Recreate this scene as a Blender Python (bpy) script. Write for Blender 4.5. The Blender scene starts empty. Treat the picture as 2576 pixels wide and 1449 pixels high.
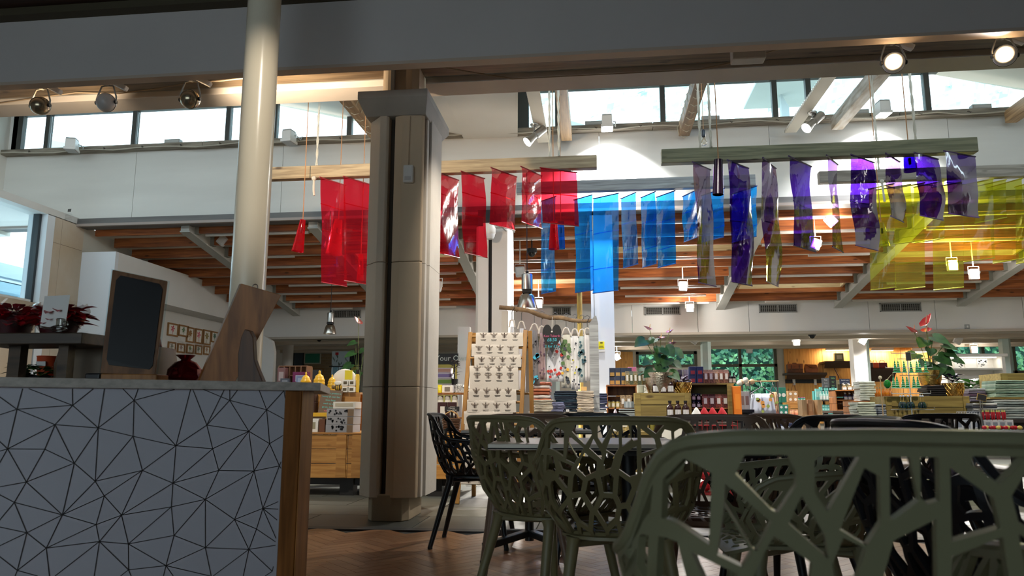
import bpy, bmesh, math, random
from mathutils import Vector, Matrix
from mathutils.geometry import delaunay_2d_cdt
random.seed(7)
R = math.radians
S = bpy.context.scene
COL = S.collection

# ------------------------------------------------------------------ camera
F, CX, CY, EYE = 1860.0, 1288.0, 724.5, 0.845
PITCH, YAW = math.atan(305.5 / F), R(6.5)
cam_d = bpy.data.cameras.new('camera')
cam_d.sensor_width = 36.0
cam_d.lens = F / 2576.0 * 36.0
cam_d.clip_start = 0.05
cam_d.clip_end = 200
cam = bpy.data.objects.new('camera', cam_d)
COL.objects.link(cam)
cam.location = (0, 0, EYE)
cam.rotation_euler = (math.pi / 2 + PITCH, 0, YAW)
S.camera = cam
cam_d.dof.use_dof = True
cam_d.dof.focus_distance = 7.0
cam_d.dof.aperture_fstop = 6.5

# ------------------------------------------------------------------ view, sky
S.view_settings.view_transform = 'Standard'
S.view_settings.look = 'None'
S.view_settings.gamma = 1
S.view_settings.use_curve_mapping = False
S.view_settings.exposure = 1.25
LAMP_GAIN = 2.0
S.cycles.max_bounces = 7
S.cycles.diffuse_bounces = 4
S.cycles.glossy_bounces = 3
S.cycles.transmission_bounces = 4
S.cycles.transparent_max_bounces = 28
S.cycles.sample_clamp_indirect = 4
S.cycles.sample_clamp_direct = 30
S.cycles.caustics_reflective = False
S.cycles.caustics_refractive = False
S.cycles.blur_glossy = 0.6
w = bpy.data.worlds.new('overcast sky')
S.world = w
w.use_nodes = True
w.node_tree.nodes['Background'].inputs[0].default_value = (0.74, 0.91, 1.0, 1)
w.node_tree.nodes['Background'].inputs[1].default_value = 1.7

CAMROT = cam.rotation_euler.to_matrix()
def ray(px, py):
    return CAMROT @ Vector(((px - CX) / F, -(py - CY) / F, -1))
def P(px, py, Y):
    v = ray(px, py); return v * (Y / v.y) + Vector((0, 0, EYE))
def PZ(px, py, z):
    v = ray(px, py); return v * ((z - EYE) / v.z) + Vector((0, 0, EYE))
def PX(px, py, x):
    v = ray(px, py); return v * (x / v.x) + Vector((0, 0, EYE))

# ------------------------------------------------------------------ materials
def s2l(c):
    c = c / 255.0
    return c / 12.92 if c <= .04045 else ((c + .055) / 1.055) ** 2.4
def rgb(r, g, b):
    return (s2l(r), s2l(g), s2l(b), 1)
MATS = {}
def node(nt, t, **kw):
    n = nt.nodes.new(t)
    for k, v in kw.items():
        setattr(n, k, v)
    return n
def base(name):
    m = bpy.data.materials.new(name); m.use_nodes = True
    return m, m.node_tree, m.node_tree.nodes['Principled BSDF']
def M(name, c=None, rough=.55, metal=0.0, var=0.0, scale=6.0, bump=0.0, bscale=40.0, c2=None, stretch=None, per=0.0, spec=.5):
    """plain procedural surface: colour with slow noise variation, optional fine bump, optional variation per object"""
    if name in MATS:
        return MATS[name]
    m, nt, b = base(name)
    b.inputs['Roughness'].default_value = rough
    b.inputs['Metallic'].default_value = metal
    b.inputs['Specular IOR Level'].default_value = spec
    col = rgb(*c)
    b.inputs['Base Color'].default_value = col
    m.diffuse_color = col
    tc = node(nt, 'ShaderNodeTexCoord')
    src = tc.outputs['Object']
    if stretch:
        mp = node(nt, 'ShaderNodeMapping'); mp.inputs['Scale'].default_value = stretch
        nt.links.new(src, mp.inputs[0]); src = mp.outputs[0]
    last = None
    if var or c2:
        n = node(nt, 'ShaderNodeTexNoise'); n.inputs['Scale'].default_value = scale; n.inputs['Detail'].default_value = 5
        nt.links.new(src, n.inputs['Vector'])
        r = node(nt, 'ShaderNodeValToRGB')
        r.color_ramp.elements[0].position = .32; r.color_ramp.elements[1].position = .68
        lo = tuple(x * (1 - var) for x in col[:3]) + (1,)
        r.color_ramp.elements[0].color = rgb(*c2) if c2 else lo
        r.color_ramp.elements[1].color = col
        nt.links.new(n.outputs['Fac'], r.inputs[0]); last = r.outputs[0]
    if per:
        oi = node(nt, 'ShaderNodeObjectInfo')
        mr = node(nt, 'ShaderNodeMapRange'); mr.inputs['To Min'].default_value = 1 - per; mr.inputs['To Max'].default_value = 1 + per
        nt.links.new(oi.outputs['Random'], mr.inputs['Value'])
        hs = node(nt, 'ShaderNodeHueSaturation')
        nt.links.new(mr.outputs[0], hs.inputs['Value'])
        if last is None: hs.inputs['Color'].default_value = col
        else: nt.links.new(last, hs.inputs['Color'])
        last = hs.outputs[0]
    if last is not None:
        nt.links.new(last, b.inputs['Base Color'])
    if bump:
        n2 = node(nt, 'ShaderNodeTexNoise'); n2.inputs['Scale'].default_value = bscale; n2.inputs['Detail'].default_value = 4
        nt.links.new(src, n2.inputs['Vector'])
        bp = node(nt, 'ShaderNodeBump'); bp.inputs['Strength'].default_value = bump; bp.inputs['Distance'].default_value = .01
        nt.links.new(n2.outputs['Fac'], bp.inputs['Height']); nt.links.new(bp.outputs[0], b.inputs['Normal'])
    MATS[name] = m
    return m
def WOOD(name, c1, c2, axis=0, scale=2.2, rough=.5, per=.12, knots=True):
    """wood with grain along one axis, faint knots, and each piece a little different"""
    if name in MATS: return MATS[name]
    m, nt, b = base(name)
    b.inputs['Roughness'].default_value = rough
    m.diffuse_color = rgb(*c1)
    tc = node(nt, 'ShaderNodeTexCoord'); oi = node(nt, 'ShaderNodeObjectInfo')
    ad = node(nt, 'ShaderNodeVectorMath', operation='ADD')
    sc = node(nt, 'ShaderNodeVectorMath', operation='SCALE'); sc.inputs['Scale'].default_value = 40
    cb = node(nt, 'ShaderNodeCombineXYZ')
    for i in range(3): nt.links.new(oi.outputs['Random'], cb.inputs[i])
    nt.links.new(cb.outputs[0], sc.inputs[0]); nt.links.new(tc.outputs['Object'], ad.inputs[0]); nt.links.new(sc.outputs[0], ad.inputs[1])
    mp = node(nt, 'ShaderNodeMapping')
    s = [14, 14, 14]; s[axis] = .9
    mp.inputs['Scale'].default_value = s
    nt.links.new(ad.outputs[0], mp.inputs[0])
    n = node(nt, 'ShaderNodeTexNoise'); n.inputs['Scale'].default_value = scale; n.inputs['Detail'].default_value = 6; n.inputs['Distortion'].default_value = .6
    nt.links.new(mp.outputs[0], n.inputs['Vector'])
    r = node(nt, 'ShaderNodeValToRGB')
    r.color_ramp.elements[0].position = .35; r.color_ramp.elements[1].position = .66
    r.color_ramp.elements[0].color = rgb(*c2); r.color_ramp.elements[1].color = rgb(*c1)
    nt.links.new(n.outputs['Fac'], r.inputs[0]); last = r.outputs[0]
    if knots:
        mp2 = node(nt, 'ShaderNodeMapping'); s2 = [9, 9, 9]; s2[axis] = 3.2
        mp2.inputs['Scale'].default_value = s2; nt.links.new(ad.outputs[0], mp2.inputs[0])
        v = node(nt, 'ShaderNodeTexVoronoi'); v.inputs['Scale'].default_value = .8
        nt.links.new(mp2.outputs[0], v.inputs['Vector'])
        k = node(nt, 'ShaderNodeValToRGB'); k.color_ramp.elements[0].position = .07; k.color_ramp.elements[1].position = .15
        k.color_ramp.elements[0].color = (.22, .16, .12, 1); k.color_ramp.elements[1].color = (1, 1, 1, 1)
        nt.links.new(v.outputs['Distance'], k.inputs[0])
        mx = node(nt, 'ShaderNodeMix', data_type='RGBA', blend_type='MULTIPLY'); mx.inputs[0].default_value = .85
        nt.links.new(last, mx.inputs[6]); nt.links.new(k.outputs[0], mx.inputs[7]); last = mx.outputs[2]
    mr = node(nt, 'ShaderNodeMapRange'); mr.inputs['To Min'].default_value = 1 - per; mr.inputs['To Max'].default_value = 1 + per
    nt.links.new(oi.outputs['Random'], mr.inputs['Value'])
    hs = node(nt, 'ShaderNodeHueSaturation'); nt.links.new(mr.outputs[0], hs.inputs['Value']); nt.links.new(last, hs.inputs['Color'])
    nt.links.new(hs.outputs[0], b.inputs['Base Color'])
    bp = node(nt, 'ShaderNodeBump'); bp.inputs['Strength'].default_value = .12; bp.inputs['Distance'].default_value = .004
    nt.links.new(n.outputs['Fac'], bp.inputs['Height']); nt.links.new(bp.outputs[0], b.inputs['Normal'])
    MATS[name] = m
    return m
def EMIT(name, c, strength):
    if name in MATS: return MATS[name]
    m, nt, b = base(name)
    b.inputs['Base Color'].default_value = (.8, .8, .8, 1)
    b.inputs['Emission Color'].default_value = rgb(*c); b.inputs['Emission Strength'].default_value = strength
    m.diffuse_color = rgb(*c)
    MATS[name] = m; return m
def FILM(name, c, gloss=.07, bump=.25, haze=0.0):
    """thin coloured see-through plastic: tinted transparency under a clear glossy skin"""
    if name in MATS: return MATS[name]
    m = bpy.data.materials.new(name); m.use_nodes = True; nt = m.node_tree
    nt.nodes.clear(); m.diffuse_color = rgb(*c)
    out = node(nt, 'ShaderNodeOutputMaterial'); tr = node(nt, 'ShaderNodeBsdfTransparent'); gl = node(nt, 'ShaderNodeBsdfGlossy')
    tr.inputs[0].default_value = rgb(*c); gl.inputs['Roughness'].default_value = .06; gl.inputs['Color'].default_value = (.9, .9, .9, 1)
    tc = node(nt, 'ShaderNodeTexCoord'); mp = node(nt, 'ShaderNodeMapping'); mp.inputs['Scale'].default_value = (3, 3, .9)
    n = node(nt, 'ShaderNodeTexNoise'); n.inputs['Scale'].default_value = 2.2; n.inputs['Detail'].default_value = 2
    nt.links.new(tc.outputs['Object'], mp.inputs[0]); nt.links.new(mp.outputs[0], n.inputs['Vector'])
    bp = node(nt, 'ShaderNodeBump'); bp.inputs['Strength'].default_value = bump; bp.inputs['Distance'].default_value = .03
    nt.links.new(n.outputs['Fac'], bp.inputs['Height']); nt.links.new(bp.outputs[0], gl.inputs['Normal'])
    fr = node(nt, 'ShaderNodeLayerWeight'); fr.inputs['Blend'].default_value = .25
    mr = node(nt, 'ShaderNodeMapRange'); mr.inputs['To Min'].default_value = gloss * .2; mr.inputs['To Max'].default_value = gloss * 3
    nt.links.new(fr.outputs['Fresnel'], mr.inputs['Value'])
    mx = node(nt, 'ShaderNodeMixShader')
    thru = tr.outputs[0]
    if haze:
        tl = node(nt, 'ShaderNodeBsdfTranslucent'); df = node(nt, 'ShaderNodeBsdfDiffuse'); tl.inputs[0].default_value = df.inputs[0].default_value = rgb(*c)
        ms = node(nt, 'ShaderNodeMixShader'); mh = node(nt, 'ShaderNodeMixShader'); mh.inputs[0].default_value = haze
        nt.links.new(tl.outputs[0], ms.inputs[1]); nt.links.new(df.outputs[0], ms.inputs[2]); nt.links.new(thru, mh.inputs[1]); nt.links.new(ms.outputs[0], mh.inputs[2]); thru = mh.outputs[0]
    nt.links.new(mr.outputs[0], mx.inputs[0]); nt.links.new(thru, mx.inputs[1]); nt.links.new(gl.outputs[0], mx.inputs[2])
    nt.links.new(mx.outputs[0], out.inputs[0])
    MATS[name] = m; return m

# ------------------------------------------------------------------ mesh builder
KIDS = {}
class MB:
    def __init__(s): s.v = []; s.f = []
    def add(s, vs, fs):
        o = len(s.v); s.v += [tuple(v) for v in vs]; s.f += [tuple(i + o for i in f) for f in fs]; return s
    def box(s, x0, x1, y0, y1, z0, z1):
        return s.add([(x0,y0,z0),(x1,y0,z0),(x1,y1,z0),(x0,y1,z0),(x0,y0,z1),(x1,y0,z1),(x1,y1,z1),(x0,y1,z1)],
                     [(3,2,1,0),(4,5,6,7),(0,1,5,4),(1,2,6,5),(2,3,7,6),(3,0,4,7)])
    def cbox(s, c, d, m=None):
        x, y, z = [k / 2 for k in d]
        vs = [Vector(p) for p in [(-x,-y,-z),(x,-y,-z),(x,y,-z),(-x,y,-z),(-x,-y,z),(x,-y,z),(x,y,z),(-x,y,z)]]
        if m is not None: vs = [m @ p for p in vs]
        return s.add([p + Vector(c) for p in vs], [(3,2,1,0),(4,5,6,7),(0,1,5,4),(1,2,6,5),(2,3,7,6),(3,0,4,7)])
    def prism(s, poly, z0, z1):
        n = len(poly)
        vs = [(p[0], p[1], z0) for p in poly] + [(p[0], p[1], z1) for p in poly]
        return s.add(vs, [tuple(range(n - 1, -1, -1)), tuple(range(n, 2 * n))] + [(i, (i + 1) % n, n + (i + 1) % n, n + i) for i in range(n)])
    def slab(s, poly, d):
        """polygon of 3-D points pushed along vector d"""
        n = len(poly); d = Vector(d)
        vs = [Vector(p) for p in poly] + [Vector(p) + d for p in poly]
        return s.add(vs, [tuple(range(n)), tuple(range(2 * n - 1, n - 1, -1))] + [(i + n, (i + 1) % n + n, (i + 1) % n, i) for i in range(n)])
    def bar(s, a, b, w, h, up=(0, 0, 1)):
        a, b = Vector(a), Vector(b); d = (b - a).normalized(); up = Vector(up)
        if abs(d.dot(up)) > .99: up = Vector((0, 1, 0))
        x = d.cross(up).normalized() * w / 2; z = x.cross(d).normalized() * h / 2
        return s.add([a-x-z, a+x-z, a+x+z, a-x+z, b-x-z, b+x-z, b+x+z, b-x+z],
                     [(0,1,2,3),(7,6,5,4),(0,4,5,1),(1,5,6,2),(2,6,7,3),(3,7,4,0)])
    def tube(s, pts, r, n=6, caps=True):
        pts = [Vector(p) for p in pts]; k = len(pts)
        rs = r if isinstance(r, (list, tuple)) else [r] * k
        o = len(s.v); prev = None
        for i, p in enumerate(pts):
            d = (pts[min(i + 1, k - 1)] - pts[max(i - 1, 0)]).normalized()
            if prev is None:
                u = d.orthogonal().normalized()
            else:
                u = (prev - d * prev.dot(d)).normalized()
            prev = u; v = d.cross(u)
            for j in range(n):
                a = 2 * math.pi * j / n
                s.v.append(tuple(p + (u * math.cos(a) + v * math.sin(a)) * rs[i]))
        for i in range(k - 1):
            for j in range(n):
                a, b = o + i * n + j, o + i * n + (j + 1) % n
                s.f.append((a, b, b + n, a + n))
        if caps:
            s.f.append(tuple(o + j for j in range(n - 1, -1, -1))); s.f.append(tuple(o + (k - 1) * n + j for j in range(n)))
        return s
    def lathe(s, prof, n=16, c=(0, 0, 0), m=None):
        """profile of (r, z) turned about z; a radius of 0 closes to a point"""
        o = len(s.v); c = Vector(c); rings = []
        for r, z in prof:
            if r <= 1e-6:
                p = Vector((0, 0, z)); p = m @ p if m is not None else p
                s.v.append(tuple(p + c)); rings.append([len(s.v) - 1])
            else:
                ring = []
                for j in range(n):
                    a = 2 * math.pi * j / n
                    p = Vector((r * math.cos(a), r * math.sin(a), z)); p = m @ p if m is not None else p
                    s.v.append(tuple(p + c)); ring.append(len(s.v) - 1)
                rings.append(ring)
        for a, b in zip(rings, rings[1:]):
            for j in range(n):
                k = (j + 1) % n
                if len(a) == 1 and len(b) == 1: continue
                if len(a) == 1: s.f.append((a[0], b[k], b[j]))
                elif len(b) == 1: s.f.append((a[j], a[k], b[0]))
                else: s.f.append((a[j], a[k], b[k], b[j]))
        if len(rings[0]) > 1: s.f.append(tuple(reversed(rings[0])))
        if len(rings[-1]) > 1: s.f.append(tuple(rings[-1]))
        return s
    def ball(s, c, r, n=12, k=8, sq=(1, 1, 1)):
        m = Matrix.Diagonal(sq).to_3x3()
        return s.lathe([(r * math.sin(math.pi * i / k), -r * math.cos(math.pi * i / k)) for i in range(k + 1)], n, c, m)
    def mesh(s, name):
        me = bpy.data.meshes.new(name); me.from_pydata(s.v, [], s.f); me.update(); return me
    def build(s, name, mat=None, parent=None, smooth=False, bevel=0.0, world=False, kind=None, label=None, angle=40):
        me = s.mesh(name)
        if world and parent is not None:
            me.transform(parent.matrix_basis.inverted())
        if mat is not None:
            for x in (mat if isinstance(mat, (list, tuple)) else [mat]): me.materials.append(x)
        if smooth:
            me.polygons.foreach_set('use_smooth', [True] * len(me.polygons))
            try: me.set_sharp_from_angle(angle=R(angle))
            except Exception: pass
        o = bpy.data.objects.new(name, me); COL.objects.link(o)
        if parent is not None:
            o.parent = parent; KIDS.setdefault(parent.name, []).append(o)
        if bevel:
            b = o.modifiers.new('bevel', 'BEVEL'); b.width = bevel; b.segments = 2; b.limit_method = 'ANGLE'
        if kind: o['kind'] = kind
        if label: o['label'] = label
        return o
def tag(o, label, cat=None, group=None, kind=None):
    o['label'] = label
    if cat: o['category'] = cat
    if group: o['group'] = group
    if kind: o['kind'] = kind
    return o
def thing(name, label, cat, loc=(0, 0, 0), rotz=0.0, group=None, kind=None):
    o = bpy.data.objects.new(name, None); COL.objects.link(o)
    o.empty_display_size = .1
    o.location = loc; o.rotation_euler = (0, 0, rotz)
    o.matrix_basis = Matrix.Translation(Vector(loc)) @ Matrix.Rotation(rotz, 4, 'Z')
    return tag(o, label, cat, group, kind)
def struct(name, label, loc=(0, 0, 0)):
    o = bpy.data.objects.new(name, None); COL.objects.link(o); o.empty_display_size = .1
    o.location = loc; o['kind'] = 'structure'; o['label'] = label
    return o
def dup(root, loc=None, rotz=None, label=None, group=None, mats=None, scale=None):
    """copy of a thing with copies of its parts and their sub-parts, sharing mesh data"""
    def cp(o, parent):
        c = o.copy(); COL.objects.link(c)
        if parent is not None:
            c.parent = parent; KIDS.setdefault(parent.name, []).append(c)
        if mats and c.type == 'MESH' and len(c.data.materials) and c.data.materials[0].name in mats:
            c.material_slots[0].link = 'OBJECT'; c.material_slots[0].material = mats[c.data.materials[0].name]
        for ch in list(KIDS.get(o.name, ())): cp(ch, c)
        return c
    r = cp(root, None)
    if loc is not None: r.location = loc
    if rotz is not None: r.rotation_euler = (0, 0, rotz)
    if scale is not None: r.scale = scale
    if label: r['label'] = label
    if group: r['group'] = group
    return r
def piece(src, name, loc, parent, rotz=0.0, mat=None):
    """one more copy of a small piece, sharing its mesh"""
    o = bpy.data.objects.new(name, src); COL.objects.link(o); o.location = loc; o.rotation_euler = (0, 0, rotz)
    o.parent = parent; KIDS.setdefault(parent.name, []).append(o)
    if mat is not None:
        o.material_slots[0].link = 'OBJECT'; o.material_slots[0].material = mat
    return o
def lamp(kind, name, parent, loc, power, color, **kw):
    d = bpy.data.lights.new(name, kind); d.energy = power * (LAMP_GAIN if 'ball' not in name else .7); d.color = color
    for k, v in kw.items(): setattr(d, k, v)
    o = bpy.data.objects.new(name, d); COL.objects.link(o); o.location = loc
    if parent is not None: o.parent = parent; KIDS.setdefault(parent.name, []).append(o)
    return o
def aim(o, d):
    o.rotation_euler = Vector(d).to_track_quat('-Z', 'Y').to_euler()
ORD = ['first', 'second', 'third', 'fourth', 'fifth', 'sixth', 'seventh', 'eighth', 'ninth', 'tenth', 'eleventh', 'twelfth',
       'thirteenth', 'fourteenth', 'fifteenth', 'sixteenth', 'seventeenth', 'eighteenth', 'nineteenth', 'twentieth']

# ------------------------------------------------------------------ shared materials
WHITE = M('white painted plaster', (222, 219, 214), .7, var=.06, scale=1.5, bump=.06, bscale=30)
DIRTYWHITE = M('stained white boarding', (214, 212, 206), .7, var=.12, scale=.9, stretch=(.4, 1, 3))
OFFWHITE = M('cream painted timber', (196, 192, 184), .6, var=.08, scale=4)
GREYPAINT = M('grey painted steel', (152, 152, 148), .5, var=.06, scale=4)
CONC = M('stained concrete', (168, 150, 124), .85, var=.22, scale=2.5, bump=.25, bscale=25)
CONCPALE = M('pale limewashed concrete', (196, 190, 182), .8, var=.12, scale=3, bump=.15, bscale=25)
SILLWOOD = M('weathered grey sill timber', (150, 142, 128), .8, c2=(96, 88, 76), scale=2.5, stretch=(1, 6, 8))
DARKFRAME = M('dark grey window frame', (62, 62, 58), .6, var=.1)
BLACK = M('black painted metal', (20, 20, 23), .45)
STEEL = M('brushed steel', (176, 174, 170), .3, 1.0)
CHROME = M('polished chrome', (200, 198, 194), .12, 1.0)
WPLASTIC = M('white plastic', (218, 216, 212), .4)
ROPE = M('pale twisted rope', (205, 200, 186), .9, bump=.6, bscale=160)
TWINE = M('orange twine', (172, 124, 84), .8)
PINE = WOOD('pine boards', (196, 146, 78), (160, 108, 50), 0)
PINEV = WOOD('upright pine', (176, 124, 64), (132, 86, 40), 2, knots=False)
JOIST = WOOD('stained red pine joist', (182, 106, 52), (132, 70, 32), 0, per=.18)
OAK = WOOD('oak grain', (172, 110, 56), (126, 78, 36), 2, knots=False)
OAKTAN = WOOD('light oak edge', (172, 118, 62), (138, 90, 44), 2, knots=False)
GREENPINE = WOOD('treated greenish pine', (150, 132, 72), (116, 98, 50), 0)
OLDBEAM = WOOD('weathered green timber', (160, 160, 130), (116, 118, 94), 0)
TANBEAM = WOOD('old tan timber', (180, 160, 126), (138, 118, 90), 0)
GREYBEAM = WOOD('silvered timber', (164, 168, 170), (126, 128, 130), 0)
PAPER = M('white card', (226, 224, 220), .8)
DARKGREY = M('charcoal slate', (40, 40, 42), .8, var=.1)
GOLD = M('hammered gold', (202, 164, 92), .25, 1.0, bump=.5, bscale=60)
SILVERG = M('hammered champagne metal', (206, 190, 166), .22, 1.0, bump=.5, bscale=70)
LEAFMAT = M('glossy green leaf', (40, 80, 30), .55, spec=.2, c2=(20, 46, 18), scale=12)
LEAFPALE = M('pale green leaf', (88, 140, 58), .45, c2=(52, 96, 36), scale=10)
def CM(c, rough=.6, metal=0.0):
    return M('colour %d %d %d %s' % (c[0], c[1], c[2], 'metal' if metal else ('gloss' if rough < .35 else 'matt')), c, rough, metal)
GLASS = None
def glass():
    if 'clear pane' in MATS: return MATS['clear pane']
    return FILM('clear pane', (240, 248, 250), .06, 0)
# ================================================================== STRUCTURE
YL, ZL, YW, YB, YF = 5.0, 3.385, 10.8, 15.5, 19.6
XL, XR, XQ = -8.29, 9.6, 12.6            # shop side walls
ZFB, ZFT, ZS, ZW = 3.79, 4.97, 5.08, 5.75
ZB0, ZB1 = 2.39, 2.98
def ceil_z(y): return 3.79 - .172 * (y - YW)      # underside of the sloping deck

# ---- floor: herringbone parquet in front, grey slabs behind
floor = MB().box(-7.2, XQ, -5.2, YF + .2, -.12, -.012).build('floor', M('dark floor screed', (58, 56, 52), .8))
tag(floor, 'floor of warm herringbone parquet meeting grey stone slabs', kind='structure')
floor2 = MB().box(-8.4, -7.2, 5.0, YF + .2, -.12, -.012).build('floor_edge', MATS['dark floor screed'], floor)
PARQ = [WOOD('parquet block %d' % i, a, b, 0, rough=.3, per=.10, knots=False) for i, (a, b) in enumerate([((164, 122, 90), (142, 102, 72)), ((176, 134, 102), (152, 112, 82)), ((150, 108, 78), (130, 90, 64))])]
YEDGE = 5.43
bl, bw = .30, .075
blk = MB().box(-bl / 2 + .001, bl / 2 - .001, -bw / 2 + .001, bw / 2 - .001, -.012, 0).mesh('parquet_block')
blk.materials.append(PARQ[0])
cand = []
c45, s45 = math.cos(R(45)), math.sin(R(45))
for k in range(-90, 90):
    for m in range(-16, 17):
        for (cx, cy, hor) in ((k + 8 * m + 2, k + .5, 0), (k + 4 + 8 * m + .5, k - 3 + 2, 1)):
            x, y = cx * bw, cy * bw
            wx, wy = x * c45 - y * s45, x * s45 + y * c45 + 3
            if -3.0 < wx < 4.2 and .4 < wy < YEDGE - .13:
                cand.append((wx, wy, hor))
def inview(x, y):
    v = CAMROT.transposed() @ (Vector((x, y, 0)) - Vector((0, 0, EYE)))
    px, py = CX + F * v.x / -v.z, CY - F * v.y / -v.z
    return -40 < px < 2620 and py < 1480
vis = [c for c in cand if inview(c[0], c[1]) and not (c[0] < -.75 and c[1] < 4.2 and c[0] < -.28 * c[1])]
vis.sort(key=lambda c: (abs(c[0] + .35) * .8 + abs(c[1] - 4.6)))
for i, c in enumerate(vis[:298]):
    piece(blk, 'parquet_block', (c[0], c[1], 0), floor, R(45 + 90 * c[2]), PARQ[random.choice((0, 0, 1, 1, 2))])
keep = set(vis[:298])
mb = MB()
for c in cand:
    if c not in keep:
        mb.cbox((c[0], c[1], -.006), (bl - .002, bw - .002, .012), Matrix.Rotation(R(45 + 90 * c[2]), 3, 'Z'))
mb.build('parquet', WOOD('parquet field', (164, 122, 90), (142, 102, 72), 0, rough=.3, knots=False), floor, kind='stuff')
STONE = [M('grey stone slab %d' % i, c, .42, var=.18, scale=3, bump=.1) for i, c in enumerate([(92, 94, 88), (100, 101, 93), (84, 87, 83)])]
tl, td = .90, .60
slab = MB().box(-tl / 2 + .004, tl / 2 - .004, -td / 2 + .004, td / 2 - .004, -.012, 0).mesh('stone_slab')
slab.materials.append(STONE[0])
piece(MB().box(-4.0, 4.4, YEDGE - .1, YEDGE + .0, -.012, .001).mesh('threshold_strip'), 'threshold_strip', (0, 0, 0), floor)
KIDS[floor.name][-1].data.materials.append(M('dark slate threshold', (70, 70, 72), .5, var=.1))
n = 0
for j in range(0, 24):
    y = YEDGE + td / 2 + j * td
    for i in range(-9, 11):
        x = i * tl + (tl / 2 if j % 2 else 0)
        if -8.2 < x < 9.2 and y < 19.4:
            if n < 280: piece(slab, 'stone_slab', (x, y, 0), floor, 0, random.choice(STONE)); n += 1
rest = MB().box(-8.2, XQ, YEDGE + td * 15, YF, -.012, -.001).build('far_slabs', STONE[0], floor, kind='stuff')

# ---- cafe ceiling, deep front beam with its boarded soffit, back beam
cc = MB().box(-7.2, 8.2, -5.2, YL + .9, 3.96, 4.1).build('ceiling', WOOD('dark cafe ceiling boards', (74, 44, 34), (48, 28, 22), 0, per=.0))
tag(cc, 'dark wooden ceiling over the cafe tables', kind='structure')
mb = MB()
for i in range(14):
    mb.box(-7.2, 8.2, YL - .35 - i * .4, YL - .31 - i * .4, 3.93, 3.96)
mb.build('cover_strip', WOOD('dark cafe ceiling strip', (60, 38, 30), (40, 24, 20), 0, per=0, knots=False), cc, kind='stuff')
MB().box(-7.2, 8.2, YL - .1, YL, 3.90, 3.96).build('edge_trim', M('olive edge trim', (74, 66, 48), .7), cc)  # narrow trim of one even olive colour along the ceiling edge
fb = MB().box(-7.2, 8.2, YL, YL + .07, ZL, 3.96).build('beam', M('front beam paint', (206, 198, 194), .75, var=.08, scale=.8, bump=.05), None)
tag(fb, 'deep painted beam spanning the room above the cafe', kind='structure')
MB().box(-7.2, 8.2, YL - .012, YL + .08, ZL - .025, ZL).build('bottom_lip', M('beam lip', (196, 176, 158), .7), fb)
sof = struct('soffit', 'row of brown boards closing the gap behind the front beam')
SOFW = WOOD('soffit boards', (126, 108, 84), (92, 76, 56), 0)
for i in range(5):
    y0 = YL + .09 + i * .2
    for x0, x1 in ((-7.2, -2.9), (-2.9, 1.2), (1.2, 5.0), (5.0, 8.2)):
        MB().box(x0 + .003, x1 - .003, y0, y0 + .197, 3.78, 3.81).build('plank', SOFW, sof)
bb = MB().box(-9.8, 8.2, 6.15, 6.42, 3.74, 4.05).build('beam', M('back beam paint', (198, 190, 180), .7, var=.12, scale=2, bump=.05), None)
tag(bb, 'grey painted beam behind the brown boards, under the roof light', kind='structure')
MB().box(-9.8, 8.2, 6.115, 6.15, 3.80, 3.84).build('ledge', GREYPAINT, bb)

# ---- lantern: two saw-tooth roof lights between the cafe and the shop
lan = struct('roof', 'white saw-tooth roof of the two lanterns')
LANW = M('white lantern lining', (226, 222, 214), .75, var=.05, scale=1.2)
Y0, Y1 = 6.3, 11.05
mb = MB()
def roofpoly(pts, th=.1):
    o = len(mb.v)
    for (x0, z0), (x1, z1) in zip(pts, pts[1:]):
        mb.slab([(x0, Y0, z0), (x1, Y0, z0 + (z1 - z0)), (x1, Y1, z1), (x0, Y1, z0)], (0, 0, th))
roofpoly([(-9.8, 5.86), (-5.15, 5.86)]); roofpoly([(-5.15, 5.80), (-1.95, 4.99)])
mb.slab([(-1.96, Y0, 4.985), (-.655, Y0, 4.985), (-1.17, Y1, 4.985), (-1.96, Y1, 4.985)], (0, 0, .1))
roofpoly([(-1.3, 5.86), (5.05, 5.86)]); roofpoly([(5.05, 5.80), (8.2, 4.99)]); roofpoly([(8.2, 4.985), (10, 4.985)])
mb.slab([(-.665, Y0, 4.99), (-1.18, Y1, 4.99), (-1.18, Y1, 5.9), (-.665, Y0, 5.9)], (-.1, 0, 0))
mb.box(-9.9, -9.72, Y0, Y1, 3.7, 5.96)
mb.box(9.9, 10, Y0, Y1, 3.7, 5.96)
# near side above the back beam, unseen opening added to light the fascia
for x0, x1 in ((-9.8, -5.2), (-1.16, 5.05)):
    mb.box(x0, x1, Y0, Y0 + .1, 5.75, 5.88)
mb.box(-9.8, 10, Y0, Y0 + .1, 4.05, 4.45)
mb.build('lining', LANW, lan)
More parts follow.
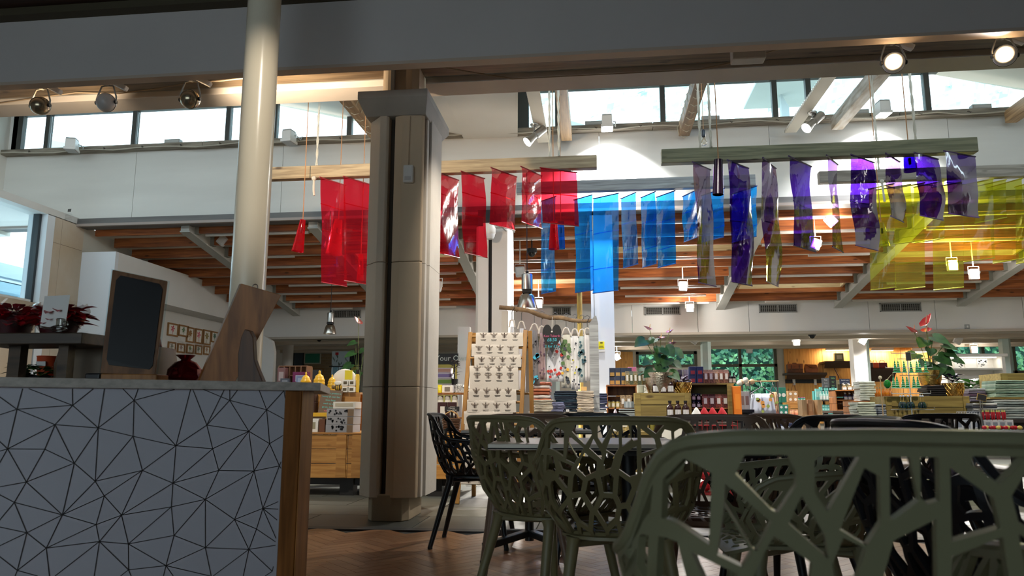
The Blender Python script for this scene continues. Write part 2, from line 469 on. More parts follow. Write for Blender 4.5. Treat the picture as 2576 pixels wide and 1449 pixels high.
# fascia wall, sill beam
fw = struct('wall_upper', 'white boarded wall under the high windows')
xs = [-9.9, -7.4, -4.9, -2.4, .1, 2.6, 5.1, 7.6, 10]
for a, b in zip(xs, xs[1:]):
    MB().box(a + .003, b - .003, YW, YW + .14, ZFB, ZFT + .03).build('panel', DIRTYWHITE, fw)
tr = MB().box(-9.9, 10, YW - .06, YW + .2, ZFB - .03, ZFB + .095).build('trim_lower', M('grey steel edge', (104, 102, 100), .5, c2=(84, 80, 78), scale=2, stretch=(.5, 4, 4)))
tag(tr, 'dark steel edge along the bottom of the white upper wall', kind='structure')
MB().box(-9.9, 10, YW - .075, YW - .02, ZFB - .035, ZFB + .006).build('flange', M('pinkish steel flange', (156, 142, 134), .5), tr)
sb = struct('sill', 'weathered timber sill running under the high windows')
for a, b in zip([-9.9, -6.2, -2.6, .9, 4.4, 10], [-6.2, -2.6, .9, 4.4, 10]):
    MB().box(a + .003, b - .003, YW - .14, YW + .16, ZFT + .03, ZS).build('timber', SILLWOOD, sb, bevel=.006)
hk = MB()
for i in range(26):
    x = -9.2 + i * .66
    hk.tube([(x, YW - .14, ZS - .04), (x, YW - .17, ZS - .05), (x + .02, YW - .18, ZS - .075), (x + .035, YW - .165, ZS - .06)], .006, 5)
hk.build('hook', M('dull iron', (86, 82, 76), .5, .8), sb, kind='stuff')
cab = [(-9.8 + i * .35, YW - .16, ZFT + .03 + .018 * math.sin(i * 1.7) + (.02 if i % 7 == 0 else 0)) for i in range(56)]
t = MB().tube(cab, .010, 5).build('cable', M('grey flex', (170, 164, 150), .6)); tag(t, 'grey cable clipped along under the timber sill of the high windows', 'cable')
# high windows
def win_run(n, pxs, x0, x1, top, name):
    st = struct('window_%d' % n, name)
    return st
def mull(st, x, wdt=.07, z1=ZW):
    MB().box(x - wdt / 2, x + wdt / 2, YW + .0, YW + .09, ZS, z1).build('mullion', DARKFRAME, st)
winA = struct('window_1', 'long high window over the shop behind the white pole')
winB = struct('window_2', 'long high window over the shop behind the hanging timber beams')
xa = [P(p, 320, YW).x for p in (45, 119, 337, 572)]
xb = [P(p, 260, YW).x for p in (1316, 1402, 1667, 1950, 2036, 2336)]
xc = P(878, 320, YW).x; xd = P(690, 320, YW).x
for st, ms in ((winA, xa + [xd, xc, P(1105, 330, YW).x]), (winB, xb)):
    for i, x in enumerate(ms):
        zt = ZW if x < -5.15 or -1.2 < x < 5.05 else 5.80 - .253 * (x + 5.15 if x < 0 else x - 5.05) - .02
        mull(st, x, .17 if i == 0 else .075, zt)
MB().box(xa[0], -5.15, YW, YW + .09, ZW - .03, 5.87).build('head_frame', DARKFRAME, winA)
MB().box(-1.2, 5.05, YW, YW + .09, ZW - .03, 5.87).build('head_frame', DARKFRAME, winB)
for st, a, b in ((winA, xa[0], -2), (winB, -1.16, 7.9)):
    MB().box(a, b, YW, YW + .09, ZS, ZS + .035).build('bottom_frame', DARKFRAME, st)
def pane(st, a, b, za, zb, zc=None):
    zc = zb if zc is None else zc
    MB().slab([(a, YW + .04, za), (b, YW + .04, za), (b, YW + .04, zc), (a, YW + .04, zb)], (0, .008, 0)).build('pane', glass(), st)
xx = sorted(xa + [xd])
for a, b in zip(xx, xx[1:]): pane(winA, a + .04, b - .04, ZS + .03, ZW - .03)
pane(winA, xd + .04, xc - .04, ZS + .03, 5.72, 5.80 - .253 * (xc + 5.15) - .02); pane(winA, xc + .04, -2.2, ZS + .03, 5.80 - .253 * (xc + 5.15) - .02, ZS + .05)
for a, b in zip(xb, xb[1:]): pane(winB, a + .04, b - .04, ZS + .03, ZW - .03)
pane(winB, xb[-1] + .04, 7.6, ZS + .03, 5.7, 5.1)
lw = MB().box(-9.9, xa[0], YW, YW + .12, ZS, 5.9).build('wall_lantern', WHITE); tag(lw, 'short white wall closing the end of the high window', kind='structure')
# pale concrete upstands of the next roof, seen through the high windows
for i, (x0, x1, z0, z1, y) in enumerate([(P(130, 300, 12.6).x, P(262, 300, 12.6).x, 4.7, 6.02, 12.6), (P(1395, 260, 12.6).x, P(1494, 300, 12.6).x, 4.7, 6.05, 12.6), (P(1965, 260, 12.4).x, P(1985, 260, 12.4).x, 4.7, 6.2, 12.4)]):
    up = MB().slab([(x0, y, z0), (x1, y, z0), (x1, y, z1 - .25), (x0, y, z1)], (0, .12, 0)).build('roof_upstand', M('pale roof concrete', (186, 196, 198), .8, var=.1, scale=2), bevel=.01)
    tag(up, ['pale sloping concrete upstand outside the high window near its end pane', 'pale sloping concrete upstand outside the high window beside the wooden tie', 'slim concrete post outside the high window behind the white plank'][i], 'roof edge')
ro = MB().box(P(1885, 210, 12.4).x, P(2035, 210, 12.4).x, 11.9, 13, 6.17, 6.22).build('roof_canopy', MATS['pale roof concrete'], bevel=.01); tag(ro, 'thin pale canopy slab outside over the high window panes', 'roof edge')

# ---- front column with its cladding
cl = struct('column', 'tall clad concrete column with a dark groove, standing where the parquet ends', (-1.62, 5.98, 0))
cx = -1.62
CLAD = M('tan painted concrete cladding', (212, 190, 160), .75, var=.10, scale=1.8, stretch=(1, 1, .6), bump=.18, bscale=30)
CLADP = M('pale painted concrete cladding', (206, 192, 172), .7, var=.1, scale=1.8, stretch=(1, 1, .6), bump=.18, bscale=30)
def wpart(name, fn, mat, par, **k):
    m = MB(); fn(m); return m.build(name, mat, par, world=True, **k)
wpart('base', lambda m: m.prism([(-1.79, 5.80), (-1.735, 5.71), (-1.50, 5.71), (-1.46, 5.78), (-1.46, 6.2), (-1.79, 6.2)], 0, .2), CONC, cl, bevel=.008)
wpart('core', lambda m: m.box(-1.80, -1.42, 5.79, 6.28, .2, 3.3), M('dark joint', (66, 56, 46), .9), cl)
for z0, z1 in ((.175, 1.02), (1.023, 2.02), (2.023, 3.3)):
    wpart('cladding_panel', lambda m: m.prism([(-1.683, 5.72), (-1.683, 5.8), (-1.86, 6.1), (-1.875, 6.3), (-1.89, 6.3), (-1.875, 5.83), (-1.755, 5.70), (-1.70, 5.70)], z0, z1), CLADP, cl, bevel=.006)
    wpart('cladding_panel', lambda m: m.prism([(-1.635, 5.80), (-1.635, 5.725), (-1.565, 5.70), (-1.40, 5.715), (-1.385, 5.74), (-1.40, 5.80)], z0, z1), CLAD, cl, bevel=.006)
    wpart('corner_strip', lambda m: m.box(-1.405, -1.375, 5.80, 5.86, z0, z1), CONCPALE, cl)
    wpart('side_panel', lambda m: m.box(-1.415, -1.36, 5.90, 6.3, z0, z1), CONCPALE, cl)
def capf(m):
    m.box(-1.925, -1.335, 5.60, 6.5, 3.38, 3.445)
    a = [(-1.925, 5.60), (-1.335, 5.60), (-1.335, 6.5), (-1.925, 6.5)]; b = [(-1.88, 5.70), (-1.37, 5.70), (-1.37, 6.35), (-1.88, 6.35)]
    m.add([(x, y, 3.38) for x, y in a] + [(x, y, 3.26) for x, y in b], [(0, 1, 5, 4), (1, 2, 6, 5), (2, 3, 7, 6), (3, 0, 4, 7), (4, 5, 6, 7)])
wpart('cap', capf, M('grey painted cap', (170, 164, 154), .7, var=.1), cl, bevel=.005)
wpart('neck', lambda m: m.prism([(-1.80, 5.90), (-1.74, 5.84), (-1.53, 5.84), (-1.48, 5.9), (-1.48, 6.14), (-1.80, 6.14)], 3.44, 3.78), CLAD, cl)
wpart('conduit', lambda m: m.box(-1.705, -1.675, 5.805, 5.835, 3.44, 3.78), GREYPAINT, cl)
sn = thing('alarm_box', 'small white alarm sensor with a cable high on the clad column', 'sensor', (-1.50, 5.69, 2.67))
MB().prism([(-.042, -.03), (.042, -.03), (.042, .02), (-.042, .02)], 0, .15).build('housing', WPLASTIC, sn, bevel=.012)
MB().box(-.025, .025, -.034, -.029, .02, .05).build('lens', M('milky lens', (190, 186, 184), .3), sn)
MB().tube([(-.005, .01, .15), (-.003, .012, .35), (.0, .015, .58)], .005, 5).build('cable', M('column cable', (182, 160, 134), .7), sn)

# ---- second column, with dome camera, under the upper wall
c2 = struct('column', 'white clad concrete column below the upper wall, with a dark groove')
def clad2(m): pass
xl, xr = -1.725, -1.215
WCL = M('white painted cladding', (214, 208, 202), .7, var=.06, scale=2, bump=.08)
for z0, z1 in ((.15, 1.9), (1.905, 3.5)):
    MB().prism([(xl, 10.5), (xl + .04, 10.44), (xl + .19, 10.44), (xl + .19, 10.5), (xl + .19, 10.9), (xl, 10.9)], z0, z1).build('cladding_panel', WCL, c2, bevel=.006)
    MB().prism([(xl + .24, 10.46), (xl + .24, 10.44), (xr - .04, 10.44), (xr, 10.5), (xr, 10.9), (xl + .24, 10.9)], z0, z1).build('cladding_panel', WCL, c2, bevel=.006)
MB().box(xl + .02, xr - .02, 10.5, 10.88, 0, 3.76).build('core', DARKGREY, c2)
MB().prism([(xl + .1, 10.5), (xr + .02, 10.46), (xr + .02, 10.9), (xl + .1, 10.9)], 3.5, 3.56).build('cap', WCL, c2)
c3 = MB().box(-.065, .27, 10.84, 11.14, 0, 3.72).build('column', M('pale blue white steel casing', (208, 212, 220), .55)); tag(c3, 'square white column behind the tall blue films', kind='structure')
MB().box(-.02, -.012, 10.832, 10.84, 0, 3.7).build('seam', GREYPAINT, c3)
x = P(2148, 900, 17.0).x; x2 = P(2181, 900, 17.0).x
c4 = MB().box(x, x2, 17, 17.28, 0, ZB0).build('column', WHITE); tag(c4, 'slim white column in front of the wooden bag display', kind='structure')
x = P(711, 900, 17.0).x; x2 = P(737, 900, 17.0).x
c5 = MB().lathe([(.125, 0), (.125, ZB0)], 20, ((x + x2) / 2, 17, 0)).build('column', CONCPALE, smooth=True); tag(c5, 'slim round concrete column before the brick wall', kind='structure')

# ---- big round white pole in front
pole = MB().lathe([(.103, 0), (.103, 3.96)], 40, (-2.085, 4.2, 0)).build('column', M('glossy cream pole paint', (236, 224, 200), .2, var=.04, scale=3, bump=.02, bscale=20), smooth=True)
tag(pole, 'round glossy cream pole rising behind the counter', kind='structure')

# ---- sloping ceiling of the shop: rafters, joists, deck, skylights
ce = struct('ceiling', 'sloping ceiling of red pine joists between white rafters')
RX = [-8.28, -6.53, -4.40, -2.26, .14, 2.55, 4.88, 7.23, 9.6]
DECK = M('pale ceiling deck', (214, 206, 192), .8, var=.05)
JY = [YW + .32 + .5 * i for i in range(10)]
def slope_box(m, x0, x1, ya, yb, h0, h1):
    m.add([(x0, ya, ceil_z(ya) + h0), (x1, ya, ceil_z(ya) + h0), (x1, yb, ceil_z(yb) + h0), (x0, yb, ceil_z(yb) + h0),
           (x0, ya, ceil_z(ya) + h1), (x1, ya, ceil_z(ya) + h1), (x1, yb, ceil_z(yb) + h1), (x0, yb, ceil_z(yb) + h1)],
          [(3,2,1,0),(4,5,6,7),(0,1,5,4),(1,2,6,5),(2,3,7,6),(3,0,4,7)])
SKY = {2: [(2, 3)], 4: [(2, 3), ], 3: [(5, 6)], 5: [(6, 7)], 6: [(3, 4)]}     # bay -> joists the well lies between
for b in range(len(RX) - 1):
    x0, x1 = RX[b], RX[b + 1]
    wells = SKY.get(b, [])
    ys = [YW + .1] + JY + [YB + .1]
    dm = MB(); j = 0
    for a in range(len(ys) - 1):
        well = next((w_ for w_ in wells if JY[w_[0]] <= ys[a] < JY[w_[1]] - .01), None)
        if well is None:
            slope_box(dm, x0, x1, ys[a], ys[a + 1], .10, .16)
        else:
            slope_box(dm, x0, x0 + .22, ys[a], ys[a + 1], .10, .16); slope_box(dm, x1 - .22, x1, ys[a], ys[a + 1], .10, .16)
    dm.build('deck', DECK, ce)
    for w_ in wells:
        ya, yb = JY[w_[0]] + .03, JY[w_[1]] - .03
        sk = MB()
        for (p, q, r_, s_) in ((x0 + .18, x0 + .22, ya, yb), (x1 - .22, x1 - .18, ya, yb), (x0 + .18, x1 - .18, ya - .04, ya), (x0 + .18, x1 - .18, yb, yb + .04)):
            slope_box(sk, p, q, r_, s_, .02, .62)
        wl = sk.build('skylight_lining', WOOD('pale lit pine lining', (232, 206, 166), (206, 172, 126), 0, per=.05), ce)  # pine made paler, the bright daylight on it put into the colour
        gm = MB(); slope_box(gm, x0 + .2, x1 - .2, ya, yb, .60, .62); gm.build('pane', glass(), wl)
    for i, y in enumerate(JY):
        jm = MB(); zt = ceil_z(y)
        jm.box(x0 + .06, x1 - .06, y - .028, y + .028, zt - .055, zt + .12)
        jm.build('joist', JOIST, ce)
for x in RX[1:-1]:
    m = MB(); slope_box(m, x - .07, x + .07, YW + .1, YB + .0, -.10, .06)
    slope_box(m, x - .085, x + .085, YW + .1, YB + .0, -.115, -.095)
    rf = m.build('rafter', M('white rafter paint', (176, 174, 166), .6, var=.06), ce)
    br = None
    for y in JY:
        if br is None:
            br = MB().box(-.13, .13, -.05, .05, -.07, .1).mesh('bracket'); br.materials.append(M('grey bracket', (140, 138, 128), .6))
        piece(br, 'bracket', (x, y, ceil_z(y)), rf)
tm = []
for b in range(1, 7):
    for i in (0, 1, 2, 3, 4, 5, 6, 7, 8):
        if random.random() < .85 and not any(w_[0] <= i < w_[1] for w_ in SKY.get(b, [])):
            y = JY[i] + .06
            x0, x1 = RX[b] + .15 + random.random() ** 3 * .9, RX[b + 1] - .15 - random.random() ** 3 * 1.0
            MB().box(x0, x1, y, y + .05, ceil_z(y) - .075, ceil_z(y) - .035).build('cable_tray', M('white trunking', (206, 200, 190), .5), ce)
for b, x in ((1, -5.9), (2, -3.1), (3, -1.6), (3, -.6), (4, .9), (4, 1.9), (5, 3.4), (6, 5.6)):
    for i in (2, 5, 8):
        y = JY[i]; m = MB()
        m.tube([(x + i * .07, y, ceil_z(y) - .045)] + [(x + i * .07 + .03 * math.sin(a), y, ceil_z(y) - .075 - .03 * math.cos(a) + .0) for a in [R(q) for q in (180, 230, 280, 330, 20, 70, 110)]], .006, 5)
        m.build('ring_hook', WPLASTIC, ce)

# ---- back wall band with vents, soffit, far room
bw_ = struct('wall_back', 'white panelled band above the rear part of the shop')
bx = [P(p, 800, YB).x for p in (640, 1070, 1590, 1755, 1884, 2186, 2354, 2576)] ; bx = [XL] + bx[1:] + [XR]
for a, b in zip(bx, bx[1:]):
    MB().box(a + .004, b - .004, YB, YB + .12, ZB0 + .02, ZB1 + .12).build('panel', WHITE, bw_)
MB().box(XL, XR, YB - .05, YB + .25, ZB0 - .03, ZB0 + .02).build('bottom_rail', M('warm grey rail', (176, 166, 152), .7), bw_)
VG = None
for k, (a, b, yy) in enumerate(((838, 908, 790), (1390, 1436, 783), (1622, 1711, 782), (1909, 2005, 776), (2213, 2317, 773))):
    xa_, xb_ = P(a, yy, YB).x, P(b, yy, YB).x; zc = P((a + b) / 2, yy, YB).z
    v = thing('air_vent', ['grey air vent high on the back wall beside the steel pendant lamp', 'small grey air vent on the back wall behind the driftwood pole', 'grey air vent on the back wall beside the lit spot lamp', 'grey air vent on the back wall left of the lowest rafter foot', 'grey air vent on the back wall under the yellow films'][k], 'vent', ((xa_ + xb_) / 2, YB, zc), group='wall air vents')
    w_ = (xb_ - xa_) / 2; h_ = .088
    MB().box(-w_, w_, -.02, 0, h_ - .018, h_).box(-w_, w_, -.02, 0, -h_, -h_ + .018).box(-w_, -w_ + .018, -.02, 0, -h_, h_).box(w_ - .018, w_, -.02, 0, -h_, h_).box(-.01, .01, -.02, 0, -h_, h_).build('frame', GREYPAINT, v)
    MB().box(-w_ + .01, w_ - .01, -.006, .0, -h_ + .01, h_ - .01).build('backing', M('dark vent backing', (48, 46, 42), .9), v)
    sm = MB()
    q = int(w_ * 2 / .04)
    for i in range(q):
        xx_ = -w_ + .03 + i * .04
        if abs(xx_) > .02 and xx_ < w_ - .02: sm.box(xx_ - .006, xx_ + .006, -.016, -.006, -h_ + .012, h_ - .012)
    for i in range(5): sm.box(-w_ + .02, w_ - .02, -.013, -.008, -.06 + i * .03 - .003, -.06 + i * .03 + .003)
    sm.build('grille', M('vent bars', (120, 118, 112), .5), v, kind='stuff')
sw = thing('wall_switch', 'small grey box on the white back wall near its lower edge', 'switch', P(2432, 822, YB))
MB().box(-.045, .045, -.03, 0, -.045, .045).build('plate', GREYPAINT, sw, bevel=.006); MB().box(-.015, .015, -.036, -.03, -.02, .02).build('rocker', WPLASTIC, sw)
cs = MB().box(XL, XQ, YB, YF, ZB0, ZB0 + .02).build('ceiling', M('rear soffit cream', (218, 208, 194), .7, var=.04)); tag(cs, 'low flat cream ceiling over the rear of the shop', kind='structure')
for i, y in enumerate((16.3, 17.6, 18.7)):
    MB().box(XL, XQ, y, y + .12, ZB0 - .07, ZB0).build('downstand', M('rear downstand', (196, 182, 164), .7), cs)
# far wall with openings for windows
fx = lambda p: P(p, 900, YF).x
fz = lambda p, x=1800: P(x, p, YF).z
W3 = [(1600, 1753, 884, 924), (1770, 1954, 872, 1000), (2378, 2576, 868, 1000)]
zz = [(fz(b, 1700), fz(a, 1700)) for (_, _, a, b) in W3]
mb = MB()
def wallseg(x0, x1, z0, z1): mb.box(x0, x1, YF, YF + .15, z0, z1)
xsW = [(fx(a), fx(b)) for a, b, _, _ in W3]
wallseg(XL, xsW[0][0], 0, ZB0 + .1)
wallseg(xsW[0][1], xsW[1][0], 0, ZB0 + .1); wallseg(xsW[1][1], xsW[2][0], 0, ZB0 + .1); wallseg(xsW[2][1] + .4, XQ, 0, ZB0 + .1)
for (x0, x1), (z0, z1) in zip([xsW[0], xsW[1], (xsW[2][0], xsW[2][1] + .4)], zz):
    wallseg(x0, x1, 0, z0); wallseg(x0, x1, z1, ZB0 + .1)
fwl = mb.build('wall_far', M('far wall cream', (216, 212, 200), .75, var=.04)); tag(fwl, 'cream far wall of the shop with garden windows', kind='structure')
FRAMEG = M('olive grey window frame', (88, 86, 72), .6)
def window(n, x0, x1, z0, z1, splits, mids, lab):
    st = struct('window_%d' % n, lab)
    t = .07
    MB().box(x0, x1, YF - .02, YF + .1, z1 - t, z1).build('head_frame', FRAMEG, st); MB().box(x0, x1, YF - .04, YF + .1, z0, z0 + t).build('bottom_frame', FRAMEG, st)
    xs_ = [x0 + t / 2] + [x0 + (x1 - x0) * s_ for s_ in splits] + [x1 - t / 2]
    for x in xs_: MB().box(x - t / 2, x + t / 2, YF - .02, YF + .1, z0, z1).build('mullion', FRAMEG, st)
    zs_ = [z0 + t] + [z0 + (z1 - z0) * s_ for s_ in mids] + [z1 - t]
    for z in zs_[1:-1]: MB().box(x0, x1, YF - .02, YF + .1, z - t / 2, z + t / 2).build('transom', FRAMEG, st)
    for a, b in zip(xs_, xs_[1:]):
        for c, d in zip(zs_, zs_[1:]):
            MB().box(a, b, YF + .03, YF + .04, c, d).build('pane', glass(), st)
window(3, *xsW[0], *zz[0], [.5], [], 'low garden window behind the potted anthurium')
window(4, *xsW[1], *zz[1], [.5], [.62], 'garden window with ivy outside, beside the wood panelled bay')
window(5, xsW[2][0], xsW[2][1] + .4, *zz[2], [.4, .72], [.45], 'garden window with ivy behind the white shelf unit')
# ivy bank outside
iv = MB(); rnd = random.Random(3)
for i in range(6600):
    x = rnd.uniform(.5, 13); z = rnd.uniform(0, 3.3); y = 21.2 + .5 * math.sin(x * 2.1) * math.sin(z * 3) + rnd.uniform(-.25, .25)
    s_ = rnd.uniform(.05, .1); nrm = Vector((rnd.uniform(-.7, .7), -1, rnd.uniform(-.2, 1.0))).normalized()
    u = nrm.orthogonal().normalized(); v_ = nrm.cross(u); a = rnd.random() * 6.3
    u, v_ = u * math.cos(a) + v_ * math.sin(a), v_ * math.cos(a) - u * math.sin(a)
    c = Vector((x, y, z)); iv.add([c - u * s_, c + v_ * s_ * .7, c + u * s_, c - v_ * s_ * .7], [(0, 1, 2, 3)])
m_, nt_, b_ = base('ivy leaves'); MATS['ivy leaves'] = m_
b_.inputs['Roughness'].default_value = .4
gn = node(nt_, 'ShaderNodeTexNoise'); gn.inputs['Scale'].default_value = 2.2; gr = node(nt_, 'ShaderNodeValToRGB')
gr.color_ramp.elements[0].color = rgb(52, 118, 92); gr.color_ramp.elements[1].color = rgb(150, 206, 130); gr.color_ramp.elements[0].position = .38; gr.color_ramp.elements[1].position = .68
tcn = node(nt_, 'ShaderNodeTexCoord'); nt_.links.new(tcn.outputs['Object'], gn.inputs['Vector']); nt_.links.new(gn.outputs['Fac'], gr.inputs[0]); nt_.links.new(gr.outputs[0], b_.inputs['Base Color'])
o = iv.build('ivy', m_, kind='stuff'); tag(o, 'bank of green ivy outside the garden windows', 'ivy', kind='stuff')
bk = MB().box(0, 14, 22.3, 22.5, 0, 3.6).build('wall_garden', M('dark hedge ground', (34, 74, 60), .9, var=.4, scale=6)); tag(bk, 'dark hedge bank behind the ivy outside', kind='structure')
gd = MB().box(-20, 20, YF + .2, 40, -.15, -.05).build('ground', M('garden earth', (90, 96, 80), .9)); tag(gd, 'garden ground outside the far windows', kind='structure')

# ---- wood panelled bag bays on the far wall
PANW = WOOD('honey oak panelling', (222, 168, 94), (196, 138, 66), 2, per=.1)
for k, (a, b, zt) in enumerate(((1970, 2066, 866), (2066, 2148, 862), (2182, 2262, 862), (2262, 2340, 862), (1540, 1592, 886))):
    o = MB().box(fx(a) + .005, fx(b) - .005, YF - .09, YF - .05, .5, min(ZB0 - .02, fz(zt, a))).build('wall_panel', PANW); tag(o, ['tall honey oak wall panel beside the ivy window', 'tall honey oak wall panel with the dark upper shelf', 'tall honey oak wall panel just past the slim white column', 'tall honey oak wall panel behind the red anthurium', 'tall honey oak wall panel behind the square white column'][k], kind='structure')
# ---- left side: window wall, bulkhead, picture wall, arch
lw = struct('wall_left', 'white side wall with joints, ending in a big window')
yb_ = PX(106, 650, XL).y
zsill = PX(60, 756, XL).z
LWM = M('aged cream wall board', (204, 192, 176), .75, c2=(186, 166, 140), scale=1.3)
for a, b in ((yb_ + .19, yb_ + .345), (yb_ + .35, 10.92)):
    MB().box(XL - .15, XL, a, b, 0, 3.39).build('panel', LWM, lw); MB().box(XL - .15, XL, a, b, 3.394, 3.8).build('panel', LWM, lw)
MB().box(XL - .32, XL, yb_ + .03, yb_ + .188, 0, 3.8).build('reveal', M('window reveal white', (222, 226, 230), .6), lw)
MB().box(XL - .15, XL, 5.0, yb_, 0, zsill).build('panel', LWM, lw)
MB().box(XL - .15, XL, 4.9, 5.4, 0, 3.8).build('panel', LWM, lw)
MB().box(-9.9, XL, 5.0, 10.95, 3.79, 3.9).build('ledge', WHITE, lw)
w6 = struct('window_6', 'tall side window looking onto a louvred shed')
MB().box(XL - .2, XL - .1, yb_ - .02, yb_ + .03, zsill, 3.8).build('jamb', M('dark steel jamb', (44, 50, 54), .5), w6)
MB().box(XL - .2, XL - .1, 5.4, yb_, zsill, zsill + .05).build('sill', WPLASTIC, w6)
MB().box(XL - .155, XL - .145, 5.4, yb_, zsill, 3.8).build('pane', glass(), w6)
sh = thing('louvred_shed', 'white louvred shed with a flat roof edge outside the side window', 'shed', (XL - 2.6, 8.6, 0))
LOU = M('white louvre paint', (150, 186, 204), .5)
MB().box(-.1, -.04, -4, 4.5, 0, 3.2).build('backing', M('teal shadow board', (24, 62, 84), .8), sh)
lm = MB().cbox((0, 0, 0), (.02, 2.0, .075), Matrix.Rotation(R(28), 3, 'Y')).mesh('slat'); lm.materials.append(LOU)
for j in range(4):
    for i in range(22):
        piece(lm, 'slat', (.0, -3.2 + j * 2.1, .55 + i * .105), sh)
for j in range(5): MB().box(-.04, .05, -4.3 + j * 2.1 - .04, -4.3 + j * 2.1 + .06, 0, 2.95).build('post', LOU, sh)
MB().box(-.1, .25, -4, 4.6, 2.95, 3.12).build('gutter', LOU, sh); MB().box(-.4, .1, -4, 4.6, 3.25, 3.5).build('roof_edge', M('pale blue fascia', (196, 212, 218), .6), sh)
# bulkhead box
bh = struct('wall_bulkhead', 'white boxed bulkhead along the picture wall')
MB().box(XL, -7.70, 10.92, 11.0, 0, 3.37).build('end_panel', M('cool white board', (222, 224, 228), .7), bh)
MB().box(XL, -7.70, 11.0, YB, 2.72, 3.37).build('box', WHITE, bh)
MB().box(XL - .1, XL, 10.92, YB + .1, 0, 3.8).build('upper_wall', M('grey upper wall', (190, 186, 172), .75), bh)
pw = MB().box(XL, XL + .12, 11.0, YB + .05, 0, 2.75).build('wall_picture', WHITE); tag(pw, 'white wall hung with botanical prints', kind='structure')
ar = struct('wall_arch', 'white wall end with a rounded top, lit from inside')
ax0, ax1 = P(636, 860, 15.2).x, P(701, 860, 15.2).x
MB().slab([(ax0, 15.0, 0), (ax1, 15.0, 0), (ax1, 15.0, 2.05), (ax1 - .06, 15.0, 2.28), (ax1 - .25, 15.0, 2.40), (ax0, 15.0, 2.42)], (0, .12, 0)).build('panel', WHITE, ar)
rw = MB().box(XR, XR + .12, 5, YB + .12, 0, 4.2).box(XR, XQ, YB, YB + .12, 0, 2.6).box(XQ, XQ + .12, YB, YF + .2, 0, 2.6).build('wall_right', WHITE); tag(rw, 'white side wall of the shop', kind='structure')
l2 = MB().box(XL - .1, XL, YB, YF + .2, 0, 2.6).build('wall_rear_side', WHITE); tag(l2, 'white side wall of the rear room', kind='structure')
# cafe shell behind the viewer, its unseen window opening added to light it
cw = struct('wall_cafe', 'cafe walls behind the tables')
CW = M('cafe wall paint', (150, 140, 130), .8)
MB().box(-7.3, -7.2, -5.2, 5.05, 0, 4.1).build('side', CW, cw); MB().box(8.2, 8.3, -5.2, 5.05, 0, 4.1).build('side', CW, cw)
MB().box(-7.3, -6.2, -5.3, -5.2, 0, 4.1).build('back', CW, cw); MB().box(0.2, 8.3, -5.3, -5.2, 0, 4.1).build('back', CW, cw)
MB().box(-6.2, 0.2, -5.3, -5.2, 0, .9).build('back', CW, cw); MB().box(-6.2, 0.2, -5.3, -5.2, 2.95, 4.1).build('back', CW, cw)
for x in (-4.1, -2): MB().box(x - .06, x + .06, -5.3, -5.2, 0.9, 2.95).build('mullion', CW, cw)
MB().box(-9.9, XL, 4.9, 5.0, 0, 4.1).box(-8.4, -7.2, 4.9, 5.0, 0, 4.1).box(8.2, 10, 4.9, 5.0, 0, 4.1).build('return', CW, cw)
MB().box(8.2, 10, 5.0, 6.4, 3.7, 3.8).box(-9.9, -7.2, 5.0, 6.4, 3.9, 4.05).build('return_ceiling', CW, cw)
MB().box(-9.9, -9.75, 4.9, 6.4, 3.7, 4.2).build('return', CW, cw)

# treetops beyond the roof, sky glare put into their pale leaf colour
tv = MB(); rnd = random.Random(8)
for i in range(5200):
    x = rnd.uniform(-2.5, 10); z = rnd.uniform(5.5, 12); y = 17.5 + rnd.uniform(-.6, .6)
    if math.sin(x * 1.7 + z * 1.3) + math.sin(x * 3.1 - z * 2.2) * .7 < -.25 + rnd.uniform(-.4, .4): continue
    s_ = rnd.uniform(.07, .16); nrm = Vector((rnd.uniform(-.7, .7), -1, rnd.uniform(-.2, 1.2))).normalized(); u = nrm.orthogonal().normalized(); v_ = nrm.cross(u); c = Vector((x, y, z))
    tv.add([c - u * s_, c + v_ * s_ * .7, c + u * s_, c - v_ * s_ * .7], [(0, 1, 2, 3)])
for x in (-1, 2.5, 6, 9): tv.tube([(x, 17.6, -.05), (x + .1, 17.5, 9)], .12, 6)
tag(tv.build('treetops', M('glare whitened treetop leaves', (226, 240, 236), .6, c2=(196, 222, 220), scale=1.5), kind='stuff'), 'glare-whitened treetops beyond the shop roof, outside the high windows', 'trees', kind='stuff')
# ================================================================== HANGING FILMS, BEAMS, ROPES, LAMPS
LAMPW, LAMPC = (1.0, .78, .55), (.93, .96, 1.0)
# ---- tie beams across the lanterns and the two white planks
def tie(x, mat, label, w_=.16, z0=4.84, z1=5.02):
    o = MB().box(x - w_ / 2, x + w_ / 2, 6.41, YW - .13, z0, z1).build('tie_beam', mat, bevel=.008); tag(o, label, 'beam'); return o
TANV = WOOD('tan tie timber', (168, 138, 100), (122, 96, 66), 1)
t1 = tie(-3.22, TANV, 'tan timber tie strung with fairy lights, just left of the clad column')
t2 = tie(P(1425, 340, 10.6).x, TANV, 'tan timber tie beam beside the rope of the red films')
t3 = tie(P(1722, 330, 10.6).x, WOOD('brown tie timber', (120, 96, 70), (84, 66, 46), 1), 'brown timber tie wrapped in string lights over the dark hanging bulb')
t4 = tie(P(2108, 305, 10.6).x, M('flaking white paint on timber', (206, 204, 198), .7, c2=(140, 122, 96), scale=5, stretch=(3, .6, 3)), 'timber tie beam with flaking white paint')
t5 = tie(P(2548, 285, 10.6).x, TANV, 'timber tie beam in the sloping end of the high window')
for t in (t1, t3):
    x = t.bound_box[0][0] + .08; pts = []
    for i in range(120):
        y = 6.8 + i * .033; a = i * .9
        pts.append((x + .105 * math.cos(a) * (1 if abs(math.cos(a)) < .8 else 1), y, 4.93 + .115 * math.sin(a)))
    MB().tube(pts, .005, 4).build('string_light_wire', M('pale wire', (196, 190, 170), .5), t)
WPLANK = M('cream plank paint', (226, 220, 206), .6)
planks = []
